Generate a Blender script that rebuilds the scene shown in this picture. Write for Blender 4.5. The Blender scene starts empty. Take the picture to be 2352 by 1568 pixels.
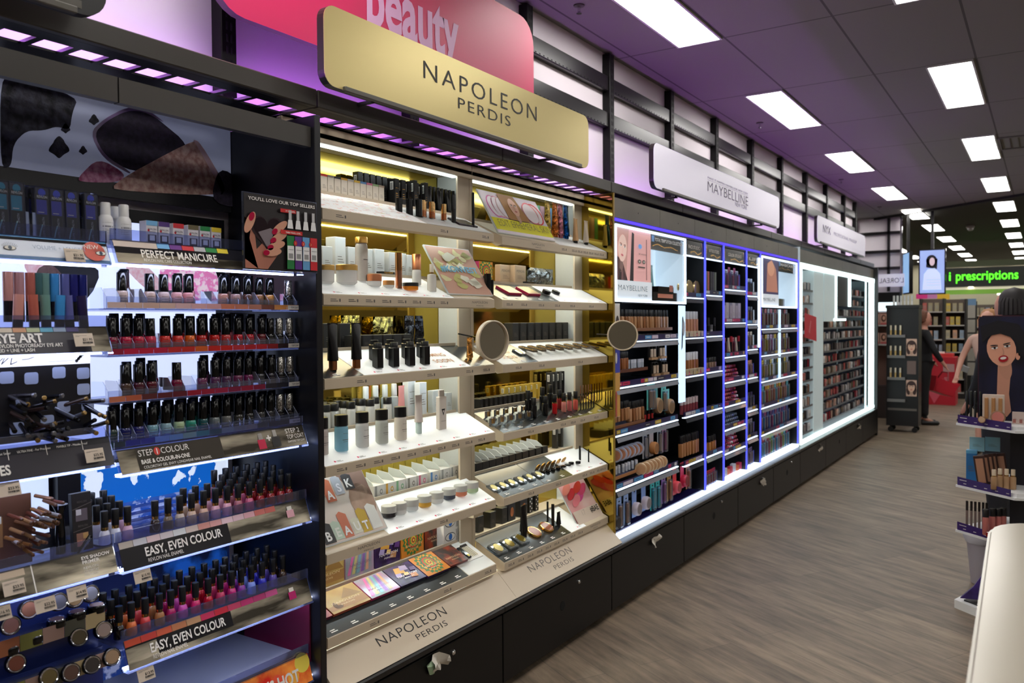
import bpy, bmesh, math, random
from mathutils import Vector, Matrix
random.seed(7)
SC = bpy.context.scene
COL = SC.collection
PI = math.pi
# ---------------------------------------------------------------- camera, world, exposure
EYE = 1.55
F = 1882.0                                   # focal length in pixels of a 2352 wide frame (18 mm on a crop sensor)
YAW, PIT, ROL = 0.5792, -0.02403, -0.00705
def rotv(q):
    x, y, z = q
    c, s = math.cos(ROL), math.sin(ROL); x, z = c*x - s*z, s*x + c*z
    c, s = math.cos(PIT), math.sin(PIT); y, z = y*c - z*s, y*s + z*c
    c, s = math.cos(YAW), math.sin(YAW); return Vector((x*c - y*s, x*s + y*c, z))
cd = bpy.data.cameras.new('camera'); cam = bpy.data.objects.new('camera', cd); COL.objects.link(cam)
cd.sensor_width = 36.0; cd.lens = 36.0*F/2352.0; cd.clip_start = 0.05; cd.clip_end = 80
_r, _f, _u = rotv((1,0,0)), rotv((0,1,0)), rotv((0,0,1))
cam.matrix_world = Matrix(((_r.x,_u.x,-_f.x,0),(_r.y,_u.y,-_f.y,0),(_r.z,_u.z,-_f.z,EYE),(0,0,0,1)))
cd.dof.use_dof = True; cd.dof.focus_distance = 2.9; cd.dof.aperture_fstop = 4.5
SC.camera = cam
w = bpy.data.worlds.new('world'); SC.world = w; w.use_nodes = True
w.node_tree.nodes['Background'].inputs[0].default_value = (0.5,0.5,0.52,1); w.node_tree.nodes['Background'].inputs[1].default_value = 0.05
SC.view_settings.view_transform = 'Standard'; SC.view_settings.look = 'None'; SC.view_settings.gamma = 1
SC.view_settings.use_curve_mapping = False; SC.view_settings.exposure = 0.0
SC.cycles.use_denoising = True; SC.cycles.max_bounces = 6; SC.cycles.diffuse_bounces = 3; SC.cycles.glossy_bounces = 4
SC.cycles.transparent_max_bounces = 16; SC.cycles.transmission_bounces = 4; SC.cycles.sample_clamp_indirect = 4.0
SC.cycles.caustics_reflective = False; SC.cycles.caustics_refractive = False
PANEL_E, TUBE_E, STRIP_E = 14.5, 29.0, 7.0     # ceiling panels, uplight tube, display strips
def ray(px, py): return rotv(((px-1176)/F, 1.0, -(py-784)/F))
def onX(px, py, X):
    r = ray(px, py); t = X/r.x; return Vector((X, r.y*t, EYE + r.z*t))
def onY(px, py, Y):
    r = ray(px, py); t = Y/r.y; return Vector((r.x*t, Y, EYE + r.z*t))
def onZ(px, py, Z):
    r = ray(px, py); t = (Z-EYE)/r.z; return Vector((r.x*t, r.y*t, Z))
def Yp(px, py, X): return onX(px, py, X).y
# ---------------------------------------------------------------- materials
def lin(c):
    return tuple(((v/255.0)/12.92 if v/255.0 <= .04045 else ((v/255.0+.055)/1.055)**2.4) for v in c)
MC = {}
def mat(name, col=(200,200,200), rough=.45, metal=0.0, emi=0.0, ecol=None, spec=None, coat=0.0, alpha=1.0):
    if name in MC: return MC[name]
    m = bpy.data.materials.new(name); m.use_nodes = True
    b = m.node_tree.nodes['Principled BSDF']; c = lin(col)
    b.inputs['Base Color'].default_value = (*c, 1); b.inputs['Roughness'].default_value = rough; b.inputs['Metallic'].default_value = metal
    if spec is not None: b.inputs['Specular IOR Level'].default_value = spec
    if coat: b.inputs['Coat Weight'].default_value = coat; b.inputs['Coat Roughness'].default_value = .05
    if emi: b.inputs['Emission Color'].default_value = (*(lin(ecol) if ecol else c), 1); b.inputs['Emission Strength'].default_value = emi
    m.diffuse_color = (*c, 1)
    MC[name] = m; return m
def hue(col, rough=.4, metal=0.0, coat=0.0):
    return mat('paint_%02x%02x%02x_%d_%d_%d' % (*[int(v) for v in col], rough*100, metal*100, coat*10), col, rough, metal, coat=coat)
def glow(col, e): return mat('lit_%02x%02x%02x_%d' % (*[int(v) for v in col], e*100), col, .5, emi=e)
def clear(name, tint=(235,240,255), a=.16, rough=.03):
    if name in MC: return MC[name]
    m = bpy.data.materials.new(name); m.use_nodes = True; nt = m.node_tree; nt.nodes.clear()
    o = nt.nodes.new('ShaderNodeOutputMaterial'); mx = nt.nodes.new('ShaderNodeMixShader'); t = nt.nodes.new('ShaderNodeBsdfTransparent')
    g = nt.nodes.new('ShaderNodeBsdfGlossy'); d = nt.nodes.new('ShaderNodeBsdfDiffuse'); m2 = nt.nodes.new('ShaderNodeMixShader'); fr = nt.nodes.new('ShaderNodeFresnel')
    t.inputs[0].default_value = (*lin(tint),1); g.inputs['Roughness'].default_value = rough; d.inputs[0].default_value = (*lin(tint),1)
    m2.inputs[0].default_value = .75; nt.links.new(d.outputs[0], m2.inputs[1]); nt.links.new(g.outputs[0], m2.inputs[2])
    ad = nt.nodes.new('ShaderNodeMath'); ad.operation = 'ADD'; ad.inputs[1].default_value = a*.6; fr.inputs[0].default_value = 1.4
    nt.links.new(fr.outputs[0], ad.inputs[0]); nt.links.new(ad.outputs[0], mx.inputs[0])
    nt.links.new(t.outputs[0], mx.inputs[1]); nt.links.new(m2.outputs[0], mx.inputs[2]); nt.links.new(mx.outputs[0], o.inputs[0])
    MC[name] = m; return m
def noisy(name, c1=(128,128,128), c2=(128,128,128), scale=(1,1,1), nscale=4.0, rough=.5, metal=0.0, bump=0.0, rot=0.0, lo=.35, hi=.65, emi=0.0, detail=6.0, spec=None):
    if name in MC: return MC[name]
    m = mat(name, c1, rough, metal, spec=spec); nt = m.node_tree; b = nt.nodes['Principled BSDF']
    tc = nt.nodes.new('ShaderNodeTexCoord'); mp = nt.nodes.new('ShaderNodeMapping'); n = nt.nodes.new('ShaderNodeTexNoise'); cr = nt.nodes.new('ShaderNodeValToRGB')
    mp.inputs['Scale'].default_value = scale; mp.inputs['Rotation'].default_value = (0,0,rot); n.inputs['Scale'].default_value = nscale; n.inputs['Detail'].default_value = detail
    cr.color_ramp.elements[0].position = lo; cr.color_ramp.elements[1].position = hi
    cr.color_ramp.elements[0].color = (*lin(c1),1); cr.color_ramp.elements[1].color = (*lin(c2),1)
    nt.links.new(tc.outputs['Object'], mp.inputs[0]); nt.links.new(mp.outputs[0], n.inputs[0]); nt.links.new(n.outputs[0], cr.inputs[0]); nt.links.new(cr.outputs[0], b.inputs['Base Color'])
    if emi: nt.links.new(cr.outputs[0], b.inputs['Emission Color']); b.inputs['Emission Strength'].default_value = emi
    if bump:
        bp = nt.nodes.new('ShaderNodeBump'); bp.inputs['Strength'].default_value = bump; bp.inputs['Distance'].default_value = .01
        nt.links.new(n.outputs[0], bp.inputs['Height']); nt.links.new(bp.outputs[0], b.inputs['Normal'])
    return m
BLACK = mat('black_laminate', (13,12,12), .45, spec=.25)
SATIN = mat('black_satin_steel', (20,19,19), .3, spec=.5)
GLOSSB = mat('gloss_black_plastic', (9,9,10), .12)
WHITE = mat('white_plastic', (232,232,232), .35)
PAPER = mat('white_paper', (238,234,228), .7)
GOLD = mat('polished_gold', (226,178,96), .15, 1.0)
ROSE = mat('rose_gold_metal', (220,150,105), .16, 1.0)
CHROME = mat('chrome', (225,225,228), .12, 1.0)
CREAM = mat('cream_enamel', (206,190,166), .38)
GREYW = mat('pale_grey_enamel', (205,208,206), .4)
INK = mat('black_ink', (18,16,16), .5)
INKG = mat('grey_ink', (105,98,92), .5)
ACR = clear('clear_acrylic'); ACRB = clear('blue_tinted_acrylic', (214,220,244), .12)
ACRT = clear('thin_acrylic', (235,240,255), .02)
GLASS = clear('clear_glass', (240,248,255), .1)
MIRG = mat('gold_tinted_mirror', (188,164,74), .05, 1.0)
# ---------------------------------------------------------------- mesh builder
class MB:
    def __init__(s): s.v=[]; s.f=[]; s.m=[]; s.sm=[]; s.mats=[]; s.T=None
    def mi(s, m):
        if m not in s.mats: s.mats.append(m)
        return s.mats.index(m)
    def add(s, vs, fs, m, smooth=False):
        b = len(s.v); k = s.mi(m)
        for p in vs:
            p = Vector(p); s.v.append(s.T @ p if s.T else p)
        for f in fs: s.f.append([b+i for i in f]); s.m.append(k); s.sm.append(smooth)
        return s
    def box(s, x0,x1,y0,y1,z0,z1, m, c=0.0):
        if x0>x1: x0,x1=x1,x0
        if y0>y1: y0,y1=y1,y0
        if z0>z1: z0,z1=z1,z0
        if c <= 0:
            return s.add([(x0,y0,z0),(x1,y0,z0),(x1,y1,z0),(x0,y1,z0),(x0,y0,z1),(x1,y0,z1),(x1,y1,z1),(x0,y1,z1)],
              [(0,3,2,1),(4,5,6,7),(0,1,5,4),(1,2,6,5),(2,3,7,6),(3,0,4,7)], m)
        c = min(c, (x1-x0)*.49, (y1-y0)*.49, (z1-z0)*.49)
        bm = bmesh.new(); r = bmesh.ops.create_cube(bm, size=1.0)
        for v in bm.verts: v.co = Vector(((x0+x1)/2+v.co.x*(x1-x0), (y0+y1)/2+v.co.y*(y1-y0), (z0+z1)/2+v.co.z*(z1-z0)))
        bmesh.ops.bevel(bm, geom=bm.edges[:], offset=c, segments=1, affect='EDGES', profile=.5)
        bm.verts.ensure_lookup_table(); bm.verts.index_update()
        s.add([v.co.copy() for v in bm.verts], [[v.index for v in f.verts] for f in bm.faces], m, False); bm.free(); return s
    def poly(s, pts, m): return s.add(pts, [list(range(len(pts)))], m)
    def prism(s, pts, axis, a, b, m, smooth=False):
        # pts 2D in the two other axes (in x,y,z order), extruded along axis from a to b
        n = len(pts)
        def mk(p, t):
            return (t,p[0],p[1]) if axis=='x' else (p[0],t,p[1]) if axis=='y' else (p[0],p[1],t)
        vs = [mk(p,a) for p in pts] + [mk(p,b) for p in pts]
        fs = [list(range(n))[::-1], list(range(n,2*n))] + [(i,(i+1)%n,n+(i+1)%n,n+i) for i in range(n)]
        return s.add(vs, fs, m, smooth)
    def lathe(s, prof, m, seg=16, c=(0,0,0), ax='z', sx=1.0, sy=1.0, smooth=True, caps=True):
        vs=[]; fs=[]; n=len(prof)
        for r,z in prof:
            for k in range(seg):
                a = 2*PI*k/seg; p = (r*math.cos(a)*sx, r*math.sin(a)*sy, z)
                if ax=='x': p = (p[2],p[0],p[1])
                elif ax=='y': p = (p[0],p[2],p[1])
                vs.append((p[0]+c[0],p[1]+c[1],p[2]+c[2]))
        for i in range(n-1):
            for k in range(seg):
                q=[i*seg+k, i*seg+(k+1)%seg, (i+1)*seg+(k+1)%seg, (i+1)*seg+k]
                fs.append(q)
        s.add(vs, fs, m, smooth)
        if caps:
            for i,fl in ((0,True),(n-1,False)):
                if prof[i][0] > 1e-6:
                    loop=[vs[i*seg+k] for k in range(seg)]
                    s.add(loop[::-1] if fl else loop, [list(range(seg))], m, False)
        return s
    def cyl(s, r, z0, z1, m, c=(0,0), seg=16, bev=0.0, sx=1.0, sy=1.0):
        p = [(r,z0),(r,z1)] if not bev else [(r-bev,z0),(r,z0+bev),(r,z1-bev),(r-bev,z1)]
        return s.lathe(p, m, seg, (c[0],c[1],0), sx=sx, sy=sy)
    def tube(s, pts, r, m, seg=8, closed=False):
        pts=[Vector(p) for p in pts]; n=len(pts); vs=[]; fs=[]
        rr = r if isinstance(r,(list,tuple)) else [r]*n
        up = None
        for i,p in enumerate(pts):
            t = (pts[min(i+1,n-1)]-pts[max(i-1,0)]).normalized() if not closed else (pts[(i+1)%n]-pts[i-1]).normalized()
            if up is None: up = Vector((0,0,1)) if abs(t.z)<.9 else Vector((1,0,0))
            a = t.cross(up).normalized(); b = a.cross(t).normalized(); up = b
            for k in range(seg):
                an=2*PI*k/seg; vs.append(p + a*math.cos(an)*rr[i] + b*math.sin(an)*rr[i])
        L = n if closed else n-1
        for i in range(L):
            j=(i+1)%n
            for k in range(seg): fs.append([i*seg+k, i*seg+(k+1)%seg, j*seg+(k+1)%seg, j*seg+k])
        if not closed: fs.append(list(range(seg))[::-1]); fs.append([(n-1)*seg+k for k in range(seg)])
        return s.add(vs, fs, m, True)
    def bar(s, a, b, w, h, m):     # square bar from a to b
        a=Vector(a); b=Vector(b); t=(b-a).normalized(); up=Vector((0,0,1)) if abs(t.z)<.9 else Vector((1,0,0))
        x=t.cross(up).normalized()*w/2; y=x.cross(t).normalized()*h/2
        vs=[a-x-y,a+x-y,a+x+y,a-x+y,b-x-y,b+x-y,b+x+y,b-x+y]
        return s.add(vs,[(0,1,2,3),(7,6,5,4),(0,4,5,1),(1,5,6,2),(2,6,7,3),(3,7,4,0)],m)
    def mesh(s, name):
        me = bpy.data.meshes.new(name); me.from_pydata([tuple(v) for v in s.v], [], s.f)
        for m in s.mats: me.materials.append(m)
        me.polygons.foreach_set('material_index', s.m)
        bm = bmesh.new(); bm.from_mesh(me); bmesh.ops.recalc_face_normals(bm, faces=bm.faces[:]) if not getattr(s,'keep',False) else None
        bm.to_mesh(me); bm.free()
        me.polygons.foreach_set('use_smooth', s.sm); me.update()
        if any(s.sm):
            try: me.set_sharp_from_angle(angle=.7)
            except Exception: pass
        return me
    def build(s, name, parent=None, loc=None, rz=0.0):
        o = bpy.data.objects.new(name, s.mesh(name)); COL.objects.link(o)
        if parent: o.parent = parent
        if loc is not None: o.location = loc
        if rz: o.rotation_euler.z = rz
        return o
def tag(o, label, cat, group=None, kind=None):
    if label: o['label'] = label
    if cat: o['category'] = cat
    if group: o['group'] = group
    if kind: o['kind'] = kind
    return o
def thing(name, label, cat, loc=(0,0,0), rz=0.0, group=None):
    o = bpy.data.objects.new(name, None); COL.objects.link(o); o.location = loc; o.rotation_euler.z = rz; o.empty_display_size = .05
    return tag(o, label, cat, group)
def struct(mb, name): return tag(mb.build(name), None, None, None, 'structure')
# ---------------------------------------------------------------- lettering
TC = {}
def textpolys(st, bold=0.0, space=1.0, shear=0.0):
    k = (st, bold, space, shear)
    if k in TC: return TC[k]
    cu = bpy.data.curves.new('lettering', 'FONT'); cu.body = st; cu.size = 1.0; cu.offset = bold; cu.space_character = space; cu.shear = shear; cu.resolution_u = 3; cu.fill_mode = 'FRONT'
    ob = bpy.data.objects.new('lettering', cu); COL.objects.link(ob)
    dg = bpy.context.evaluated_depsgraph_get(); dg.update(); me = bpy.data.meshes.new_from_object(ob.evaluated_get(dg))
    vs = [(v.co.x, v.co.y) for v in me.vertices]; fs = [list(p.vertices) for p in me.polygons]
    bpy.data.objects.remove(ob); bpy.data.curves.remove(cu); bpy.data.meshes.remove(me)
    if not vs: vs=[(0,0)]
    x0=min(v[0] for v in vs); x1=max(v[0] for v in vs); y0=min(v[1] for v in vs); y1=max(v[1] for v in vs)
    TC[k] = (vs, fs, x0, x1, y0, y1); return TC[k]
class Art:
    """flat artwork on a real panel: o origin, U and V edge vectors (metres); coordinates in metres along them"""
    def __init__(s, mb, o, U, V, lift=.0006):
        s.mb=mb; s.o=Vector(o); s.U=Vector(U).normalized(); s.V=Vector(V).normalized(); s.N=s.U.cross(s.V).normalized(); s.k=1; s.l=lift
    def p(s, u, v, k=None): return s.o + s.U*u + s.V*v + s.N*(s.l*(s.k if k is None else k))
    def up(s): s.k += 1; return s
    def rect(s, u0,v0,u1,v1, m): s.mb.poly([s.p(u0,v0),s.p(u1,v0),s.p(u1,v1),s.p(u0,v1)], m); return s
    def poly(s, pts, m): s.mb.poly([s.p(*q) for q in pts], m); return s
    def ell(s, cu,cv,ru,rv, m, rot=0.0, seg=18, a0=0.0, a1=2*PI):
        pts=[]
        for k in range(seg):
            a=a0+(a1-a0)*k/(seg if a1-a0>6.28 else seg-1); x=ru*math.cos(a); y=rv*math.sin(a); pts.append((cu+x*math.cos(rot)-y*math.sin(rot), cv+x*math.sin(rot)+y*math.cos(rot)))
        return s.poly(pts, m)
    def line(s, pts, w, m):
        for a,b in zip(pts[:-1],pts[1:]):
            dx,dy=b[0]-a[0],b[1]-a[1]; L=math.hypot(dx,dy) or 1; nx,ny=-dy/L*w/2,dx/L*w/2
            s.poly([(a[0]+nx,a[1]+ny),(a[0]-nx,a[1]-ny),(b[0]-nx,b[1]-ny),(b[0]+nx,b[1]+ny)], m)
        return s
    def text(s, st, u, v, h, m, w=None, align='l', bold=0.0, space=1.0, rot=0.0, shear=0.0, mirror=False):
        vs,fs,x0,x1,y0,y1 = textpolys(st,bold,space,shear); ref = textpolys('H',bold)[5]
        sc = h/ref; sx = (w/(x1-x0)) if w else sc; W=(x1-x0)*sx
        du = 0 if align=='l' else -W/2 if align=='c' else -W
        c,sn=math.cos(rot),math.sin(rot); P=[]
        for x,y in vs:
            a=(x-x0)*sx+du; b=y*sc
            if mirror: a=-a
            P.append(s.p(u+a*c-b*sn, v+a*sn+b*c))
        s.mb.add(P, fs, m); return s
def ordn(i): return ['first','second','third','fourth','fifth','sixth','seventh','eighth','ninth','tenth','eleventh','twelfth','thirteenth','fourteenth','fifteenth','sixteenth','seventeenth','eighteenth','nineteenth','twentieth'][i] if i<20 else ('%s' % ['twenty-first','twenty-second','twenty-third','twenty-fourth','twenty-fifth','twenty-sixth','twenty-seventh','twenty-eighth','twenty-ninth','thirtieth'][(i-20)%10])
# products: PROTO[key] = [(part name, mesh)], shared by every copy
PROTO = {}
def proto(key, fn):
    if key not in PROTO:
        d = fn(); PROTO[key] = [(n, mb.mesh(n)) for n, mb in d]
    return PROTO[key]
GROW = [1.0]
def put(name, key, fn, loc, label, cat, group=None, rz=0.0, rx=0.0, ry=0.0, sc=1.0):
    if GROW[0] != 1.0 and loc[0] > -2.13 and cat not in ('palette','case','compact','pot','brush set','packet','pencil','lip colour','mascara'): sc = sc*GROW[0]
    parts = proto(key, fn)
    if len(parts) == 1:
        o = bpy.data.objects.new(name, parts[0][1]); COL.objects.link(o)
    else:
        o = bpy.data.objects.new(name, None); o.empty_display_size = .02; COL.objects.link(o)
        for n, me in parts:
            c = bpy.data.objects.new(n, me); COL.objects.link(c); c.parent = o
    o.location = loc; o.rotation_euler = (rx, ry, rz)
    if sc != 1.0: o.scale = (sc,sc,sc)
    return tag(o, label, cat, group)
# ---------------------------------------------------------------- room shell
def floor_mat():
    m = mat('floor_vinyl_planks', (120,108,96), .48, spec=.32); nt = m.node_tree; b = nt.nodes['Principled BSDF']
    tc = nt.nodes.new('ShaderNodeTexCoord'); mp = nt.nodes.new('ShaderNodeMapping'); mp.inputs['Rotation'].default_value = (0,0,.52)
    nt.links.new(tc.outputs['Object'], mp.inputs[0])
    br = nt.nodes.new('ShaderNodeTexBrick'); br.inputs['Scale'].default_value = 1.0; br.inputs['Brick Width'].default_value = 1.2; br.inputs['Row Height'].default_value = .18
    br.inputs['Mortar Size'].default_value = .0012; br.inputs['Color1'].default_value = (*lin((112,99,85)),1); br.inputs['Color2'].default_value = (*lin((134,119,102)),1); br.inputs['Mortar'].default_value = (*lin((84,76,68)),1)
    nt.links.new(mp.outputs[0], br.inputs[0])
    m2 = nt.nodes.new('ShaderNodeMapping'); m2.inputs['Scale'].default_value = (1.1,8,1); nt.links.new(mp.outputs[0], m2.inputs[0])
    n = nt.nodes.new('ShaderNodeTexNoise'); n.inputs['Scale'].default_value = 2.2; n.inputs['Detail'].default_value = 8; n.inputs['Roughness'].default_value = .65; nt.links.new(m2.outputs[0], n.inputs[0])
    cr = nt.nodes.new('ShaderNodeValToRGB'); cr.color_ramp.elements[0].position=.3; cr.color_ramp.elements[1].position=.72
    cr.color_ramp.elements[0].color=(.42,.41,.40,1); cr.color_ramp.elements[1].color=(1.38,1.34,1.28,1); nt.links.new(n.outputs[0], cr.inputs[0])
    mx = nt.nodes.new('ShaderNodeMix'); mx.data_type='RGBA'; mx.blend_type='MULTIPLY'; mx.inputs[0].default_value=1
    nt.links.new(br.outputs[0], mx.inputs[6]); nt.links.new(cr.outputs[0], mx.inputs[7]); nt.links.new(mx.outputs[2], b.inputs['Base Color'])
    return m
def ceil_mat():
    m = mat('ceiling_tiles', (136,132,128), .85); nt = m.node_tree; b = nt.nodes['Principled BSDF']
    tc = nt.nodes.new('ShaderNodeTexCoord'); sx = nt.nodes.new('ShaderNodeSeparateXYZ'); nt.links.new(tc.outputs['Object'], sx.inputs[0])
    outs=[]
    for ax,off,per in ((0,1.0,.6),(1,-6.0+12.8*4,1.28)):
        a = nt.nodes.new('ShaderNodeMath'); a.operation='ADD'; a.inputs[1].default_value=off+60*per; nt.links.new(sx.outputs[ax], a.inputs[0])
        mo = nt.nodes.new('ShaderNodeMath'); mo.operation='MODULO'; mo.inputs[1].default_value=per; nt.links.new(a.outputs[0], mo.inputs[0])
        l = nt.nodes.new('ShaderNodeMath'); l.operation='LESS_THAN'; l.inputs[1].default_value=.013; nt.links.new(mo.outputs[0], l.inputs[0]); outs.append(l)
    mxm = nt.nodes.new('ShaderNodeMath'); mxm.operation='MAXIMUM'; nt.links.new(outs[0].outputs[0], mxm.inputs[0]); nt.links.new(outs[1].outputs[0], mxm.inputs[1])
    mx = nt.nodes.new('ShaderNodeMix'); mx.data_type='RGBA'; mx.inputs[6].default_value=(*lin((136,132,128)),1); mx.inputs[7].default_value=(*lin((88,84,82)),1)
    nt.links.new(mxm.outputs[0], mx.inputs[0]); nt.links.new(mx.outputs[2], b.inputs['Base Color']); return m
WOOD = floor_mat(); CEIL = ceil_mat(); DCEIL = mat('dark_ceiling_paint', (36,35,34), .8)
WALLP = mat('lilac_white_wall_panel', (240,230,238), .55)
CH = 3.2
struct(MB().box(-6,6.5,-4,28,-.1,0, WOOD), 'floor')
mb = MB(); e0,e1 = onZ(1969,507,CH), onZ(2352,443,CH); sl=(e1.y-e0.y)/(e1.x-e0.x)
ye = lambda x: e0.y+(x-e0.x)*sl
mb.prism([(-2.42,-4),(6.5,-4),(6.5,ye(6.5)),(-2.42,ye(-2.42))],'z',CH,CH+.1,CEIL); struct(mb,'ceiling')
mb = MB(); mb.prism([(-6,ye(-2.42)+1.9),(-2.42,ye(-2.42)),(6.5,ye(6.5)),(6.5,28),(-6,28)],'z',CH+.02,CH+.12,DCEIL); struct(mb,'ceiling_far')
mb = MB(); mb.prism([(-6,12.0),(-2.42,12.0),(-2.42,ye(-2.42)),(-6,ye(-2.42)+1.9)],'z',CH,CH+.1,CEIL); struct(mb,'ceiling_side')
mb = MB(); a=(-2.42,ye(-2.42)); b=(6.5,ye(6.5)); mb.prism([a,b,(b[0],b[1]+.06),(a[0],a[1]+.06)],'z',CH-.035,CH+.02,DCEIL); struct(mb,'trim_1')
struct(MB().box(-2.6,-2.40,-4,12.35,0,CH, WALLP), 'wall_left')
struct(MB().box(-6.1,-6,12,28,0,CH, mat('beige_wall',(150,140,130),.8)), 'wall_side')
struct(MB().box(6.5,6.6,-4,28,0,CH, mat('beige_wall')), 'wall_right')
struct(MB().box(-6,6.5,27.9,28,0,CH, mat('cream_wall',(205,198,170),.8)), 'wall_far')
struct(MB().box(-6,6.5,-4.1,-4,0,CH, mat('beige_wall')), 'wall_back')
struct(MB().box(-6,-2.6,12.0,12.1,0,CH, mat('beige_wall')), 'wall_inner')
# ---------------------------------------------------------------- ceiling lights
LITP = glow((255,252,246), PANEL_E)
def light_fn(L):
    def fn():
        fr = MB(); 
        for s in (-1,1): fr.box(s*.131-.006,s*.131+.006,-L/2-.006,L/2+.006,-.012,.0,WHITE); fr.box(-.137,.137,s*(L/2+.003)-.006,s*(L/2+.003)+.006,-.012,0,WHITE)
        df = MB().box(-.125,.125,-L/2+.003,L/2-.003,-.008,-.001,LITP)
        return [('frame',fr),('diffuser',df)]
    return fn
rowname = {-1.74:'row above the cosmetics wall', -.545:'row over the aisle', -2.95:'row beyond the cosmetics wall', 1.9:'row beside the aisle', 4.2:'row over the far side of the shop'}
for X in (-1.74,-.545,-2.95,1.9,4.2):
    k=0; Y=-1.0 if X<2.5 else -2.0
    while Y < 27:
        if not (X==-2.95 and Y<14):
            if Y>-1.5 or X==4.2:
                XX = X - max(0,Y-14)*.008
                put('ceiling_light','clight',light_fn(1.24),(XX, Y, CH + (0.0 if Y<ye(XX)-.7 else .02)-.0005 - (.03 if abs(Y-ye(XX))<.75 else 0)), 'white ceiling panel light, %s in the %s' % (ordn(k), rowname[X]), 'ceiling light', 'ceiling panel lights'); k+=1
        Y += 2.545
# ---------------------------------------------------------------- uprights, beams and wall panels
UP = [-.10,.84,1.76,2.70,3.63,4.58,5.55,6.50,7.46,8.45,9.46,10.46,11.50,12.25]
for i,y in enumerate(UP):
    t = thing('slotted_upright','black slotted steel upright, %s along the lilac wall counting from the camera end' % ordn(i),'upright',(-2.30,y,2.2),0,'slotted uprights on the wall')
    p = MB().box(0,.052,-.03,.03,0,.985,BLACK,.003); p.build('post',t)
    s = MB()
    for k in range(24):
        for dy in (-.009,.009): s.box(.0515,.0526,dy-.0035,dy+.0035,.03+k*.04,.055+k*.04,mat('slot_shadow',(3,3,3),.9))
    s.build('slots',t)
for i in range(4,13):
    y0,y1 = UP[i]+.03, UP[i+1]-.03
    for z0,z1,nm in ((2.955,3.045,'upper'),(2.735,2.825,'lower')):
        b = MB().box(-2.285,-2.257,UP[i]+.031,UP[i+1]-.031,z0,z1,SATIN,.004); b.box(-2.299,-2.285,y0,y1,z0,z0+.012,SATIN)
        for k in range(20): b.box(-2.2575,-2.2565,y0+.03+k*(y1-y0-.06)/20,y0+.045+k*(y1-y0-.06)/20,z0+.006,z0+.012,mat('slot_shadow'))
        tag(b.build('shelf_beam'),'%s satin black shelf beam in the %s bay of the wall above the displays' % (nm, ordn(i-4)),'beam','black beams across the wall bays')
for i in range(0,13):
    tag(MB().box(-2.398,-2.300,UP[i]-.001,UP[i+1]-.001,2.25,3.199,WALLP).build('wall_panel'),None,None,None,'structure')
# purple uplight battens behind the canopy
PUR = mat('purple_tube',(150,70,255),.5,emi=TUBE_E,ecol=(198,116,246))
for i in range(13):
    t = thing('uplight_batten','purple fluorescent batten hidden behind the canopy rail, %s from the camera end' % ordn(i),'light fitting',(-2.20,UP[i]+.47,2.247),0,'purple uplights on the canopy')
    MB().box(-.02,.02,-.41,.41,0,.006,WHITE).build('housing',t); mb=MB(); mb.lathe([(.009,-.40),(.009,.40)],PUR,8,(0,0,.016),ax='y'); mb.build('tube',t)
# canopy: fascia rails and slotted canopy shelves, one per bay
JO = [-1.1,-.12,.86,1.862,2.92,3.96,4.98,5.98,6.98,7.98,8.95,9.93,10.9,11.85]
for i in range(13):
    y0,y1=JO[i]+.003,JO[i+1]-.003
    tag(MB().box(-1.975,-1.95,y0,y1,2.237,2.293,mat('fascia_charcoal',(58,54,50),.35),.003).build('fascia_rail'),'charcoal canopy fascia rail, %s segment from the camera end' % ordn(i),'fascia','charcoal canopy rails')
    b=MB(); b.box(-2.03,-1.976,y0,y1,2.238,2.246,SATIN); b.box(-2.285,-2.115,y0,y1,2.24,2.246,SATIN)
    n=11
    for k in range(n+1):
        yy=y0+(y1-y0)*k/n; b.box(-2.115,-2.03,max(y0,yy-.009),min(y1,yy+.009),2.238,2.246,SATIN)
    tag(b.build('canopy_shelf'),'black slotted steel canopy shelf behind the fascia, %s bay from the camera end' % ordn(i),'shelf','slotted canopy shelves')
# ---------------------------------------------------------------- base cabinets
def tissue(key):
    def fn():
        rnd=random.Random(key); m=MB(); pts=[]; n=7
        for i in range(n):
            for j in range(5):
                u=i/(n-1); v=j/4
                wdt=.5+.5*math.sin(PI*(.15+u*.8)); 
                pts.append((.012+.014*math.sin(6*u+3*v+key)+rnd.uniform(-.005,.007),(u-.5)*.085+rnd.uniform(-.003,.003),-.028*wdt+v*.052*wdt+(u*.035 if key%2 else .01*math.sin(4*u))+rnd.uniform(-.004,.004)))
        fs=[[i*5+j,i*5+j+1,(i+1)*5+j+1,(i+1)*5+j] for i in range(n-1) for j in range(4)]
        m.add(pts,fs,mat('tissue',(222,216,204),.9),True); 
        if key==0: m.lathe([(.012,-.0),(.024,.03),(.0,.045)],mat('green_tissue',(170,196,160),.9),8,(.004,-.03,-.03),ax='z',sx=.5)
        return [('tissue',m)]
    return fn
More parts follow.
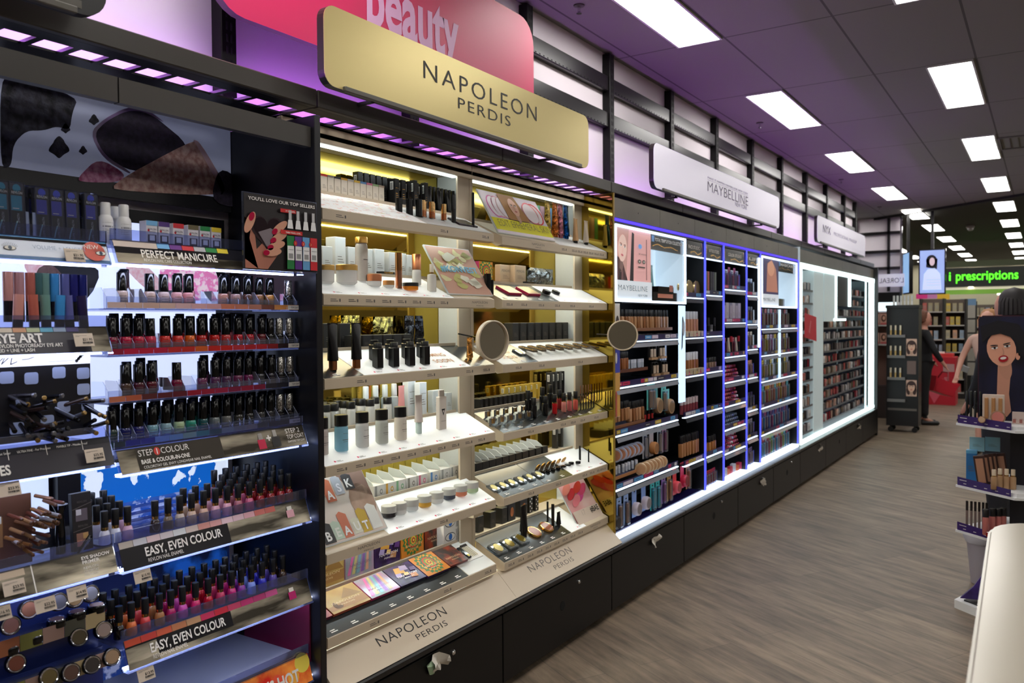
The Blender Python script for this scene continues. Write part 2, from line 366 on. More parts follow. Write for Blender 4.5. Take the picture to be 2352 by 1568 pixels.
def base(i,y0,y1,hole,lock,tis,lab):
    t = thing('base_cabinet',lab,'cabinet',(-1.9,(y0+y1)/2,0),0,'black base cabinets')
    h=(y1-y0)/2
    m=MB(); m.box(-.5,-.022,-h,h,.05,.335,BLACK); m.box(-.5,-.045,-h,h,0,.05,BLACK); m.build('body',t)
    d=MB().box(-.022,0,-h+.004,h-.004,.035,.325,mat('cabinet_door_black',(15,14,14),.42,spec=.3),.002).build('door',t)
    m=MB().box(-.5,.012,-h,h,.337,.362,mat('worktop_black',(20,19,21),.35),.004); m.build('top',t)
    if hole is not None: 
        m=MB(); m.lathe([(.024,0),(.021,.0015)],mat('hole_shadow',(2,2,2),.9),16,(0.0,hole-(y0+y1)/2,.215),ax='x'); m.build('finger_hole',d)
    if lock is not None:
        m=MB(); m.lathe([(.010,0),(.010,.004),(.006,.008),(.0,.008)],CHROME,12,(0,lock-(y0+y1)/2,.285),ax='x'); m.build('lock',d)
BY=[-.2,.84,1.845,2.82,3.842,4.86,5.93,6.86,7.742,8.78,9.8,10.8,11.8]
lk={2:Yp(1045,1465,-1.89),3:Yp(1333,1317,-1.89),4:Yp(1505,1220,-1.89),5:Yp(1660,1142,-1.89),6:Yp(1755,1090,-1.89),7:Yp(1828,1046,-1.89)-.12,8:Yp(1887,1020,-1.89),10:Yp(1975,975,-1.89)}
hl={3:Yp(1292,1360,-1.9),5:Yp(1640,1170,-1.9),7:Yp(1815,1067,-1.9)-.1,9:Yp(1928,1000,-1.9)}
where=['under the dark nail display at the camera end','under the eye makeup shelves','under the cream cosmetics display, near bay','under the cream cosmetics display beside the gold mirror','under the wide end of the blue-lit display','with a finger hole, second under the blue-lit display','third under the blue-lit display','last under the blue-lit display','under the near end of the white-lit display','second under the white-lit display','third under the white-lit display','at the aisle end under the white-lit display']
for i in range(12):
    base(i,BY[i],BY[i+1],hl.get(i),lk.get(i),None,'black drawer front base cabinet '+where[i])
MB().box(-2.4,-1.9,11.802,11.86,0,2.235,mat('end_panel_black',(20,19,19),.4)).build('end_panel')
tag(bpy.data.objects['end_panel'],'tall black end panel closing the white-lit display','panel')
for k,(px,py,wh) in enumerate([(1003,1518,'below the cream display'),(1503,1246,'below the start of the blue-lit display'),(1750,1107,'below the far end of the blue-lit display'),(1883,1032,'below the start of the white-lit display'),(1972,980,'below the end of the white-lit display')]):
    p=onX(px,py,-1.895); put('tissue','tissue%d'%k,tissue(k),p,'crumpled white tissue on the black cabinet '+wh,'tissue',sc=1.0+.12*(k==0))
# sprinklers, dome camera, vent
def spr():
    m=MB(); m.lathe([(.03,0),(.028,-.006),(.01,-.008)],mat('sprinkler_plate',(70,60,64),.4),14); m.lathe([(.008,-.008),(.008,-.035),(.014,-.04),(.014,-.044)],CHROME,10); return [('sprinkler',m)]
for k,(px,py) in enumerate([(1330,12),(1745,282),(1932,412),(2020,475)]):
    p=onZ(px,py,CH); put('sprinkler','spr',spr,p,'small ceiling sprinkler head, %s along the purple-lit ceiling edge' % ordn(k),'sprinkler','ceiling sprinklers')
p=onZ(2229,518,CH+.02); m=MB(); m.lathe([(.07,0),(.07,-.03),(.05,-.05),(.05,-.07),(.03,-.09),(0,-.095)],mat('dome_grey',(150,148,146),.3),16)
tag(m.build('dome_camera',loc=p),'small round dome camera on the dark ceiling','camera')
p=onZ(2345,325,CH)+Vector((.12,0,0)); t=thing('air_vent','grey louvred air vent in the pale ceiling beside an aisle light','vent',p)
f=MB()
for s in (-1,1): f.box(s*.3-.02,s*.3+.02,-.3,.3,-.01,0,mat('vent_grey',(110,106,102),.6)); f.box(-.3,.3,s*.3-.02,s*.3+.02,-.01,0,mat('vent_grey'))
f.build('frame',t); f=MB()
for k in range(9): f.add([(-.27+k*.066,-.28,-.012),(-.235+k*.066,-.28,.02),(-.235+k*.066,.28,.02),(-.27+k*.066,.28,-.012)],[(0,1,2,3)],mat('vent_grey'))
f.build('louvres',t)
# ---------------------------------------------------------------- hanging signs
def rrect(w,h,r,seg=6):
    pts=[]
    for cx,cy,a0 in ((w-r,r,-PI/2),(w-r,h-r,0),(r,h-r,PI/2),(r,r,PI)):
        for k in range(seg+1):
            a=a0+PI/2*k/seg; pts.append((cx+r*math.cos(a),cy+r*math.sin(a)))
    return pts
def sign(name,label,X,y0,y1,z0,z1,r,face,edge,art,lean=0.0,bar=True,ns=2,group=None):
    t=thing(name,label,'sign',(X,y0,z0),0,group); w=y1-y0; h=z1-z0; pts=rrect(w,h,r)
    m=MB(); m.prism(pts,'x',-.03,-.002,edge); m.build('backing',t)
    m=MB(); m.prism([(p[0],p[1]) for p in pts],'x',-.002,0,face)
    A=Art(m,(0,0,0),(0,1,0),(0,0,1),.0012); art(A,w,h); m.build('face',t)
    if bar:
        m=MB(); m.box(-.006,.012,w*.045,w*.95,-.006,.010,mat('sign_channel',(92,88,80),.3),.002); m.build('channel',t)
        m=MB()
        for k in range(ns):
            yy=w*(.14 if k==0 else .82); m.box(-.105,-.005,yy-.006,yy+.006,(2.28-z0),(2.29-z0),SATIN); m.box(-.02,-.008,yy-.006,yy+.006,2.28-z0,.01,SATIN)
        m.build('bracket',t)
GOLDF = mat('brushed_gold_sign', (218,200,138), .34, .45)
def a_np(A,w,h):
    A.text('NAPOLEON',.477,.133,.062,INK,w=.768,bold=-.008,space=1.25); A.text('PERDIS',.68,.070,.041,INK,w=.358,bold=-.006,space=1.2)
sign('brand_sign','long gold rounded sign lettered in thin black capitals above the cream display',-1.86,1.805,3.53,2.283,2.532,.045,GOLDF,mat('sign_edge',(30,18,24),.4),a_np)
PINK = mat('raspberry_sign',(214,38,96),.45)
def a_be(A,w,h):
    y0=Yp(842,20,-2.10)-1.585; y1=Yp(1053,100,-2.10)-1.585; A.text('beauty',y0,.155,.225,mat('pale_pink_letter',(232,178,220),.5),w=y1-y0,bold=.028)
sign('department_sign','large raspberry pink rounded sign with pale lowercase lettering behind the gold sign',-2.10,1.585,3.42,2.50,3.0,.12,PINK,mat('sign_edge2',(70,60,54),.5),a_be,bar=False)
def a_mb(A,w,h):
    g=mat('sign_grey_letter',(96,92,100),.5)
    A.text('MAYBELLINE',.863,.090,.064,g,w=.855,bold=-.008); A.text('NEW YORK',1.42,.058,.028,g,w=.27); A.rect(.863,.163,1.718,.1645,g); A.text('MAKE IT HAPPEN MAYBELLINE NEW YORK',.863,.172,.012,g,w=.855)
SIGNW = mat('frosted_white_sign',(236,232,246),.3,emi=.22,ecol=(232,224,250))
sign('brand_sign','long white rounded sign with grey capitals above the blue-lit display',-1.85,4.29,6.85,2.297,2.55,.05,SIGNW,mat('sign_edge'),a_mb)
def a_ny(A,w,h):
    g=mat('sign_dark_letter',(70,66,78),.5); A.text('NYX',.23,.11,.075,g,w=.34,bold=.01); A.text('PROFESSIONAL MAKEUP',.72,.12,.035,g,w=1.2,bold=-.012)
sign('brand_sign','white rounded sign with short dark letters above the white-lit display',-1.85,8.17,10.62,2.297,2.55,.05,SIGNW,mat('sign_edge'),a_ny)
q=onX(243,8,-1.86)
sign('blank_sign','black rounded sign with nothing on it at the camera end of the canopy',-1.86,-.4,q.y+.002,2.262,2.60,.06,mat('sign_black',(14,12,13),.4),mat('sign_edge'),lambda A,w,h:A.rect(w*.05,.012,w*.96,.03,mat('sign_channel')),bar=True)
# ---------------------------------------------------------------- product shapes (origin at the base centre, front towards +X)
def carton_fn(w,d,h,c,top=None,band=None,side=None,metal=0.0,rough=.45,dots=0,txt=None,tc=INKG):
    def fn():
        b = hue(c,rough,metal); m = MB().box(-d/2,d/2,-w/2,w/2,0,h,b,min(w,d)*.03)
        if top: m.box(-d/2-.0003,d/2+.0004,-w/2-.0003,w/2+.0003,h*.90,h+.0003,hue(top,.45))
        A = Art(m,(d/2,-w/2,0),(0,1,0),(0,0,1),.0005)
        if band: A.rect(w*.12,h*.1,w*.55,h*.42,hue(band,.4))
        if txt: A.text(txt,w*.5,h*.66,w*.11,tc,align='c',w=w*.7)
        for k in range(3): A.rect(w*.22,h*(.34+.07*k),w*(.8-.1*k),h*(.355+.07*k),tc)
        if side:
            B = Art(m,(-d/2,-w/2,0),(1,0,0),(0,0,1),.0005); B.rect(d*.25,h*.62,d*.75,h*.9,PAPER); B.up()
            for k in range(5): B.rect(d*.32,h*(.65+.045*k),d*.68,h*(.672+.045*k),INK)
        return [('carton',m)]
    return fn
def tube_fn(h,w,body,cap,bm=0.0,cm=0.0,caph=.2,foil=False):
    def fn():
        B=(noisy('foil_%02x%02x%02x'%body,body,tuple(int(v*.45) for v in body),(1,1,1),60,.18,1.0,bump=.8) if foil else hue(body,.22,bm))
        c=MB().cyl(w*.33,0,h*caph,hue(cap,.18,cm),seg=14,bev=.001)
        b=MB(); n=7; vs=[]; S=14
        for i in range(n):
            t=i/(n-1); z=h*caph+t*(h*(1-caph)); rx=w*.42*(1-t)**.8+.0012; ry=w*(.42+.1*t)
            for k in range(S):
                a=2*PI*k/S; vs.append((rx*math.cos(a),ry*math.sin(a),z))
        fs=[[i*S+k,i*S+(k+1)%S,(i+1)*S+(k+1)%S,(i+1)*S+k] for i in range(n-1) for k in range(S)]; fs.append([(n-1)*S+k for k in range(S)])
        b.add(vs,fs,B,True); b.box(-.0015,.0015,-w*.52,w*.52,h*.96,h*1.0,B)
        return [('body',b),('cap',c)]
    return fn
def bottle_fn(h,r,body,cap,capf=.3,bm=0.0,cm=0.0,crough=.3,sq=False,label=None,clearb=False,neck=.0,collar=None):
    def fn():
        hb=h*(1-capf); bmtl = clear('tint_%02x%02x%02x'%body,body,.5) if clearb else hue(body,.25,bm)
        b=MB(); 
        if sq: b.box(-r,r,-r,r,0,hb,bmtl,r*.18)
        else: b.lathe([(r*.92,0),(r,h*.015),(r,hb*.86),(r*.95,hb*.95),(r*(.8-neck),hb)],bmtl,18)
        c=MB(); cr=r*(.98-neck)
        if collar: c.cyl(cr*1.02,hb,hb+h*.05,collar,seg=16)
        c.lathe([(cr,hb+(h*.05 if collar else 0)),(cr,h*.985),(cr*.93,h)],hue(cap,crough,cm),18)
        out=[('body',b),('cap',c)]
        if label:
            l=MB(); 
            for k,(z0,z1,wd) in enumerate(label):
                pts=[]; 
                for s in range(5):
                    a=-wd+2*wd*s/4; pts.append((a))
                R=r+.0006
                for a0,a1 in zip(pts[:-1],pts[1:]):
                    if sq: l.add([(R,a0*r*.7,z0*hb),(R,a1*r*.7,z0*hb),(R,a1*r*.7,z1*hb),(R,a0*r*.7,z1*hb)],[(0,1,2,3)],INKG)
                    else: l.add([(R*math.cos(a0),R*math.sin(a0),z0*hb),(R*math.cos(a1),R*math.sin(a1),z0*hb),(R*math.cos(a1),R*math.sin(a1),z1*hb),(R*math.cos(a0),R*math.sin(a0),z1*hb)],[(0,1,2,3)],INKG)
            out.append(('label',l))
        return out
    return fn
def jar_fn(r,h,body,cap,capf=.5,cm=0.0):
    def fn():
        b=MB(); b.lathe([(r*.7,0),(r*.95,h*.12),(r*.97,h*(1-capf))],hue(body,.2),20); 
        c=MB(); c.lathe([(r,h*(1-capf)),(r,h*.97),(r*.95,h)],hue(cap,.4,cm),20); return [('body',b),('cap',c)]
    return fn
def stick_fn(r,h,body,cap,capf=.5,bm=0.0,cm=1.0,taper=0.0):
    def fn():
        b=MB().cyl(r*.98,0,h*(1-capf),hue(body,.2,bm),seg=12); c=MB().lathe([(r,h*(1-capf)),(r*(1-taper),h)],hue(cap,.16,cm),12); return [('case',b),('cap',c)]
    return fn
def pencil_fn(r,h,c1,c2):
    def fn(): return [('barrel',MB().cyl(r,0,h*.55,hue(c1,.25),seg=8)),('cap',MB().lathe([(r*1.05,h*.55),(r*1.05,h*.98),(r*.8,h)],hue(c2,.25),8))]
    return fn
def disc_fn(r,t,c,inner,cm=0.0):   # compact lying flat
    def fn():
        b=MB().lathe([(r*.96,0),(r,t*.2),(r,t*.8),(r*.96,t)],hue(c,.2,cm),22); b2=MB().lathe([(r*.8,t),(r*.78,t+.0008)],hue(inner,.3),22); return [('case',b),('lid',b2)]
    return fn
def pouch_fn(w,h,d,c,key=0):
    def fn():
        rnd=random.Random(key); B=noisy('pouch_%02x%02x%02x'%c,c,tuple(int(v*.3) for v in c),(1,1,1),45,.16,1.0,bump=1.0); m=MB(); n=9; k2=7
        for side in (-1,1):
            vs=[]; 
            for i in range(n):
                for j in range(k2):
                    u=i/(n-1); v=j/(k2-1); puff=(math.sin(PI*u)*math.sin(PI*v))**.6
                    edge = 1 if 0<i<n-1 and 0<j<k2-1 else 0
                    vs.append((side*d/2*puff+edge*rnd.uniform(-.006,.006),(u-.5)*w+rnd.uniform(-.003,.003)*edge,v*h+rnd.uniform(-.004,.004)*edge))
            fs=[[i*k2+j,i*k2+j+1,(i+1)*k2+j+1,(i+1)*k2+j] for i in range(n-1) for j in range(k2-1)]
            m.add(vs,fs,B,False)
        return [('pouch',m)]
    return fn
def tray_fn(w,d,h,c,flap,accent=None):   # open topped carton with a curved back flap, mitred sides
    def fn():
        b=hue(c,.4); f=hue(flap,.5); m=MB()
        m.prism([(d/2,0),(d/2,h),(d/2-.002,h),(-d/2,h*1.0),(-d/2,0)],'y',-w/2,w/2,b)
        t=MB(); pts=[(-d/2,h),(d/2-.004,h+.001),(d/2-.012,h+.012),(d*.1,h+.03),(-d/2,h+.036)]
        t.prism(pts,'y',-w/2+.001,-w/2+.003,f)
        if accent: 
            A=Art(m,(d/2,-w/2,0),(0,1,0),(0,0,1),.0005); A.rect(w*.1,0,w*.3,h*.98,hue(accent,.4)); A.ell(w*.68,h*.5,w*.14,h*.2,hue(accent,.4)); A.up(); A.ell(w*.68,h*.5,w*.08,h*.1,b)
        return [('carton',m),('flap',t)]
    return fn
def slab_fn(w,d,t,art,edge=(40,24,30)):  # flat palette; w along Y, d along slope (X), art drawn on top
    def fn():
        m=MB().box(-d/2,d/2,-w/2,w/2,0,t,hue(edge,.3),.001); A=Art(m,(d/2,-w/2,t),(0,1,0),(-1,0,0),.0006); art(A,w,d); return [('palette',m)]
    return fn
# artwork for the palettes
def ar_text(A,w,d,c=(230,190,120)): A.up(); A.text('NAPOLEON',w*.5,d*.34,d*.09,hue(c,.4),align='c',w=w*.72); A.text('PERDIS',w*.5,d*.22,d*.06,hue(c,.4),align='c',w=w*.35)
def art_sunset(A,w,d):
    A.rect(0,0,w,d,noisy('pal_sunset',(122,30,74),(196,92,84),(3,3,1),7,.3)); A.up(); A.poly([(0,d*.5),(w*.3,d*.62),(w*.5,d*.55),(w*.8,d*.66),(w,d*.52),(w,d*.42),(0,d*.4)],hue((150,60,70),.3)); ar_text(A,w,d)
def art_desert(A,w,d):
    A.rect(0,0,w,d,noisy('pal_desert',(176,134,70),(198,168,100),(2,2,1),5,.3)); A.up(); A.poly([(w*.45,d*.5),(w*.98,d*.45),(w*.72,d*.92)],hue((150,112,58),.35)); A.poly([(0,d*.3),(w,d*.42),(w,d*.1),(0,d*.1)],hue((170,124,70),.35)); A.up(); A.ell(w*.2,d*.3,w*.05,d*.14,hue((96,60,32),.4)); A.ell(w*.26,d*.2,w*.09,d*.07,hue((96,60,32),.4)); ar_text(A,w,d,(236,214,170))
def art_holo(A,w,d):
    A.rect(0,0,w,d,noisy('pal_holo',(206,160,196),(150,176,178),(3,3,1),9,.2,.3)); A.up()
    for k,c in enumerate([(232,120,180),(220,210,140),(140,190,210),(150,110,190),(240,180,150)]): A.poly([(w*(.05+.16*k),d*.1),(w*(.16+.16*k),d*.1),(w*(.35+.12*k),d*.95),(w*(.28+.12*k),d*.95)],hue(c,.2,.2))
    ar_text(A,w,d,(120,90,120))
def art_violet(A,w,d):
    A.rect(0,0,w,d,noisy('pal_violet',(62,34,104),(40,20,60),(3,3,1),7,.25)); A.up()
    for k,(u,v,a,c) in enumerate([(.4,.72,.2,(214,158,70)),(.6,.78,.16,(170,150,190)),(.25,.5,.12,(180,160,210)),(.7,.3,.14,(206,140,90)),(.85,.6,.12,(90,50,120)),(.5,.45,.1,(240,200,120))]): A.poly([(w*(u-a),d*(v-a*.6)),(w*(u+a*.7),d*(v-a)),(w*(u+a),d*(v+a*.5)),(w*(u-a*.5),d*(v+a*.8))],hue(c,.3)); A.up()
    ar_text(A,w,d,(240,230,240))
def art_mandala(A,w,d):
    A.rect(0,0,w,d,hue((206,124,36),.35)); r=min(w,d)*.5
    for R,c,n in ((1.15,(58,120,62),16),(.95,(224,150,40),18),(.8,(44,110,66),14),(.62,(206,66,36),14),(.46,(90,150,60),10),(.32,(230,170,60),10),(.2,(150,40,40),8),(.1,(236,206,90),8)):
        A.up(); pts=[]
        for k in range(n*2):
            a=PI*k/n; q=R*r*(1 if k%2 else .82); x=w*.5+q*math.cos(a); y=d*.55+q*math.sin(a); pts.append((min(max(x,0),w),min(max(y,0),d)))
        A.poly(pts,hue(c,.35))
    ar_text(A,w,d,(240,210,150))
def art_ember(A,w,d):
    A.rect(0,0,w,d,noisy('pal_ember',(34,14,12),(170,62,26),(2,2,1),11,.3,lo=.45,hi=.75)); A.up(); ar_text(A,w,d,(226,190,150))
PALS=[('burgundy sunset',art_sunset,(110,20,60),(128,36,76)),('sandy desert',art_desert,(190,90,60),(170,128,76)),('pastel holographic',art_holo,(200,60,120),(190,150,180)),('violet patchwork',art_violet,(30,16,60),(66,38,96)),('orange and green mandala',art_mandala,(60,20,80),(200,120,40)),('dark ember',art_ember,(120,36,30),(70,34,26))]
def face_art(A,cx,cy,s,skin=(222,176,150),hair=(60,38,30),lips=(190,50,60),tilt=0.0,hairshape=True,k=0.0):
    """a plain illustrated portrait head"""
    def e(u,v,a,b,c,r=0.0,**q):
        x=u*math.cos(tilt)-v*math.sin(tilt); y=u*math.sin(tilt)+v*math.cos(tilt); A.ell(cx+x*s,cy+y*s,a*s,b*s,hue(c,.5),rot=tilt+r,**q)
    if hairshape: e(0,.12,.62,.78,hair); e(-.35,-.4,.28,.62,hair); e(.38,-.4,.26,.6,hair); A.up()
    e(0,-.62,.2,.45,tuple(int(v*.86) for v in skin)); A.up(); e(0,0,.44,.6,skin); A.up()
    e(0,.46,.40,.2,hair) if hairshape else None
    sh=tuple(int(v*.9) for v in skin); e(.02,-.08,.05,.14,sh); A.up(); e(0,-.03,.03,.15,skin); A.k-=1
    A.up()
    for sx in (-.19,.19): e(sx,.08,.1,.042,(244,240,236)); e(sx,.17,.12,.022,hair,r=-.1 if sx<0 else .1)
    e(0,-.31,.13,.05,lips); A.up()
    for sx in (-.19,.19): e(sx,.08,.035,.038,(40,34,34)); e(sx,.115,.11,.012,(30,24,24))
    e(0,-.315,.09,.008,tuple(int(v*.5) for v in lips)); A.up()
# ---------------------------------------------------------------- cream cosmetics display with gold mirrors
BK = -2.28
WAT = 'on the cream display'
def cream_unit():
    for bi,(y0,y1) in enumerate(((1.862,2.93),(2.93,3.972))):
        t=thing('cosmetics_cabinet','cream cosmetics cabinet bay backed with gold mirror, %s' % ('next to the dark nail display' if bi==0 else 'next to the blue-lit display'),'cabinet',(0,(y0+y1)/2,0),0,'cream cabinet bays')
        h=(y1-y0)/2; o=(y0+y1)/2
        m=MB(); m.box(BK-.012,BK,-h+.003,h-.003,.46,2.245,MIRG); m.build('mirror_back',t)
        m=MB(); m.box(BK,-2.145,h-.045,h-.004,.46,2.20,GREYW,.002); m.box(-2.145,-2.135,h-.085,h-.001,.46,2.235,CREAM,.001); m.build('upright',t)
        m=MB(); m.box(BK,-2.145,-h+.002,-h+.03,.46,2.2,GREYW,.002); m.box(-2.145,-2.135,-h+.001,-h+.025,.46,2.235,CREAM,.001); m.build('upright',t)
        m=MB(); m.box(BK,-2.12,-h+.001,h-.001,2.192,2.212,CREAM,.002); m.box(-2.14,-2.12,-h+.001,h-.001,2.178,2.236,CREAM,.002); m.build('header',t)
        m=MB(); m.box(-2.158,-2.142,-h+.035,h-.09,2.173,2.190,glow((236,252,255),STRIP_E)); m.build('light_strip',t)
        m=MB(); m.prism([(-2.00,.46),(-1.9,.364),(BK,.364),(BK,.46)],'y',-h+.001,h-.001,CREAM)
        A=Art(m,(-1.9,-h,.364),(0,1,0),(-.10,0,.096),.0008); c=h+ (Yp(955,1428,-1.95) if bi==0 else Yp(1270,1280,-1.95))-o; L=.385
        A.text('NAPOLEON',c-L/2,.072,.034,INKG if bi else INK,w=L,bold=-.006,space=1.1); A.text('PERDIS',c-.02,.032,.022,INKG if bi else INK,w=.18,bold=-.006,space=1.1)
        m.build('plinth',t)
    MB().box(-2.30,-1.945,3.972,3.985,.365,2.235,mat('side_board',(150,120,40),.3)).build('mirror_panel'); o=bpy.data.objects['mirror_panel']
    tag(o,'tall gold mirrored side panel between the cream and the blue-lit displays','mirror panel')
    m=MB().box(-2.275,-1.95,3.969,3.9722,.372,2.23,MIRG); c=m.build('mirror_face',o)
cream_unit()
SL=.083/.17
LB=glow((250,252,250),.15); DKP=mat('slate_panel',(44,48,50),.25); PAT=noisy('dotted_tester_card',(240,240,236),(214,190,186),(1,1,1),55,.4,lo=.5,hi=.62,emi=.35)
def zs(z0,X): return z0+.034+(-1.98-X)*SL if X>-2.15 else z0+.117
Z_L=[1.89,1.61,1.332,1.042,.752,.474]; Z_R=[1.885,1.610,1.328,1.030,.746,.461]
def cream_shelf(bay,row,z0,segs,logo=None,marks=(),txt=None):
    y0,y1=(1.905,2.892) if bay==0 else (2.955,3.962)
    t=thing('tester_shelf','cream sloping tester shelf, %s from the top of the %s bay' % (ordn(row),'nearer cream' if bay==0 else 'farther cream'),'shelf',(0,y0,z0),0,'cream tester shelves'); W=y1-y0
    m=MB(); m.prism([(-1.98,0),(-1.98,.034),(-2.134,.109),(-2.134,.064),(-2.01,-.004)],'y',0,W,CREAM)
    a,b=(.03,W-.055) if bay==0 else (.012,W-.085)
    m.prism([(-2.134,.109),(-2.148,.117),(-2.148,.129),(-2.158,.129),(-2.158,.115),(BK+.002,.115),(BK+.002,.103),(-2.134,.103)],'y',a,b,CREAM)
    A=Art(m,(-1.98,0,0),(0,1,0),(0,0,1),.0006)
    if logo is not None: A.text('NAPOLEON',logo-.055,.017,.009,INKG,w=.11); A.text('PERDIS',logo-.025,.005,.005,INKG,w=.05)
    for u in marks:
        for k in range(2): A.rect(u,.012+.006*k,u+.035-.008*k,.0145+.006*k,INKG)
        A.rect(u+.04,.011,u+.047,.021,INKG)
    m.build('shelf_body',t)
    g=MB(); B=Art(g,(-1.982,0,.0355),(0,1,0),(-.17,0,.083),.0008); L=math.hypot(.17,.083)
    for a,b,k in segs:
        B.rect(a*W+.002,.001,b*W-.002,L-.004,{'l':LB,'d':DKP,'p':PAT,'w':mat('white_card',(226,226,222),.5),'c':CREAM}[k])
        if k=='l': 
            B.up(); n=max(1,int((b-a)*9)); rr=random.Random(row*7+bay)
            for q in range(n): u=a*W+(q+.6)*(b-a)*W/n; B.rect(u-.012,.012,u-.004,.02,mat('pink_mark',(226,70,110),.5)); B.rect(u,.012,u+.028,.014,INKG); B.rect(u,.017,u+.02,.019,INKG)
            B.k-=1
        if k=='d':
            B.up(); n=max(1,int((b-a)*10))
            for q in range(n): u=a*W+(q+.3)*(b-a)*W/n; B.rect(u,.012,u+.03,.016,PAPER); B.rect(u,.02,u+.022,.024,PAPER)
            B.k-=1
        if k=='p':
            B.up(); rr=random.Random(3)
            for q in range(40):
                u=rr.uniform(a*W+.02,b*W-.05); v=rr.uniform(.02,L-.03); B.poly([(u,v),(u+.03,v+.006),(u+.03,v+.009),(u,v+.003)],hue(rr.choice([(230,150,150),(226,214,120),(190,196,200),(220,180,190)]),.5))
            B.k-=1
    if txt: B.k=3; TN=hue((206,150,110),.4); B.text('COMING',txt*W,L*.52,.026,TN,w=.15,align='c',bold=.01); B.text('SOON',txt*W+.01,L*.25,.026,TN,w=.12,align='c',bold=.01)
    g.build('tester_panel',t)
    s=MB(); s.box(-2.12,-2.11,.03,W-.03,.052,.056,glow((236,252,255),STRIP_E*5)); s.box(-2.27,-2.25,.05,W-.1,.098,.102,glow((255,246,214),STRIP_E*4)); s.build('light_strip',t)
MK=lambda n,a=.05,b=.95:[a+(b-a)*k/n for k in range(n)]
cream_shelf(0,0,Z_L[0],[(0,.55,'p'),(.55,1,'w')],marks=[.06,.62,.9])
cream_shelf(0,1,Z_L[1],[(0,.72,'l'),(.72,1,'c')],logo=.88,marks=MK(8,.03,.7))
cream_shelf(0,2,Z_L[2],[(0,.19,'d'),(.19,.83,'l'),(.83,1,'d')],marks=[.15,.53,.78,.9],txt=.70)
cream_shelf(0,3,Z_L[3],[(0,1,'l')],marks=MK(10))
cream_shelf(0,4,Z_L[4],[(0,.31,'c'),(.31,1,'l')],logo=.2,marks=[.6])
cream_shelf(0,5,Z_L[5],[(0,.8,'d'),(.8,1,'w')],marks=[.2,.62,.9])
cream_shelf(1,0,Z_R[0],[(0,.5,'c'),(.5,1,'w')],logo=.3,marks=[.52,.62,.68,.74,.8,.86,.92])
cream_shelf(1,1,Z_R[1],[(0,.5,'d'),(.5,1,'l')],marks=[.03,.15,.3,.45,.6,.8])
cream_shelf(1,2,Z_R[2],[(0,.12,'w'),(.12,.3,'d'),(.3,1,'w')],marks=[.1,.3,.68],txt=.12)
cream_shelf(1,3,Z_R[3],[(0,.68,'d'),(.68,1,'d')],marks=[.2,.5,.6,.7,.85])
cream_shelf(1,4,Z_R[4],[(0,.35,'d'),(.35,.62,'d'),(.62,1,'l')],marks=[.2,.45,.72,.8,.88,.93])
cream_shelf(1,5,Z_R[5],[(0,.6,'d'),(.6,.76,'l'),(.76,1,'c')],logo=.86,marks=MK(9,.03,.75))
GROW[0] = 1.28
# helpers: L = deck behind the slope, S = on the slope
def row(name,key,fn,px0,px1,n,py,X,z0,lab,cat,group,rz=0.0,jit=0.0,depth=1,dstep=.03,colour=None,sc=1.0,lean=0.0):
    ya,yb=Yp(px0,py,X),Yp(px1,py,X)
    for d in range(depth):
        for i in range(n):
            XX=X-d*dstep; y=ya+(yb-ya)*(i/(n-1) if n>1 else 0); k=key; f=fn; l=lab
            if colour: k='%s_%d'%(key,i%len(colour)); f=fn(colour[i%len(colour)][1]); cn=colour[i%len(colour)][0]
            else: cn=''
            l = lab.replace('@', cn).replace('#', ordn(i)+(', %s row back'%ordn(d) if depth>1 else ''))
            put(name,k,f,(XX+random.uniform(-jit,jit),y+random.uniform(-jit,jit),zs(z0,XX)),' '.join(l.split()),cat,group,rz=rz+random.uniform(-jit,jit)*8,sc=sc,ry=lean)
DX=-2.185
# top shelf, nearer bay
z=Z_L[0]
row('carton','ct_skin',lambda c:carton_fn(.030,.03,.072,(226,216,200),top=c),738,870,10,440,-2.172,z,'white carton with a @ top band, # in the row on the top cream shelf','carton','banded cartons on the top shelf',
    colour=[('red',(206,60,50)),('grey',(140,134,124)),('black',(40,38,40)),('orange',(214,160,50)),('silver',(176,172,166)),('gold',(216,176,70)),('blue',(96,140,190)),('pink',(206,110,140)),('green',(140,170,120)),('tan',(170,150,130))])
row('carton','ct_blk',carton_fn(.026,.03,.125,(26,24,26),side=1),822,905,7,440,-2.235,z,'tall black barcoded carton, # in the back row on the top cream shelf','carton','black cartons on the top shelf')
row('carton','ct_blk2',carton_fn(.026,.034,.115,(22,20,22),side=1,txt='napoleon',tc=GOLD),905,965,5,450,-2.185,z,'black carton with gold print, # in the middle of the top cream shelf','carton','black gold-print cartons')
row('carton','ct_blk3',carton_fn(.020,.024,.12,(22,20,22),side=1,tc=GOLD),950,975,2,450,-2.165,z,'slim black carton, # beside the lipsticks on the top cream shelf','carton','slim black cartons')
row('mascara_tube','msc_blk',stick_fn(.009,.115,(16,16,18),(20,20,22),.45,cm=0.0),978,1048,9,440,-2.18,z,'black mascara tube, # in the rank at the back of the top cream shelf','mascara','black mascaras ranked on the top shelf')
row('mascara_tube','msc_tube',tube_fn(.10,.03,(24,24,24),(14,14,14)),985,1030,3,440,-2.16,z,'black squeeze tube, # behind the lipsticks on the top cream shelf','tube','black squeeze tubes on the top shelf')
for i,(px,py,hh) in enumerate([(930,490,.04),(945,497,.045),(958,505,.05)]):
    put('foundation_stick','fstick',stick_fn(.011,.05,(16,16,18),(14,14,15),.5,cm=0.0),(-2.05+.02*(2-i)*-1,Yp(px,py,-2.06),zs(z,-2.06)),'short black stick tester, %s on the slope of the top cream shelf'%ordn(i),'stick','short black stick testers')
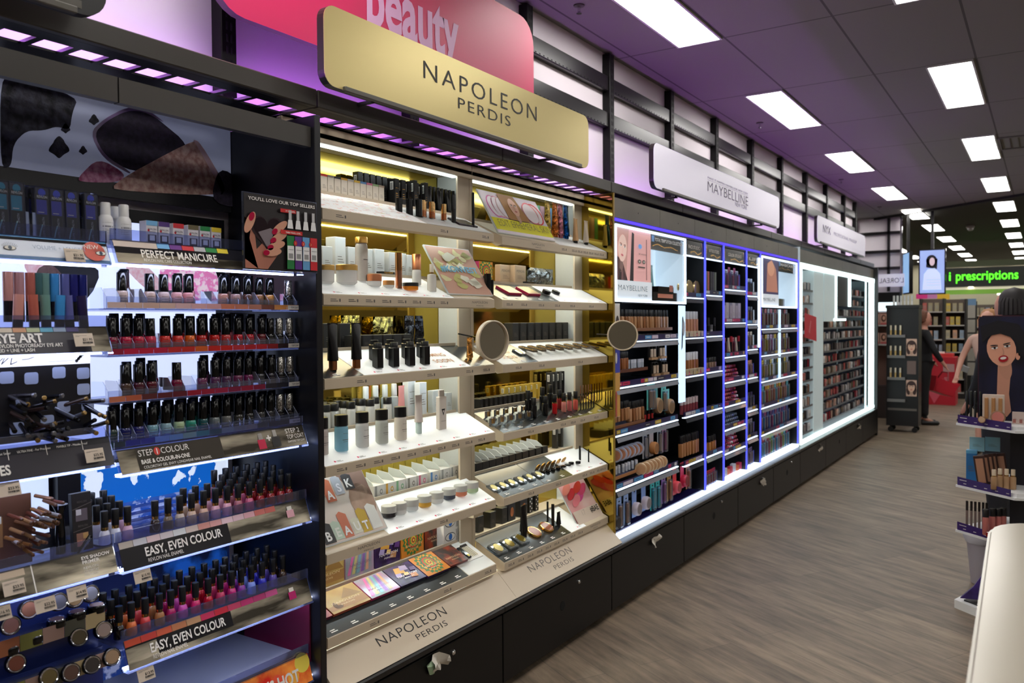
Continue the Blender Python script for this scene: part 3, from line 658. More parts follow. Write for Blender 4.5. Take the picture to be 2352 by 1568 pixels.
for i,(px,py) in enumerate([(966,500),(978,510),(987,498),(998,512),(1015,516)]):
    put('lipstick','lips_gold',stick_fn(.009,.05,(190,120,80),(236,190,130),.6,bm=1.0),(-2.05-(i%2)*.02,Yp(px,py,-2.06),zs(z,-2.06)),'copper and gold lipstick, %s of five on the top cream shelf'%ordn(i),'lipstick','gold lipsticks on the top shelf')
put('mascara_tube','msc_tall',stick_fn(.010,.115,(16,16,18),(18,18,20),.5,cm=0.0,taper=.1),(-2.05,Yp(1042,515,-2.05),zs(z,-2.05)),'single tall black mascara standing beside the flat black palette','mascara')
put('eyeshadow_palette','pal_blk',slab_fn(.13,.07,.008,lambda A,w,d:A.rect(w*.1,d*.1,w*.9,d*.9,hue((30,32,30),.2))),(-2.06,Yp(1062,520,-2.06),zs(z,-2.06)),'flat black palette lying on the slope of the top cream shelf','palette',ry=-.0+math.atan(SL)*1)
put('eyeliner_pen','pen_tall',pencil_fn(.0045,.115,(14,14,15),(20,20,22)),(-2.03,Yp(1087,515,-2.03),zs(z,-2.03)),'thin black pen standing at the end of the top cream shelf','pen')
# second shelf, nearer bay
z=Z_L[1]
for i,(px,h,w,X) in enumerate([(742,.10,.05,-2.2),(772,.142,.055,-2.225),(800,.11,.05,-2.23),(835,.11,.055,-2.235),(862,.112,.055,-2.225),(893,.105,.05,-2.225),(915,.105,.045,-2.225),(932,.10,.035,-2.215)]):
    put('carton','cw_%d'%i,carton_fn(w,.05,h,(232,234,232),rough=.5),(X,Yp(px,640,X),zs(z,X)),'plain white carton, %s at the back of the second cream shelf'%ordn(i),'carton','white cartons on the second shelf')
put('sachet_box','sbx',carton_fn(.075,.03,.022,(24,24,26),txt='napoleon',tc=GOLD),(-2.17,Yp(886,640,-2.17),zs(z,-2.17)),'low black box with gold lettering among the white cartons','box')
put('lotion_bottle','lot1',bottle_fn(.125,.018,(224,214,204),(226,180,100),.14,cm=1.0,label=[(.55,.57,.5)]),(-2.10,Yp(831,660,-2.10),zs(z,-2.10)),'tall pale lotion bottle with a square gold cap','bottle')
for i,(px,r,h) in enumerate([(746,.027,.05),(797,.03,.055)]):
    put('cream_jar','gj%d'%i,jar_fn(r,h,(236,234,230),(228,186,110),.28,1.0),(-2.06,Yp(px,675,-2.06),zs(z,-2.06)),'white cream jar with a gold band lid, %s on the second cream shelf'%ordn(i),'jar','white jars with gold lids')
put('cream_jar','gj3',jar_fn(.021,.036,(236,234,230),(226,150,110),.55,1.0),(-2.055,Yp(860,660,-2.055),zs(z,-2.055)),'small white jar with a copper lid beside the tall lotion bottle','jar')
put('cream_jar','gj4',jar_fn(.017,.022,(236,234,230),(226,170,110),.6,1.0),(-2.05,Yp(893,665,-2.05),zs(z,-2.05)),'tiny copper-lidded jar in front of the low black box','jar')
put('serum_bottle','ser1',stick_fn(.0105,.105,(230,170,140),(232,170,110),.5,bm=1.0),(-2.05,Yp(916,665,-2.05),zs(z,-2.05)),'slim rose gold pump bottle on the second cream shelf','bottle')
put('face_powder','orgj',jar_fn(.024,.024,(236,140,40),(22,22,24),.45),(-2.035,Yp(943,668,-2.035),zs(z,-2.035)),'flat orange tub with a black lid and lettering','tub')
put('serum_bottle','ser2',bottle_fn(.095,.014,(226,224,220),(222,150,110),.5,cm=1.0),(-2.09,Yp(957,650,-2.09),zs(z,-2.09)),'white square serum bottle with a tall copper cap','bottle')
put('serum_bottle','ser3',bottle_fn(.085,.014,(226,222,214),(236,226,206),.35,neck=.5,collar=GOLD),(-2.035,Yp(992,676,-2.035),zs(z,-2.035)),'pale dropper bottle beside the splash poster','bottle')
# third shelf, nearer bay
z=Z_L[2]
row('carton','cb3',carton_fn(.048,.05,.055,(28,28,30),rough=.5),808,925,6,790,-2.18,z,'low matt black carton, # on the third cream shelf','carton','low black cartons on the third shelf')
for i,(px,h) in enumerate([(745,.1),(782,.1)]): put('carton','cb3b%d'%i,carton_fn(.055,.05,h,(24,24,26),rough=.5),(-2.22,Yp(px,780,-2.22),zs(z,-2.22)),'tall matt black carton, %s beside the dark side panel on the third cream shelf'%ordn(i),'carton','tall black cartons on the third shelf')
for i,(px,w,h,c) in enumerate([(805,.10,.13,(190,176,90)),(880,.12,.125,(176,166,96)),(940,.06,.13,(70,74,84)),(962,.05,.13,(60,64,76))]):
    put('foil_pouch','fp%d'%i,pouch_fn(w,h,.03,c,i),(-2.25,Yp(px,750,-2.25),zs(z,-2.25)),'%s crinkled foil pouch, %s behind the low black cartons'%(['gold','gold','smoky','smoky'][i],ordn(i)),'pouch','crinkled pouches on the third shelf')
for i,(px,X) in enumerate([(765,-2.03),(819,-2.03)]):
    put('foundation_tube','ftb',tube_fn(.125,.034,(18,17,18),(206,140,96),cm=1.0,caph=.2),(X,Yp(px,860,X),zs(z,X)),'black squeeze tube on a copper cap, %s on the dark tester panel'%('first' if i==0 else 'second'),'tube','black tubes on copper caps')
for i,(px) in enumerate([868,905,942,976]):
    for k in range(2):
        X=-2.02-.05*k; put('primer_bottle','pri%d'%k,bottle_fn(.072-.012*k,.012,(14,14,15),(20,20,22),.2,sq=True),(X,Yp(px-(8 if k else 0),845-k*8,X),zs(z,X)),'small square black bottle, %s pair, %s one'%(ordn(i),'front' if k==0 else 'back'),'bottle','pairs of square black bottles')
put('lip_tube','lipg0',tube_fn(.075,.026,(214,150,80),(236,180,110),1.0,1.0,foil=True,caph=.12),(-2.03,Yp(1079,830,-2.03),zs(z,-2.03)),'golden foil squeeze tube at the end of the third cream shelf','tube')
put('lip_tube','lipg1',tube_fn(.072,.024,(214,150,80),(236,180,110),1.0,1.0,foil=True,caph=.12),(-2.05,Yp(1112,830,-2.05),zs(Z_R[2],-2.05)),'golden foil squeeze tube seen behind the round mirror','tube')
# fourth shelf, nearer bay: bottles with black caps
z=Z_L[3]
cols=[('clear',(206,196,190)),('sky blue',(140,200,226)),('white',(226,224,220)),('grey green',(196,200,192)),('ivory',(230,220,206))]
for i,(px,(cn,c)) in enumerate(zip([738,784,832,877,920],cols)):
    put('cleanser_bottle','cl%d'%i,bottle_fn(.098,.0185,c,(16,16,18),.3,label=[(.45,.47,.6),(.38,.39,.5),(.7,.71,.5)]),(-2.045,Yp(px,1010-(i*3),-2.045),zs(z,-2.045)),'%s cleanser bottle with a black cap on the lit fourth cream shelf'%cn,'bottle','black-capped cleanser bottles')
cnt=0
for d,(X,pxs) in enumerate([(-2.175,[748,768,806,850,890]),(-2.22,[740,762,792,830,862]),(-2.255,[742,776,815])]):
    for i,px in enumerate(pxs):
        put('cleanser_bottle','clb',bottle_fn(.098,.0175,(216,214,208),(20,20,22),.26),(X,Yp(px,960,X),zs(z,X)),'white black-capped stock bottle, %s of the %s row back'%(ordn(i),ordn(d)),'bottle','stock cleanser bottles')
row('pump_bottle','pmp',bottle_fn(.14,.017,(196,210,214),(222,228,230),.35,neck=.3),840,905,4,900,-2.25,z,'pale frosted tall bottle, # at the back of the fourth cream shelf','bottle','frosted tall bottles')
put('face_tube','pktb',tube_fn(.135,.034,(222,150,150),(236,236,236),caph=.15),(-2.2,Yp(922,930,-2.2),zs(z,-2.2)),'pale pink face tube at the back of the fourth cream shelf','tube')
for i,(px,h,w,c,X) in enumerate([(940,.15,.05,(226,232,236),-2.24),(966,.14,.045,(228,234,238),-2.2),(1000,.10,.07,(220,226,226),-2.2),(1025,.085,.04,(214,220,220),-2.19)]):
    put('carton','c4%d'%i,carton_fn(w,.03,h,c,txt='napoleon' if i<2 else None),(X,Yp(px,900,X),zs(z,X)),'pale carton, %s at the far end of the fourth cream shelf'%ordn(i),'carton','pale cartons on the fourth shelf')
put('face_tube','ftubA',tube_fn(.118,.03,(222,210,204),(206,224,220),caph=.3),(-2.06,Yp(962,1005,-2.06),zs(z,-2.06)),'translucent face tube with a frosted cap on the lit shelf','tube')
def tallcard():
    m=MB().box(-.008,.008,-.018,.018,0,.105,hue((226,216,206),.4),.002); A=Art(m,(.008,-.018,0),(0,1,0),(0,0,1),.0006); A.poly([(.009,.066),(.027,.066),(.018,.044)],INK); A.up().poly([(.014,.061),(.022,.061),(.018,.052)],hue((226,216,206),.4)); A.text('NAPOLEON',.018,.026,.003,INKG,align='c',w=.022)
    return [('carton',m),('hang_tab',MB().box(-.003,.003,-.012,.012,.105,.125,hue((226,216,206),.4)))]
put('face_tube','tallcard',tallcard,(-2.06,Yp(1014,1000,-2.06),zs(z,-2.06)),'tall pale pack with a dark triangle emblem on the lit shelf','pack')
# fifth shelf, nearer bay
z=Z_L[4]
acc=[('grey',(150,150,150)),('orange',(214,160,60)),('green',(130,180,140)),('taupe',(140,136,128)),('pink',(222,120,150)),('blue',(90,140,200)),('silver',(160,160,156))]
for i,px in enumerate([868,893,917,943,968,995,1020,1042]):
    put('sheet_mask_box','smb%d'%(i%7),tray_fn(.062,.10,.052,(220,218,214),(206,212,208),acc[i%7][1]),(-2.213,Yp(px,1125,-2.17),zs(z,-2.2)),'open white mask box with a %s stripe, %s along the fifth cream shelf'%(acc[i%7][0],ordn(i)),'box','open white mask boxes')
jc=[('black',(40,38,44)),('white',(232,232,230)),('white',(230,236,238)),('amber',(222,170,70)),('clear',(236,240,240)),('charcoal',(70,76,90)),('coral',(226,140,110)),('mint',(196,222,180))]
for i,(px,py) in enumerate(zip([893,917,945,975,1003,1031,1058,1084],[1195,1190,1180,1170,1165,1155,1148,1140])):
    put('mask_jar','mj%d'%i,jar_fn(.0225,.036,jc[i][1],(198,198,194),.55),(-2.055,Yp(px,py,-2.055),zs(z,-2.055)),'frosted-lidded mask jar with %s contents, %s from the mask poster'%(jc[i][0],ordn(i)),'jar','frosted mask jars')
# sixth shelf, nearer bay: palettes flat and standing
z=Z_L[5]
al=math.atan(SL)
pw=[(752,788,.09),(790,858,.145),(868,918,.12),(928,968,.12),(985,1000,.115),(1035,1048,.105)]
ys=[1.905+.0,1.985,2.175,2.335,2.49,2.64,2.77]
for i in range(6):
    ya,yb=ys[i],ys[i+1]; nm,fn,ed,bc=PALS[i]
    put('makeup_palette','pf%d'%i,slab_fn(yb-ya-.006,.105 if i!=4 else .115,.012,fn,ed),(-2.088,(ya+yb)/2,zs(z,-2.088)+.005),'%s patterned makeup palette lying on the lowest cream shelf'%nm,'palette','palettes laid flat on the lowest shelf',ry=al)
    put('makeup_palette','ps%d'%i,(lambda fn=fn,w=yb-ya-.008,bc=bc:(lambda:[('palette',(lambda m:(fn(Art(m,(.012,-w/2,0),(0,1,0),(0,0,1),.0006),w,.115),m)[1])(MB().box(-.012,.012,-w/2,w/2,0,.115,hue(bc,.35),.001)))]))(),(-2.20,(ya+yb)/2+.02,zs(z,-2.2)),'%s patterned palette box standing behind the flat ones'%nm,'palette','palette boxes standing at the back of the lowest shelf')
def eyebox():
    m=MB().box(-.02,.02,-.055,.055,0,.13,PAPER,.001); A=Art(m,(.02,-.055,0),(0,1,0),(0,0,1),.0006)
    for v in (.035,.095):
        A.ell(.045,v,.036,.018,INK); A.up().ell(.045,v,.033,.015,PAPER); A.up().ell(.045,v,.012,.014,hue((40,110,200),.4)); A.k-=2
        for q in range(3): A.line([(.085+.006*q,v-.025),(.088+.006*q,v),(.085+.006*q,v+.025)],.002,INK)
    return [('box',m)]
put('patterned_box','eyebox',eyebox,(-2.17,2.80,zs(z,-2.17)),'white box printed with blue eyes at the end of the lowest cream shelf','box')
put('paper_roll','rolls',carton_fn(.07,.05,.05,(210,196,170)),(-2.1,2.895,.70),'folded cream paper packet tucked between the two cream bays','packet')
def brushset():
    m=MB().box(-.05,.05,-.055,.055,0,.004,PAPER,.001); m.box(-.035,.04,-.045,-.02,.004,.014,GLOSSB,.004); m.box(.02,.033,-.038,-.027,.014,.015,hue((226,206,90),.4))
    for k in range(4): m.tube([(-.03,-.005+.011*k,.006),(.035,-.003+.011*k,.006)],.0016,hue((222,206,170),.5),6); m.box(-.042,-.03,-.008+.011*k,-.001+.011*k,.004,.009,hue((40,30,26),.7))
    return [('brush_set',m)]
put('brush_set','bset',brushset,(-2.085,2.825,zs(z,-2.085)),'white card of small brushes and a black pen on the lowest cream shelf','brush set',ry=al)
# ---------------------------------------------------------------- leaning posters on the cream display
def poster(label,y0,y1,zb,art,hgt=.205,Xb=-2.0,lean=.13,name='leaning_poster',box=True):
    L=math.hypot(hgt,lean); w=y1-y0
    t=thing(name,label,'poster',(Xb,y0,zb)); m=MB(); V=Vector((-lean,0,hgt)).normalized(); N=Vector((0,1,0)).cross(V).normalized()
    P=lambda u,v,d:tuple(Vector((0,u,0))+V*v+N*d)
    vs=[P(0,0,-.006),P(w,0,-.006),P(w,L,-.006),P(0,L,-.006),P(0,0,0),P(w,0,0),P(w,L,0),P(0,L,0)]
    m.add(vs,[(0,3,2,1),(4,5,6,7),(0,1,5,4),(1,2,6,5),(2,3,7,6),(3,0,4,7)],GREYW); m.build('panel',t)
    m=MB(); A=Art(m,(0,0,0),(0,1,0),V,.0009); art(A,w,L); m.build('print',t)
def p_mask(A,w,h):
    A.rect(.004,.004,w-.004,h-.004,hue((226,214,204),.5)); A.up(); A.ell(w*.8,h*.5,w*.19,h*.3,noisy('skin_shade',(120,84,66),(190,160,140),(1,1,1),6,.6)); A.poly([(w*.55,h*.99),(w*.99,h*.99),(w*.99,h*.55),(w*.7,h*.7)],hue((140,110,98),.6)); A.up()
    for u,v,wd,hh,c,ch,tc in [(.02,.62,.13,.3,(44,42,44),'T',(250,250,250)),(.14,.72,.14,.24,(196,166,50),'M',(250,250,250)),(.3,.6,.14,.38,(206,118,88),'A',(250,250,250)),(.47,.68,.14,.3,(180,184,196),'S',(240,240,250)),(.64,.72,.15,.26,(50,50,56),'K',(250,250,250)),
        (.02,.03,.16,.32,(44,42,44),'B',(250,250,250)),(.19,.05,.14,.28,(196,214,196),'E',(236,240,232)),(.33,.04,.14,.4,(206,118,88),'A',(250,250,250)),(.5,.06,.14,.24,(226,224,204),'U',(244,244,238)),(.63,.04,.15,.38,(200,166,50),'T',(250,250,250)),(.8,.05,.16,.4,(232,232,226),'',None)]:
        u*=.97
        A.poly([(w*u,h*v),(w*(u+wd),h*v),(w*(u+wd),h*(v+hh*.85)),(w*(u+wd*.4),h*(v+hh)),(w*u,h*(v+hh*.9))],hue(c,.45)); A.up()
        if ch: A.text(ch,w*(u+wd*.5),h*(v+.04),h*.13,hue(tc,.5),align='c',bold=.03)
        A.k-=1
def p_kon(A,w,h):
    A.rect(.004,.004,w-.004,h-.004,hue((206,158,134),.5)); A.up(); r=random.Random(5)
    for c in ((222,214,160),(196,190,110),(240,236,214)):
        for k in range(9):
            u,v=r.uniform(.1,.85),r.uniform(.15,.85); A.poly([(w*(u+a*r.uniform(.6,1.3)),h*(v+b*r.uniform(.6,1.3))) for a,b in ((-.1,.02),(-.03,-.06),(.06,-.05),(.12,.0),(.05,.05),(.0,.1),(-.06,.08))],hue(c,.4))
        A.up()
    A.text('#KONVEST',w*.5,h*.46,h*.12,hue((120,190,220),.4),align='c',w=w*.82,bold=.03,rot=-.0)
def p_int(A,w,h):
    A.rect(.004,.004,w-.004,h-.004,hue((232,222,232),.5)); A.up(); A.rect(.004,h*.08,w-.004,h*.36,hue((232,226,40),.5))
    for k,(c) in enumerate([(222,120,180),(230,150,180),(236,190,190)]): A.ell(w*(.15+.07*k),h*.64,w*.1,h*.26,hue(c,.5)); A.up(); A.ell(w*(.155+.07*k),h*.64,w*.09,h*.235,hue((240,232,238),.5))
    for k,(c) in enumerate([(222,60,60),(236,120,130)]): A.ell(w*(.84-.08*k),h*.62,w*.13,h*.27,hue(c,.5)); A.up(); A.ell(w*(.83-.08*k),h*.61,w*.115,h*.24,hue((240,228,230),.5))
    A.poly([(w*.3,h*.36),(w*.28,h*.97),(w*.56,h*.97),(w*.66,h*.36)],hue((170,126,76),.6)); A.up(); face_art(A,w*.47,h*.68,h*.36,skin=(228,184,160),hair=(176,134,84),lips=(200,100,100),hairshape=False)
    A.text('EDIT EPHEMERAL SKIN',w*.5,h*.14,h*.15,hue((120,110,60),.5),align='c',w=w*.9,bold=-.01)
def p_bae(A,w,h):
    A.rect(.003,.003,w-.003,h-.003,noisy('lip_blur',(232,150,150),(236,200,190),(1,1,1),5,.5)); A.up()
    for u,v,c in [(.3,.72,(214,50,60)),(.55,.62,(236,90,160)),(.75,.75,(226,80,120)),(.35,.55,(240,130,140)),(.6,.82,(200,60,50)),(.2,.85,(226,130,110))]: A.ell(w*u,h*v,w*.2,h*.09,hue(c,.3),rot=.4); A.up()
    A.rect(.003,.003,w-.003,h*.34,hue((236,216,196),.5)); A.up(); A.text('#BAE',w*.62,h*.2,h*.12,INK,align='l',w=w*.32,bold=.02); A.text('17',w*.3,h*.2,h*.12,hue((210,190,176),.5))
poster('leaning poster of letters on coloured cards spelling a mask beauty slogan',1.918,2.226,.805,p_mask)
poster('leaning peach poster with cream paint splashes and pale blue lettering',2.60,2.912,1.662,p_kon)
poster('leaning poster of a blonde woman over a yellow lettered band',2.955,3.45,1.938,p_int,hgt=.20,lean=.115)
poster('leaning poster of pink lipstick smears near the gold mirror',3.672,3.952,.493,p_bae)
# ---------------------------------------------------------------- farther cream bay products
z=Z_R[0]
for i,(px,c) in enumerate([(1228,(60,130,90)),(1238,(150,110,120)),(1248,(120,90,90)),(1256,(90,130,170))]):
    put('carton','tc%d'%i,carton_fn(.04,.04,.15,c),(-2.235,Yp(px,500,-2.235),zs(z,-2.235)),'tall %s carton behind the blonde woman poster'%['green','mauve','brown','blue'][i],'carton')
for i,(px,c,nm) in enumerate([(1258,(190,160,80),'pale gold'),(1275,(190,110,50),'copper'),(1287,(200,130,150),'rose'),(1300,(30,90,170),'blue')]):
    put('foil_tube','foil%d'%i,tube_fn(.135,.036,c,c,1.0,1.0,foil=True,caph=.08),(-2.10,Yp(px,555,-2.10),zs(z,-2.10)),'%s crinkled foil tube standing beside the blonde woman poster'%nm,'tube')
for i,(px,c,nm) in enumerate([(1322,(206,160,110),'tan'),(1346,(222,206,186),'cream')]):
    put('cream_tube','crt%d'%i,tube_fn(.10,.028,c,(30,30,30),caph=.1),(-2.05,Yp(px,560,-2.05),zs(z,-2.05)),'%s cream tube at the mirror end of the top farther shelf'%nm,'tube')
z=Z_R[1]
put('makeup_palette','bxm',lambda:[('palette',(lambda m:(art_mandala(Art(m,(.015,-.055,0),(0,1,0),(0,0,1),.0006),.11,.105),m)[1])(MB().box(-.015,.015,-.055,.055,0,.105,hue((190,60,110),.35))))],(-2.22,Yp(1110,630,-2.22),zs(z,-2.22)),'pink-edged palette box with mandala print on the second farther shelf','palette')
for i,px in enumerate([1158,1180]):
    put('makeup_palette','bxs%d'%i,carton_fn(.10,.03,.10,(196,170,140),txt='PERDIS'),(-2.225+.03*i,Yp(px,640,-2.22),zs(z,-2.22)),'sandy palette box with a pyramid picture, %s of two'%('rear' if i==0 else 'front'),'palette')
put('sachet_box','sbx',None,(-2.17,Yp(1214,640,-2.17),zs(z,-2.17)),'low black box with gold lettering beside the silver pouch','box')
put('clear_pouch','clp',pouch_fn(.26,.10,.06,(150,160,168),9),(-2.215,3.66,zs(z,-2.2)),'large crinkled silver pouch on the second farther shelf','pouch')
for i,(px,h) in enumerate([(1120,.07),(1132,.068),(1126,.05)]):
    put('concealer_stick','cst%d'%i,stick_fn(.012,h,(18,18,20),(22,22,24),.5,cm=0.0),(-2.03-.03*(i%2),Yp(px,665,-2.03),zs(z,-2.03)),'short black stick, %s of three at the near end of the second farther shelf'%ordn(i),'stick','black sticks on the second farther shelf')
for i,px in enumerate([1168,1212]):
    put('makeup_palette','opn',slab_fn(.11,.08,.012,lambda A,w,d:A.rect(w*.04,d*.06,w*.96,d*.96,hue((170,140,80),.3,.5)),(190,40,80)),(-2.07,Yp(px,680,-2.07),zs(z,-2.07)),'gold-topped pink palette lying on the second farther shelf, %s one'%('nearer' if i==0 else 'farther'),'palette',ry=al)
for i,px in enumerate([1250,1275]):
    put('compact','cpb',disc_fn(.022,.016,(16,16,18),(24,24,26)),(-2.06-.01*i,Yp(px,672,-2.07),zs(z,-2.07)),'small round black compact, %s of two on the lit panel'%ordn(i),'compact',ry=al)
z=Z_R[2]
row('carton','cb3r',carton_fn(.055,.05,.10,(30,30,32),rough=.5),1175,1305,9,770,-2.22,z,'square matt black carton, # behind the gold cases','carton','black cartons on the third farther shelf')
def goldcase():
    m=MB().box(-.05,.05,-.017,.017,0,.008,hue((70,56,40),.3),.002); m.box(-.047,.047,-.014,.014,.008,.010,hue((150,120,60),.15,.9)); r=[(.045-.0095*k,-.017,.010) for k in range(10)]
    e=MB(); 
    for p in r: e.lathe([(0,-.002),(.0026,0),(0,.002)],GOLD,6,p)
    return [('case',m),('beaded_edge',e)]
for i in range(9):
    px=1212+i*20.5; put('lip_palette','gcase',goldcase,(-2.065,Yp(px,815-i*2,-2.065),zs(z,-2.065)+.012),'slim gold-beaded case, %s along the third farther shelf'%ordn(i),'case','gold-beaded cases',ry=al-.25,rz=-.15)
def clearsq():
    m=MB().box(-.027,.027,-.027,.027,0,.010,clear('clear_case',(240,250,255),.5),.003); g=MB(); g.lathe([(.020,.004),(.019,.0112)],hue((150,130,50),.25,.6),16,sy=.9); return [('case',m),('pan',g)]
put('compact','csq',clearsq,(-2.065,Yp(1192,815,-2.065),zs(z,-2.065)),'clear square compact beside the round mirror','compact',ry=al)
z=Z_R[3]
row('carton','cgk',carton_fn(.028,.03,.085,(176,146,56),side=1,rough=.3),1158,1235,7,880,-2.235,z,'gold carton, # in the back row above the clear lip blocks','carton','gold cartons on the fourth farther shelf')
row('carton','cbk',carton_fn(.022,.03,.05,(22,22,24)),1100,1215,12,900,-2.18,z,'small black carton, # in the low row above the clear lip blocks','carton','small black cartons on the fourth farther shelf',depth=2,dstep=.032)
row('carton','cbt',carton_fn(.022,.03,.13,(26,26,30),side=1),1262,1312,6,860,-2.24,z,'tall black carton, # by the far upright','carton','tall black cartons on the fourth farther shelf')
def lipblock():
    m=MB().box(-.014,.014,-.014,.014,0,.036,GLASS,.002); c=MB().cyl(.008,.014,.038,hue((214,156,70),.2,1.0),seg=12); c.cyl(.0105,.0365,.042,CHROME,seg=12); return [('block',m),('core',c)]
for r_ in range(2):
    for i in range(5):
        px=(1133 if r_==0 else 1123)+i*20.5; X=-2.035-.05*r_
        put('lip_block','lblk',lipblock,(X,Yp(px,985-i*6,X),zs(z,X)),'clear lip colour block with a gold core, %s in the %s row'%(ordn(i),'front' if r_==0 else 'rear'),'lip colour','clear lip blocks')
for i,(px,X) in enumerate([(1213,-2.07),(1226,-2.04),(1246,-2.08),(1252,-2.04),(1264,-2.09)]):
    put('foundation_bottle','fnd%d'%(i%2),bottle_fn(.09-.015*(i%2),.012,(18,18,20),(14,14,15),.35,neck=.2),(X,Yp(px,960,X),zs(z,X)),'black slim bottle, %s between the lip blocks and the glosses'%ordn(i),'bottle','black slim bottles')
for i,(px,c,nm) in enumerate([(1274,(200,20,30),'red'),(1295,(226,140,130),'pink'),(1308,(226,120,120),'rose'),(1322,(220,100,90),'coral'),(1285,(190,60,60),'brick')]):
    X=-2.04-.03*(i==4); put('lip_gloss','gl%d'%i,bottle_fn(.075,.010,c,(16,16,18),.45,neck=.1,collar=GOLD),(X,Yp(px,955,X),zs(z,X)),'%s lip gloss with a black cap on the fourth farther shelf'%nm,'lip gloss')
for i in range(12):
    px=1334+(i%6)*6; X=-2.03-.05*(i//6)
    put('lip_pencil','lpn%d'%(i//6),pencil_fn(.0032,.075+.02*(i//6),(20,20,22),(120,80,50)),(X,Yp(px,945,X),zs(z,X)),'thin brown-tipped pencil, %s of the %s row'%(ordn(i%6),'front' if i<6 else 'rear'),'pencil','thin lip pencils')
z=Z_R[4]
for i in range(11):
    px=1098+i*15.2; put('tray_carton','trb',tray_fn(.05,.10,.045,(24,24,26),(206,210,208)),(-2.213,Yp(px,1055-i*3,-2.17),zs(z,-2.2)),'open black carton with a white flap, %s on the fifth farther shelf'%ordn(i),'carton','open black cartons with white flaps')
row('pencil_pack','ppk',carton_fn(.018,.03,.12,(26,26,28),side=1),1275,1320,5,1030,-2.235,z,'tall slim black pack, # by the upright','pack','slim black packs on the fifth farther shelf')
for i in range(6):
    px=1133+i*20.5; put('compact','csq2',clearsq,(-2.045,Yp(px,1122-i*5,-2.045),zs(z,-2.045)),'clear square compact with a gold pan, %s on the fifth farther shelf'%ordn(i),'compact','clear square compacts on the fifth shelf',ry=al)
def dome():
    m=MB().lathe([(.018,0),(.019,.006),(.018,.008)],GLOSSB,16); g=MB(); g.lathe([(.0185,.0),(.019,.004),(.014,.010),(0,.012)],hue((196,140,40),.25,.8),16); 
    for i,v in enumerate(g.v): x,y,zz=v; g.v[i]=Vector((-.022+x*.5-zz*.6, y, .010+x*.85+.016))
    return [('base',m),('lid',g)]
for i in range(6):
    px=1245+i*11.8; put('eyeshadow_pot','dome',dome,(-2.05,Yp(px,1090-i*4,-2.05),zs(z,-2.05)),'open black pot with a gold lid, %s on the fifth farther shelf'%ordn(i),'pot','gold-lidded pots')
for i,(px,X,h,nm) in enumerate([(1332,-2.06,.075,'black mascara standing on the lit end of the fifth farther shelf'),(1352,-2.03,.07,'thin black brush pen at the far corner of the fifth farther shelf')]):
    put('mascara_tube','msf%d'%i,stick_fn(.006 if i==0 else .004,h,(18,18,20),(24,24,26),.4,cm=0.0,taper=.3),(X,Yp(px,1065,X),zs(z,X)),nm,'mascara')
for i,px in enumerate([1312,1320]):
    put('gel_pot','gelp',disc_fn(.014,.012,(16,16,18),(20,20,22)),(-2.05+.02*i,Yp(px,1070,-2.05),zs(z,-2.05)),'tiny black gel pot, %s of two on the lit end of the fifth farther shelf'%ordn(i),'pot','tiny gel pots')
z=Z_R[5]
def ovalbox():
    m=MB().box(-.02,.02,-.032,.032,0,.10,hue((22,24,32),.4),.001); A=Art(m,(.02,-.032,0),(0,1,0),(0,0,1),.0006); A.ell(.032,.042,.019,.026,INK); A.up().ell(.032,.042,.016,.023,hue((206,130,90),.2,.6)); A.rect(.012,.085,.052,.089,INKG); return [('carton',m)]
for i,px in enumerate([1168,1196]): put('bronzer_box','ovb',ovalbox,(-2.21,Yp(px,1190,-2.21),zs(z,-2.21)),'black carton with an oval bronzer window, %s of two'%ordn(i),'carton','oval window cartons')
row('carton','cb6',carton_fn(.045,.05,.075,(26,26,28)),1095,1150,3,1220,-2.215,z,'low black carton, # at the back of the lowest farther shelf','carton','low black cartons on the lowest farther shelf')
for i,px in enumerate([1212,1226]): put('spotted_box','spb',lambda:[('carton',(lambda m:([Art(m,(.02,-.015,0),(0,1,0),(0,0,1),.0006).ell(.008+.014*(k%2),.01+.012*k,.004,.004,PAPER) for k in range(8)],m)[1])(MB().box(-.02,.02,-.015,.015,0,.11,INK)))],(-2.215,Yp(px,1170,-2.215),zs(z,-2.215)),'black carton with white spots, %s of two'%ordn(i),'carton','spotted cartons')
for i in range(3):
    px=1142+i*26; put('compact','csq3',lambda:[('case',MB().box(-.036,.036,-.036,.036,0,.012,clear('clear_case'),.003)),('pan',MB().lathe([(.027,.006),(.026,.0135)],hue((150,128,50),.25,.6),16,sy=.9))],(-2.055,Yp(px,1275-i*10,-2.055),zs(z,-2.055)),'large clear square compact with a gold pan, %s on the lowest farther shelf'%ordn(i),'compact','clear square compacts on the lowest shelf',ry=al)
put('setting_tube','stb',tube_fn(.12,.036,(16,16,17),(14,14,15)),(-2.06,Yp(1203,1240,-2.06),zs(z,-2.06)),'black squeeze tube standing among the compacts','tube')
for i,(px,py) in enumerate([(1226,1225),(1254,1212)]): put('bronzer_compact','brz',lambda:[('rim',MB().lathe([(.038,0),(.040,.004),(.038,.012)],GOLD,20)),('powder',MB().lathe([(.034,.011),(.033,.0128)],hue((150,90,66),.25),20))],(-2.06,Yp(px,py,-2.06),zs(z,-2.06)),'round bronzer compact with a gold rim, %s of two'%ordn(i),'compact','bronzer compacts',ry=al)
for i,(px,h,r,X) in enumerate([(1258,.10,.005,-2.09),(1270,.11,.008,-2.055),(1283,.075,.013,-2.04)]): put('mascara_tube','m6%d'%i,stick_fn(r,h,(16,16,18),(20,20,22),.5,cm=0.0) if i<2 else tube_fn(h,.03,(26,26,28),(40,40,44)),(X,Yp(px,1205,X),zs(z,X)),['thin black eyeliner','thick black mascara','small black tube'][i]+' standing beside the lipstick smear poster','mascara')
GROW[0] = 1.0
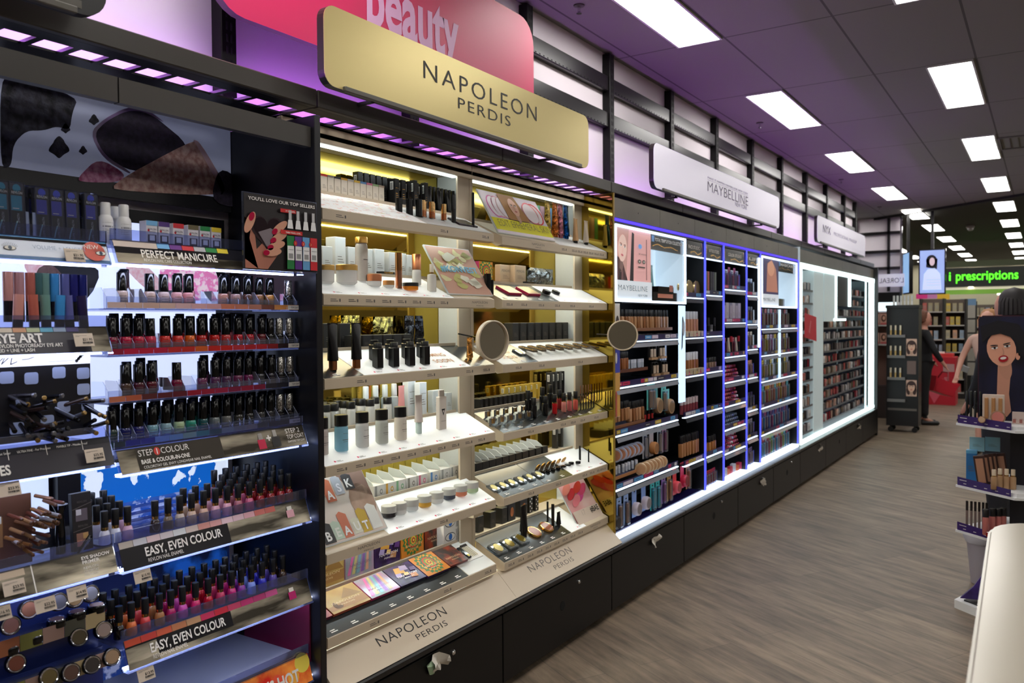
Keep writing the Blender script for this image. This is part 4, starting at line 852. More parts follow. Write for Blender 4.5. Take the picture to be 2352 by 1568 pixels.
# round magnifying mirrors
def magn(label,c,R,nrm,cab):
    t=thing('magnifying_mirror',label,'mirror',c); n=Vector(nrm).normalized(); q=Vector((0,0,1)).rotation_difference(n).to_matrix().to_4x4()
    m=MB(); m.T=q; m.lathe([(R-.004,-.012),(R,-.010),(R,.010),(R-.004,.012),(R-.007,.010),(R-.007,-.010)],CREAM,40,caps=False); m.build('rim',t)
    m=MB(); m.T=q; m.lathe([(0,0.0),(R-.006,.001)],mat('mirror_glass',(216,214,196),.03,1.0),40); m.build('mirror_glass',t)
    if cab: m=MB(); m.bar(Vector(cab)-Vector(c),-n*.012-Vector((0,R*.9,0))*0,.006,.006,CHROME); m.build('arm',t)
magn('round cream-rimmed magnifying mirror in front of the black cartons',(-1.95,2.832,1.472),.085,(1,-.25,0),(-2.134,2.84,1.50))
magn('round magnifying mirror on a silver arm in front of the blue-lit display',(-1.86,Yp(1430,769,-1.86),1.475),.080,(.5,-.86,.0),(-1.975,Yp(1370,769,-1.975),1.483))
# ---------------------------------------------------------------- dark nail and eye display
FX=-1.96; NB=-2.34
NAVY=mat('navy_black_panel',(16,16,22),.35)
t=thing('nail_display','tall black nail and eye makeup display stand with backlit panels','display stand',(0,0,0))
MB().box(-2.36,-1.935,1.832,1.858,.365,2.205,NAVY,.002).build('side_panel',t)
m=MB(); m.box(-1.975,-1.95,-.1,1.189,2.105,2.168,mat('fascia_charcoal')); m.box(-1.975,-1.95,1.193,1.83,2.105,2.168,mat('fascia_charcoal')); m.build('header_fascia',t)
DIM=noisy('dim_backlit_lilac',(120,126,156),(160,166,190),(1,1,1),1.2,.5,emi=.22)
m=MB(); m.box(NB-.02,NB,-.1,1.83,1.93,2.235,NAVY); A=Art(m,(NB,-.1,1.975),(0,1,0),(0,0,1),.0008); A.rect(0,0,1.93,.257,DIM); A.up()
G=lambda px,py:(lambda q:(q.y+.1,q.z-1.975))(onX(px,py,NB))
def gp(pts,m_,n=2):
    for _ in range(n):
        q=[]
        for a,b in zip(pts,pts[1:]+pts[:1]): q+=[(a[0]*.78+b[0]*.22,a[1]*.78+b[1]*.22),(a[0]*.22+b[0]*.78,a[1]*.22+b[1]*.78)]
        pts=q
    A.poly([G(*p) for p in pts],m_)
DKV=noisy('plum_powder',(22,16,34),(44,34,58),(1,1,1),60,.7,bump=.4); CRM=noisy('dark_crumble',(14,14,20),(60,60,74),(1,1,1),38,.8,bump=1.0)
BRN=noisy('peach_powder',(150,104,98),(206,176,164),(1,1,1),50,.7,bump=.5); PNK=noisy('mauve_powder',(150,70,110),(206,150,180),(1,1,1),60,.7,bump=.4)
gp([(0,180),(30,178),(180,222),(165,260),(160,300),(130,290),(100,300),(60,300),(30,330),(25,385),(0,385)],CRM)
for cx,cy,r in [(135,338,22),(190,345,9),(215,275,11),(150,295,10)]: gp([(cx+r*math.cos(a)*(1+.3*math.sin(a*3)),cy+r*math.sin(a)*(1+.25*math.cos(a*4))) for a in [2*PI*k/12 for k in range(12)]],CRM)
gp([(210,305),(240,275),(290,250),(330,250),(370,280),(430,330),(440,400),(300,395),(240,360)],DKV); A.up(); gp([(205,305),(238,273),(290,246),(332,247),(372,277),(376,282),(330,256),(290,254),(242,279),(214,308),(240,358),(300,395),(296,400),(235,364)],hue((120,100,140),.3))
gp([(180,405),(225,362),(290,400),(270,420),(180,418)],PNK); A.up(); gp([(240,430),(440,322),(455,330),(515,430),(500,450),(300,440)],BRN); A.up(); gp([(440,320),(458,326),(520,432),(505,450),(508,438),(450,333)],hue((190,160,170),.3)); 
gp([(560,360),(575,325),(610,305),(660,310),(700,330),(700,480),(600,480),(575,430)],INK); gp([(500,380),(560,420),(600,480),(480,470)],DKV)
m.build('upper_graphic',t)
WB=glow((206,218,255),1.05)
m=MB(); m.box(NB-.02,NB,-.1,1.80,1.16,1.90,NAVY); A=Art(m,(NB,0,1.16),(0,1,0),(0,0,1),.0008); A.rect(.72,.0,1.76,.70,WB); A.up()
PG=noisy('pink_crumb',(226,130,190),(250,226,246),(1,1,1),55,.7,emi=.5,lo=.45,hi=.58)
G=lambda px,py:(lambda q:(q.y,q.z-1.16))(onX(px,py,NB))
gp([(360,605),(420,600),(500,615),(500,690),(380,690)],PG); gp([(275,605),(330,600),(390,670),(340,672)],noisy('pale_pink_mesh',(214,170,190),(236,206,220),(1,1,1),80,.6,emi=.4))
gp([(48,600),(120,605),(150,640),(70,640)],noisy('pale_pink_mesh')); gp([(540,600),(600,600),(600,760),(540,760)],NAVY); gp([(80,600),(240,605),(200,700),(82,690)],NAVY)
m.build('back_light_panel',t)
BLU=noisy('blue_crumb',(18,96,190),(96,176,236),(1,1,1),50,.8,emi=.45)
m=MB(); m.box(NB-.02,NB,-.1,1.80,.37,1.145,NAVY); A=Art(m,(NB,0,.37),(0,1,0),(0,0,1),.0008); A.rect(1.285,.54,1.80,.765,glow((206,222,250),1.1)); A.rect(.95,.60,1.20,.765,glow((206,222,250),.9)); A.rect(1.285,.03,1.80,.53,glow((20,34,84),.25)); A.rect(1.285,.06,1.66,.2,glow((150,160,196),.35)); A.up()  # lower part painted dark blue, uneven backlight put into the colour
rr=random.Random(11)
def crumb(cy,cz,r,mt,n=22):
    pts=[]
    for k in range(n):
        a=2*PI*k/n; q=r*rr.uniform(.72,1.12); pts.append((cy+q*math.cos(a)*1.25,cz+q*math.sin(a)))
    pts=[(min(max(u,1.29),1.795),min(max(v,.035),.76)) for u,v in pts]; A.poly(pts,mt); A.k+=.3
CRW=noisy('blue_crumb_print',(14,96,190),(226,238,255),(1,1,1),13,.6,lo=.53,hi=.55,emi=.8,detail=12); A.rect(1.29,.545,1.795,.755,CRW); A.up()
for cy,cz,r in [] and [(1.34,.60,.05),(1.40,.66,.02),(1.45,.70,.012),(1.42,.60,.018),(1.60,.64,.09),(1.72,.66,.09),(1.52,.58,.07),(1.66,.56,.06),(1.77,.62,.07),(1.48,.63,.03)]: crumb(cy,cz,r,BLU)
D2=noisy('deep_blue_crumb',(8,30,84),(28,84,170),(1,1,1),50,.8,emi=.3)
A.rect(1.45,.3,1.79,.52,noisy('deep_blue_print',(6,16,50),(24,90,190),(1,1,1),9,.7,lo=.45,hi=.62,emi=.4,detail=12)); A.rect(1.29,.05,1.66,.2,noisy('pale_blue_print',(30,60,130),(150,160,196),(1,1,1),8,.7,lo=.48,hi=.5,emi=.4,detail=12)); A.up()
for cy,cz,r in [] and [(1.62,.46,.07),(1.7,.4,.08),(1.5,.42,.06),(1.75,.48,.05),(1.55,.34,.05),(1.42,.12,.04),(1.5,.15,.05),(1.56,.1,.03),(1.36,.08,.03)]: crumb(cy,cz,r,D2)
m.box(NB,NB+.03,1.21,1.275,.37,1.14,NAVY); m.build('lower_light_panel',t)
m=MB(); m.box(-2.30,-1.98,1.826,1.831,.46,.66,mat('berry_panel',(96,20,50),.4)); A=Art(m,(-1.995,1.8255,.50),(0,0,1),(1,0,0),.0008); A.text('GEL ENVY',.01,-.055,.026,PAPER,w=.12,bold=.02); A.text('2 STEPS TO TOTAL',.0,-.015,.010,PAPER,w=.12,bold=.01); A.ell(-.0,-.16,.02,.014,PNK); m.build('side_graphic',t)
# shelves with printed lips
CHR=noisy('foil_lip_reflections',(74,68,58),(232,220,194),(7,1.6,9),1.7,.22,.6,lo=.40,hi=.60,detail=4)  # cloudy pale streaks in the colour stand in for reflections on the glossy lips
LIPK=mat('lip_black',(36,35,38),.12,coat=.6)
def lipshelf(lab,ya,yb,zt,zb,art,base=LIPK,deck=True,depth=.30,lit=True):
    t=thing('lip_shelf',lab,'shelf',(0,ya,zt)); w=yb-ya; dz=zb-zt
    m=MB(); m.prism([(FX-.03,-.002),(FX-.026,.0),(FX-.0,dz),(FX-.004,dz-.002)],'y',0,w,clear('clear_acrylic')) ; m.box(FX-.028,FX-.022,0,w,-.002,.028,ACRB); m.box(FX-.03,FX+.002,0,w,dz-.006,dz-.002,ACRB); m.build('acrylic_holder',t)
    m=MB(); N=Vector((0,1,0)).cross(Vector((-.026,0,-dz))).normalized(); o=Vector((FX,0.004,dz))+N*.001; V=Vector((-.026,0,-dz)); h=V.length; A=Art(m,o,(0,1,0),V,.0007); A.rect(0,0,w-.008,h,base); A.up(); art(A,w-.008,h); m.build('printed_lip',t)
    if deck: m=MB(); m.box(FX-depth,FX-.032,.002,w-.002,-.022,-.016,ACRB if depth>.1 else LIPK); m.build('deck',t)
    if lit: m=MB(); m.box(FX-.04,FX-.032,.01,w-.01,dz-.006,dz-.002,glow((210,220,255),STRIP_E*3.2)); m.build('light_strip',t)
    return t
TAGC=lambda cs:[hue(c,.35) for c in cs]
def swatches(A,w,h,cs,u0=0.0,u1=1.0,v0=.74):
    n=len(cs)
    for k,c in enumerate(cs): A.rect(w*(u0+(u1-u0)*k/n)+.0006,h*v0,w*(u0+(u1-u0)*(k+1)/n)-.0006,h*.985,hue(c,.35))
    A.up()
def a_pm(A,w,h):
    A.rect(0,0,w,h*.42,CHR); A.rect(0,h*.7,w*.2,h,hue((206,190,180),.4)); swatches(A,w,h,[(120,180,230),(110,60,140),(206,60,70),(190,190,196),(60,140,80),(226,206,70)],.2,.57,.74)
    A.text('PERFECT MANICURE',w*.115,h*.28,h*.34,PAPER,w=w*.38,bold=.015); A.text('REVLON NAIL CARE COLLECTION',w*.12,h*.1,h*.13,PAPER,w=w*.23)
lipshelf('printed lip shelf lettered for manicure products above the nude nail bottles',1.183,1.80,1.766,1.706,a_pm,depth=.16)
def a_step(A,w,h):
    A.rect(0,h*.0,w,h,CHR); A.up(); A.rect(w*.08,h*.05,w*.5,h*.96,mat('smoke_panel',(66,62,56),.15,coat=.5)); A.up(); A.text('STEP 1 COLOUR',w*.09,h*.62,h*.25,PAPER,w=w*.24,bold=-.005); A.text('BASE & COLOUR-IN-ONE',w*.095,h*.3,h*.17,PAPER,w=w*.23,bold=.02); A.text('COLORSTAY GEL ENVY LONGWEAR NAIL ENAMEL',w*.1,h*.1,h*.11,PAPER,w=w*.33)
    A.rect(w*.70,h*.1,w*.745,h*.55,hue((196,30,70),.3)); A.text('+',w*.755,h*.4,h*.36,PAPER,bold=.04); A.rect(w*.785,h*.12,w*.835,h*.6,hue((40,40,40),.3)); A.rect(w*.71,h*.55,w*.735,h*.85,hue((150,146,140),.3)); A.rect(w*.8,h*.6,w*.822,h*.92,hue((170,166,160),.3)); A.text('STEP 2',w*.88,h*.66,h*.22,PAPER,w=w*.09); A.text('TOP COAT',w*.88,h*.38,h*.2,PAPER,w=w*.11); A.text('DIAMOND TOP COAT',w*.88,h*.2,h*.1,PAPER,w=w*.11)
    A.ell(w*.176,h*.74,h*.14,h*.17,hue((196,50,40),.4)); A.up(); A.text('1',w*.176,h*.62,h*.24,PAPER,align='c')
lipshelf('foil printed lip shelf numbered for step one colour and top coat',1.183,1.812,1.228,1.168,a_step,depth=.16)
def a_easy(sw,dark=True):
    def f(A,w,h):
        A.rect(0,0,w,h,CHR); A.up(); A.rect(w*.0,h*.0,w*.52,h*.76,LIPK); 
        if not dark: A.up(); A.rect(0,0,w*.14,h*.7,CHR); A.rect(0,0,w*.6,h*.2,CHR)
        A.up(); swatches(A,w,h,sw,0,.8,.76)
        A.text('EASY, EVEN COLOUR',w*.105,h*.32,h*.31,PAPER,w=w*.375,bold=.02); A.text('REVLON NAIL ENAMEL',w*.11,h*.1,h*.13,PAPER,w=w*.165)
        A.rect(w*.86,h*.35,w*.905,h*.66,hue(sw[-3],.2)); A.rect(w*.868,h*.66,w*.897,h*.82,hue((226,222,210),.3))
    return f
lipshelf('lip shelf with pale swatches and easy colour lettering under the nude enamel bottles',1.183,1.822,.991,.922,a_easy([(190,180,170),(206,206,216),(226,200,206),(216,206,212),(222,226,230),(214,196,190),(216,150,140),(220,160,160),(240,206,216),(226,190,200),(226,170,180),(206,110,100),(200,100,90)]),depth=.28)
lipshelf('lip shelf with red and pink swatches and easy colour lettering under the bright enamel bottles',1.193,1.824,.735,.664,a_easy([(196,70,40),(200,60,50),(206,90,60),(190,120,80),(196,150,110),(206,40,90),(206,30,60),(200,60,100),(190,40,110),(180,50,110),(200,80,140)],False),depth=.28)
def a_hot(A,w,h):
    A.rect(0,0,w,h,noisy('fire_bokeh',(196,30,20),(240,150,60),(1,1,1),14,.3,emi=.2)); A.up()
    for u,v,r,c in [(.97,.75,.03,(250,226,90)),(.8,.5,.02,(240,90,60)),(.7,.3,.016,(220,60,60)),(.9,.4,.022,(250,180,70)),(.6,.6,.02,(200,30,30))]: A.ell(w*u-.01,h*v,r,r,hue(c,.4))
    A.up(); A.text("WHAT'S HOT",w*.52,h*.2,h*.42,PAPER,w=w*.40,bold=.03)
lipshelf("red and yellow lip shelf lettered with what's hot at the bottom of the dark display",1.20,1.822,.492,.41,a_hot,depth=.02)
tag(MB().box(-2.335,-1.995,1.21,1.80,.488,.496,mat('grey_shelf_steel',(150,154,170),.35),.001).build('shelf_deck'),'empty grey metal shelf at the bottom of the dark nail display','shelf')
def a_eye1(A,w,h):
    A.rect(0,0,w,h,hue((226,234,250),.3)); A.rect(0,0,w,h*.14,hue((60,140,210),.3)); A.rect(0,h*.9,w,h,hue((90,170,230),.3)); A.up(); A.rect(0,h*.78,w,h*.9,LIPK); A.up()
    for c in (w*.62,w*.965):
        pts=lambda r,s:[(c+r*math.cos(a)*1.0,h*.42+r*.42*math.sin(a)) for a in [2*PI*k/16 for k in range(16)]]
        if c>w*.9: A.ell(c-.015,h*.5,.028,h*.42,hue((206,90,76),.4)); A.up()
        A.poly(pts(.014,1),INK); A.up().poly(pts(.012,1),PAPER); A.up().ell(c,h*.42,.0042,.005,hue((60,80,100),.3)); 
        for k in range(11): a=PI*(.12+.76*k/10); A.line([(c+.013*math.cos(a),h*.42+.0055*math.sin(a)),(c+.019*math.cos(a),h*.42+.014*math.sin(a))],.0006,INK)
    A.text('VOLUME + LENGTH',w*.7,h*.42,h*.16,hue((140,160,190),.4),w=w*.2,bold=-.01); A.text('VOLUME MULTIPLIER',w*.32,h*.42,h*.16,hue((140,160,190),.4),w=w*.25,bold=-.01); A.text('NEW',w*.9,h*.58,h*.18,PAPER,w=w*.06)
lipshelf('white and blue lip shelf with printed eyes and lashes',.55,1.172,1.757,1.70,a_eye1,depth=.16)
def a_art(A,w,h):
    A.rect(w*.93,0,w,h,CHR); A.up(); A.rect(w*.595,0,w*.6,h,PAPER); swatches(A,w,h,[(206,180,150),(214,200,180),(206,150,110),(180,190,150),(90,170,200),(140,160,190),(60,50,110)],.6,.9,.8)
    A.text('EYE ART',w*.625,h*.42,h*.33,PAPER,w=w*.15,bold=.03); A.text('REVLON PHOTOREADY EYE ART',w*.625,h*.24,h*.13,PAPER,w=w*.21,bold=.01); A.text('LID + LINE + LASH',w*.63,h*.08,h*.12,PAPER,w=w*.11,bold=.01)
    A.ell(w*.57,h*.75,h*.16,h*.18,hue((170,60,90),.4)); A.up().ell(w*.57,h*.75,h*.13,h*.15,hue((60,58,62),.4))
    for k,s in enumerate(['COLORSTAY','DUAL PHASE','EYE & LIP','MAKEUP','REMOVER FOR','LONGWEAR']): A.text(s,w*.49,h*(.5-.085*k),h*.06,PAPER,w=w*(.04+.008*len(s)*.7))
lipshelf('dark lip shelf lettered for eye art under the coloured liner tubes',.45,1.17,1.545,1.483,a_art,base=mat('lip_slate',(62,60,66),.2),depth=.20)
def a_eyes(A,w,h):
    A.rect(0,h*.78,w,h,mat('lip_slate2',(44,44,50),.2)); A.up()
    for k in range(6): A.rect(w*(.3+.12*k),h*.64,w*(.302+.12*k),h*.98,PAPER)
    for k,s in enumerate(['In A Range Of Shades','CLASSIC - Our Best Seller','ULTRA FINE - For Precision','MARBLE TIP - Mistake Proof']): A.text(s,w*(.44+.125*k),h*.82,h*.07,PAPER,w=w*.105)
    for k,c in enumerate([(80,150,210),(110,130,200),(60,110,190),(60,130,90)]): A.rect(w*(.44+.03*k),h*.68,w*(.468+.03*k),h*.77,hue(c,.3))
    A.text('LINES FOR EYES',w*.42,h*.2,h*.3,PAPER,w=w*.24,bold=.03)
lipshelf('wide dark lip shelf lettered in white for the eye pens',.45,1.172,1.268,1.198,a_eyes,base=mat('lip_slate'),depth=.20)
def a_shadow(A,w,h):
    A.rect(0,0,w,h,CHR); A.up(); A.rect(w*.72,0,w*.724,h,PAPER); A.rect(w*.4,h*.72,w*.7,h*.95,hue((206,186,160),.4)); A.text('EYE SHADOW',w*.885,h*.72,h*.12,PAPER,w=w*.1,bold=.02); A.text('PRIMER',w*.885,h*.56,h*.12,PAPER,w=w*.06,bold=.02)
    for k,s in enumerate(['REVLON','COLORSTAY','EYE SHADOW']): A.text(s,w*.885,h*(.38-.13*k),h*.08,PAPER,w=w*.05)
lipshelf('golden foil lip shelf lettered for eye shadow primer',.45,1.176,.99,.928,a_shadow,depth=.20)
# price tags
def ptag(px,py,price,where,X=FX+.006):
    def fn():
        m=MB().box(-.0012,0,-.0235,.0235,-.0165,.0165,hue((206,190,172),.6)); A=Art(m,(0,-.0235,-.0165),(0,1,0),(0,0,1),.0004); A.text(price,.032,.014,.0062,INK,align='c',bold=.02)
        r=random.Random(price)
        for k in range(18): A.rect(.019+.0014*k,.0065,.0196+.0014*k+r.uniform(0,.0006),.0115,INK)
        A.rect(.004,.0265,.032,.0272,INKG); A.rect(.004,.0245,.014,.0252,INKG); A.rect(.018,.0045,.038,.005,INKG); return [('price_tag',m)]
    put('price_tag','pt'+price,fn,onX(px,py,X),'cream price ticket reading %s %s'%(price,where),'price tag',ry=-.35)
ptag(172,586,'$21.95','under the printed eyes lip'); ptag(193,780,'$21.95 ','over the eye art lip',FX+.008); ptag(218,1045,'$25.95','on the wide dark eye lip',FX+.008); ptag(22,1122,'$23.95','hanging over the brown pen board')
ptag(33,1348,'$23.95 ','on the foil primer lip',FX+.008); ptag(105,1388,'$22.95','above the upper shadow pots'); ptag(178,1362,'$14.95','above the silver shadow pot'); ptag(0,1408,'$16.95','at the picture edge above the pots'); ptag(328,1322,'$13.95','under the pale swatch lip'); ptag(336,1547,'$13.95 ','under the red swatch lip')
# acrylic polish trays with shade strips
def polish_fn(c,capc='k'):
    def fn():
        b=MB(); b.lathe([(.0135,0),(.0152,.002),(.0154,.031),(.0138,.036),(.0115,.038)],hue(c,.12,coat=.5),14)
        k=MB(); km=GLOSSB if capc=='k' else noisy('glitter_cap',(120,116,110),(235,232,226),(1,1,1),300,.2,.9,lo=.45,hi=.55)
        k.lathe([(.0130,.037),(.0124,.084),(.0116,.0855)],km,14); l=MB()
        for a0 in (-.3,): 
            for q in range(3):
                R=.0157; z=.009+.007*q; vs=[(R*math.cos(a),R*math.sin(a),zz) for zz in (z,z+.0013) for a in (-.9,-.5,-.1,.3)]; l.add(vs,[(0,1,5,4),(1,2,6,5),(2,3,7,6)],INKG)
        return [('bottle',b),('cap',k),('label',l)]
    return fn
def gel(px,py,X,z,c,cn,capc,rown,slot,d):
    nm='%s gel polish, %s slot%s, %s'%(cn,ordn(slot),'' if d==0 else ', %s behind'%ordn(d-1),rown)
    put('nail_polish','gel_%d_%d_%d%s'%(*c,capc),polish_fn(c,capc),(X,Yp(px,py,X)+.004*d,z+.009+.007*d),nm,'nail polish','gel polish in the '+rown)
def prow(rown,zt,py0,py1,tags,items,deep):
    t=thing('polish_tray','clear stepped acrylic polish tray of the '+rown,'tray',(0,1.19,zt)); W=.640
    m=MB(); m.box(-2.24,-2.018,0,W,-.014,-.009,ACRB); m.box(-2.02,-2.018,0,W,-.012,.022,ACR)
    for k in range(18): 
        y=.002+k*(W-.004)/17; m.add([(-2.022,y,-.01),(-2.022,y,.018),(-2.045,y,.045),(-2.10,y,.045),(-2.10,y,-.01)],[(0,1,2,3,4)],ACRT); m.tube([(-2.0215,y,.018),(-2.045,y,.045)],.0006,mat('acrylic_edge',(200,208,240),.2),4); m.tube([(-2.0215,y,-.008),(-2.0215,y,.018)],.0006,mat('acrylic_edge'),4)
    m.build('tray',t); m=MB(); A=Art(m,(-2.016,0,-.008),(0,1,0),(0,0,1),.0006); n=len(tags)
    for k,c in enumerate(tags): A.rect(W*k/n+.0004,0,W*(k+1)/n-.0004,.015,hue(c,.35))
    A.up(); A.rect(W*.93,.001,W*1.0,.014,hue((206,200,192),.4)); A.up().text('TOP COAT',W*.95,.005,.005,INK,w=.03,bold=.02); m.build('shade_strip',t)
    for s,(px,c,cn,cap) in enumerate(items):
        if c is None: continue
        py=py0+(py1-py0)*(px-240)/440.
        gel(px,py,-2.043,zt-.008,c,cn,cap,rown,s,0)
        for d in range(deep.get(s,0)): gel(px-7*(d+1)*.0,py,-2.043-.036*(d+1),zt-.008,c,cn,cap,rown,s,d+1)
K='k';G_='g'
prow('nude shade row',1.601,690,693,[(206,176,160),(200,166,146),(196,160,140),(206,170,150),(206,166,160),(210,160,156),(206,150,146),(190,110,80),(186,110,84),(170,110,90),(110,60,46),(196,130,70),(206,140,70)],
 [(252,None,'',K),(280,(206,176,156),'beige',K),(313,None,'',K),(344,(214,180,160),'pale beige',K),(376,(216,186,176),'shell',K),(406,(222,160,156),'pink',K),(432,(226,150,150),'rosy',K),(460,None,'',K),(486,None,'',K),(512,(190,130,110),'mocha',K),(541,(170,130,120),'taupe',K),(568,(90,56,46),'cocoa',K),(594,(150,100,60),'bronze',K),(618,(190,130,60),'amber',K),(640,None,'',K),(662,(16,16,20),'black',G_)],{1:2,5:1,6:1,9:2,10:1,11:2,12:1,13:1})
prow('red shade row',1.480,785,780,[(150,16,50),(190,20,60),(196,20,54),(190,24,60),(196,40,40),(196,40,30),(206,90,30),(196,30,24),(190,24,20),(180,40,50),(170,20,30),(170,24,34),(130,16,24),(40,20,24),(24,24,26)],
 [(256,(120,10,40),'burgundy',K),(288,(190,20,60),'crimson',K),(317,(196,24,60),'raspberry',K),(345,(216,50,80),'rose red',K),(378,(216,50,40),'scarlet',K),(408,(220,50,40),'tomato',K),(435,(226,100,30),'orange',K),(462,(190,24,20),'red',K),(492,(200,24,20),'bright red',K),(518,(190,50,50),'brick red',K),(546,(176,20,36),'cherry',K),(572,(176,24,40),'ruby',K),(600,(100,14,24),'dark red',K),(620,(14,14,16),'black',K),(641,(18,18,22),'black glitter-capped',G_),(664,(18,18,22),'jet glitter-capped',G_)],{0:2,1:2,2:2,4:1,5:2,6:1,7:2,8:2,9:2,10:2,11:2,12:2})
prow('wine shade row',1.357,905,868,[(190,110,80),(180,90,60),(90,36,36),(90,30,36),(96,24,36),(150,20,44),(150,20,50),(150,24,60),(120,20,56),(140,20,50),(120,16,50),(40,36,44),(30,30,40),(24,24,30)],
 [(258,None,'',K),(288,(80,56,44),'brown',K),(318,(80,24,40),'plum brown',K),(348,(96,20,36),'wine',K),(378,None,'',K),(406,(130,16,56),'magenta wine',K),(432,None,'',K),(464,(120,60,96),'mauve',K),(494,(96,50,90),'violet',K),(520,(86,50,86),'dusky violet',K),(546,(110,40,80),'berry',K),(570,(110,30,80),'deep berry',K),(597,(50,50,56),'charcoal',K),(622,(36,30,44),'ink',K),(644,(18,18,22),'black glitter-capped',G_),(665,(18,18,22),'jet glitter-capped',G_)],{1:1,2:2,3:1,7:2,8:3,9:3,10:3,11:3,12:3,13:1})
prow('blue and green shade row',1.239,1000,950,[(20,50,46),(24,40,130),(30,40,130),(130,160,196),(130,170,190),(150,180,150),(60,140,130),(40,80,80),(120,130,130),(120,120,116),(130,120,110),(60,60,56),(40,40,44),(30,30,36),(24,24,28)],
 [(256,(40,60,56),'forest',K),(287,(24,30,96),'navy',K),(318,(40,40,110),'indigo',K),(350,(130,176,190),'pale aqua',K),(381,(150,186,200),'ice blue',K),(411,(176,200,156),'pale lime',K),(438,(50,150,130),'teal',K),(466,(30,80,84),'deep teal',K),(493,(110,120,120),'grey',K),(520,(110,110,106),'stone grey',K),(547,(50,50,46),'olive black',K),(572,(40,40,40),'charcoal',K),(598,(60,60,60),'slate',K),(620,(50,50,54),'graphite',K),(642,(18,18,22),'black glitter-capped',G_),(664,(18,18,22),'jet glitter-capped',G_)],{i:3 for i in range(0,14)})
# classic tapered enamel bottles
def classic_fn(c,cl=False):
    def fn():
        bm=clear('tint_%02x%02x%02x'%c,c,.6) if cl else hue(c,.1,coat=.6)
        b=MB().lathe([(.0135,0),(.0150,.003),(.0135,.022),(.0108,.033),(.0075,.036)],bm,14); g=MB().lathe([(.0088,.036),(.0090,.044)],GOLD,14); k=MB().lathe([(.0092,.044),(.0098,.084),(.0088,.0858)],mat('cap_black',(14,14,16),.3),14)
        return [('bottle',b),('collar',g),('cap',k)]
    return fn
def crow(rown,z,pys,items,deep,steps=.014):
    for s,(px,c,cn) in enumerate(items):
        for d in range(1+deep(s)):
            X=-2.03-.037*d; py=pys[0]+(pys[1]-pys[0])*(px-250)/400.; y=Yp(px,py,-2.03)
            if y>1.80: y=1.80-.002*d
            put('nail_polish','cl_%d_%d_%d'%c,classic_fn(c),(X,y,z+steps*d),'%s gold-collared enamel bottle, %s place%s, %s'%(cn,ordn(s),'' if d==0 else ', %s behind'%ordn(d-1),rown),'nail polish','enamel bottles in the '+rown)
for nm,z in (('pale enamel row',.985),('bright enamel row',.728)):
    m=MB()
    for d in range(6): m.box(-2.012-.037*(d+1),-2.012-.037*d,1.20,1.815,z-.012+.010*d-.002,z-.012+.010*d+.0115,ACRB)
    t=m.build('enamel_riser'); tag(t,'clear stepped acrylic riser under the '+nm,'riser')
W_=(214,214,214)
crow('pale enamel row',.985,(1210,1150),[(240,(200,196,206),'milky'),(265,(206,206,214),'clear white'),(293,(214,170,190),'pink shimmer'),(325,None,''),(356,(40,22,20),'dark brown'),(386,(110,90,70),'khaki'),(413,(190,170,150),'putty'),(440,(200,166,136),'beige'),(468,(206,160,130),'peach'),(495,(222,160,170),'pale pink'),(522,(226,160,170),'baby pink'),(547,(170,90,100),'dusty rose'),(573,(200,90,120),'rose'),(598,(150,16,24),'deep red'),(622,(140,20,24),'dark cherry'),(645,(150,20,30),'garnet'),(664,(130,16,20),'oxblood')] and
 [q for q in [(240,(200,196,206),'milky'),(265,(206,206,214),'clear white'),(293,(214,170,190),'pink shimmer'),(356,(40,22,20),'dark brown'),(386,(110,90,70),'khaki'),(413,(190,170,150),'putty'),(440,(200,166,136),'beige'),(468,(206,160,130),'peach'),(495,(222,160,170),'pale pink'),(522,(226,160,171),'baby pink'),(547,(170,90,100),'dusty rose'),(573,(200,90,120),'rose'),(598,(150,16,24),'deep red'),(622,(140,20,24),'dark cherry'),(645,(150,20,30),'garnet'),(664,(130,16,20),'oxblood')]],
 lambda s: 3 if s<3 else (0 if s<6 else 1 if s<10 else 3),steps=.010)
crow('bright enamel row',.728,(1450,1390),[(274,(20,12,14),'black'),(302,(222,110,50),'orange'),(334,(220,70,70),'coral'),(367,(170,110,60),'tan gold'),(393,(180,20,90),'magenta'),(420,(216,80,170),'orchid pink'),(450,(216,36,100),'hot pink'),(479,(190,10,36),'lipstick red'),(507,(196,50,90),'rose'),(533,(200,30,110),'fuchsia'),(555,(130,40,140),'purple'),(578,(130,150,220),'light blue'),(603,(50,50,180),'royal blue'),(628,(90,70,150),'violet'),(650,(60,40,30),'brown')],lambda s:2,steps=.011)
# masacara packs, bottles and cartons on the top tier
def blister(top,mid,teal=False):
    def fn():
        m=MB().box(-.012,.004,-.0165,.0165,0,.135,hue((34,34,56),.3),.002); A=Art(m,(.004,-.0165,0),(0,1,0),(0,0,1),.0008)
        A.rect(.004,.0,.029,.07,INK); A.rect(.003,.07,.027,.105,hue(mid,.3)); A.rect(0,.105,.033,.118,INK); A.ell(.0165,.122,.009,.01,hue(top,.3)); A.up(); A.text('REVLON',.0165,.109,.006,PAPER,align='c',w=.024,bold=.02); A.text('VOLUME + LENGTH',.020,.008,.005,hue((190,190,200),.4),w=.055,rot=PI/2); A.line([(.006,.012),(.010,.03),(.015,.045)],.003,hue((180,230,220),.3)); A.rect(.006,.074,.02,.0755,PAPER)
        b=MB().box(-.014,.0065,-.0172,.0172,0,.137,ACR); return [('card',m),('blister',b)]
    return fn
for i,px in enumerate([98,132,166,210]): 
    for d in range(3): put('mascara_pack','mpb',blister((60,80,220),(50,50,170)),(-2.02-.024*d,Yp(px,520,-2.02)-.004*d,1.745+.003*d),'blue mascara blister pack, %s facing, %s back'%(ordn(i),ordn(d)),'mascara pack','blue mascara packs',ry=-.05)
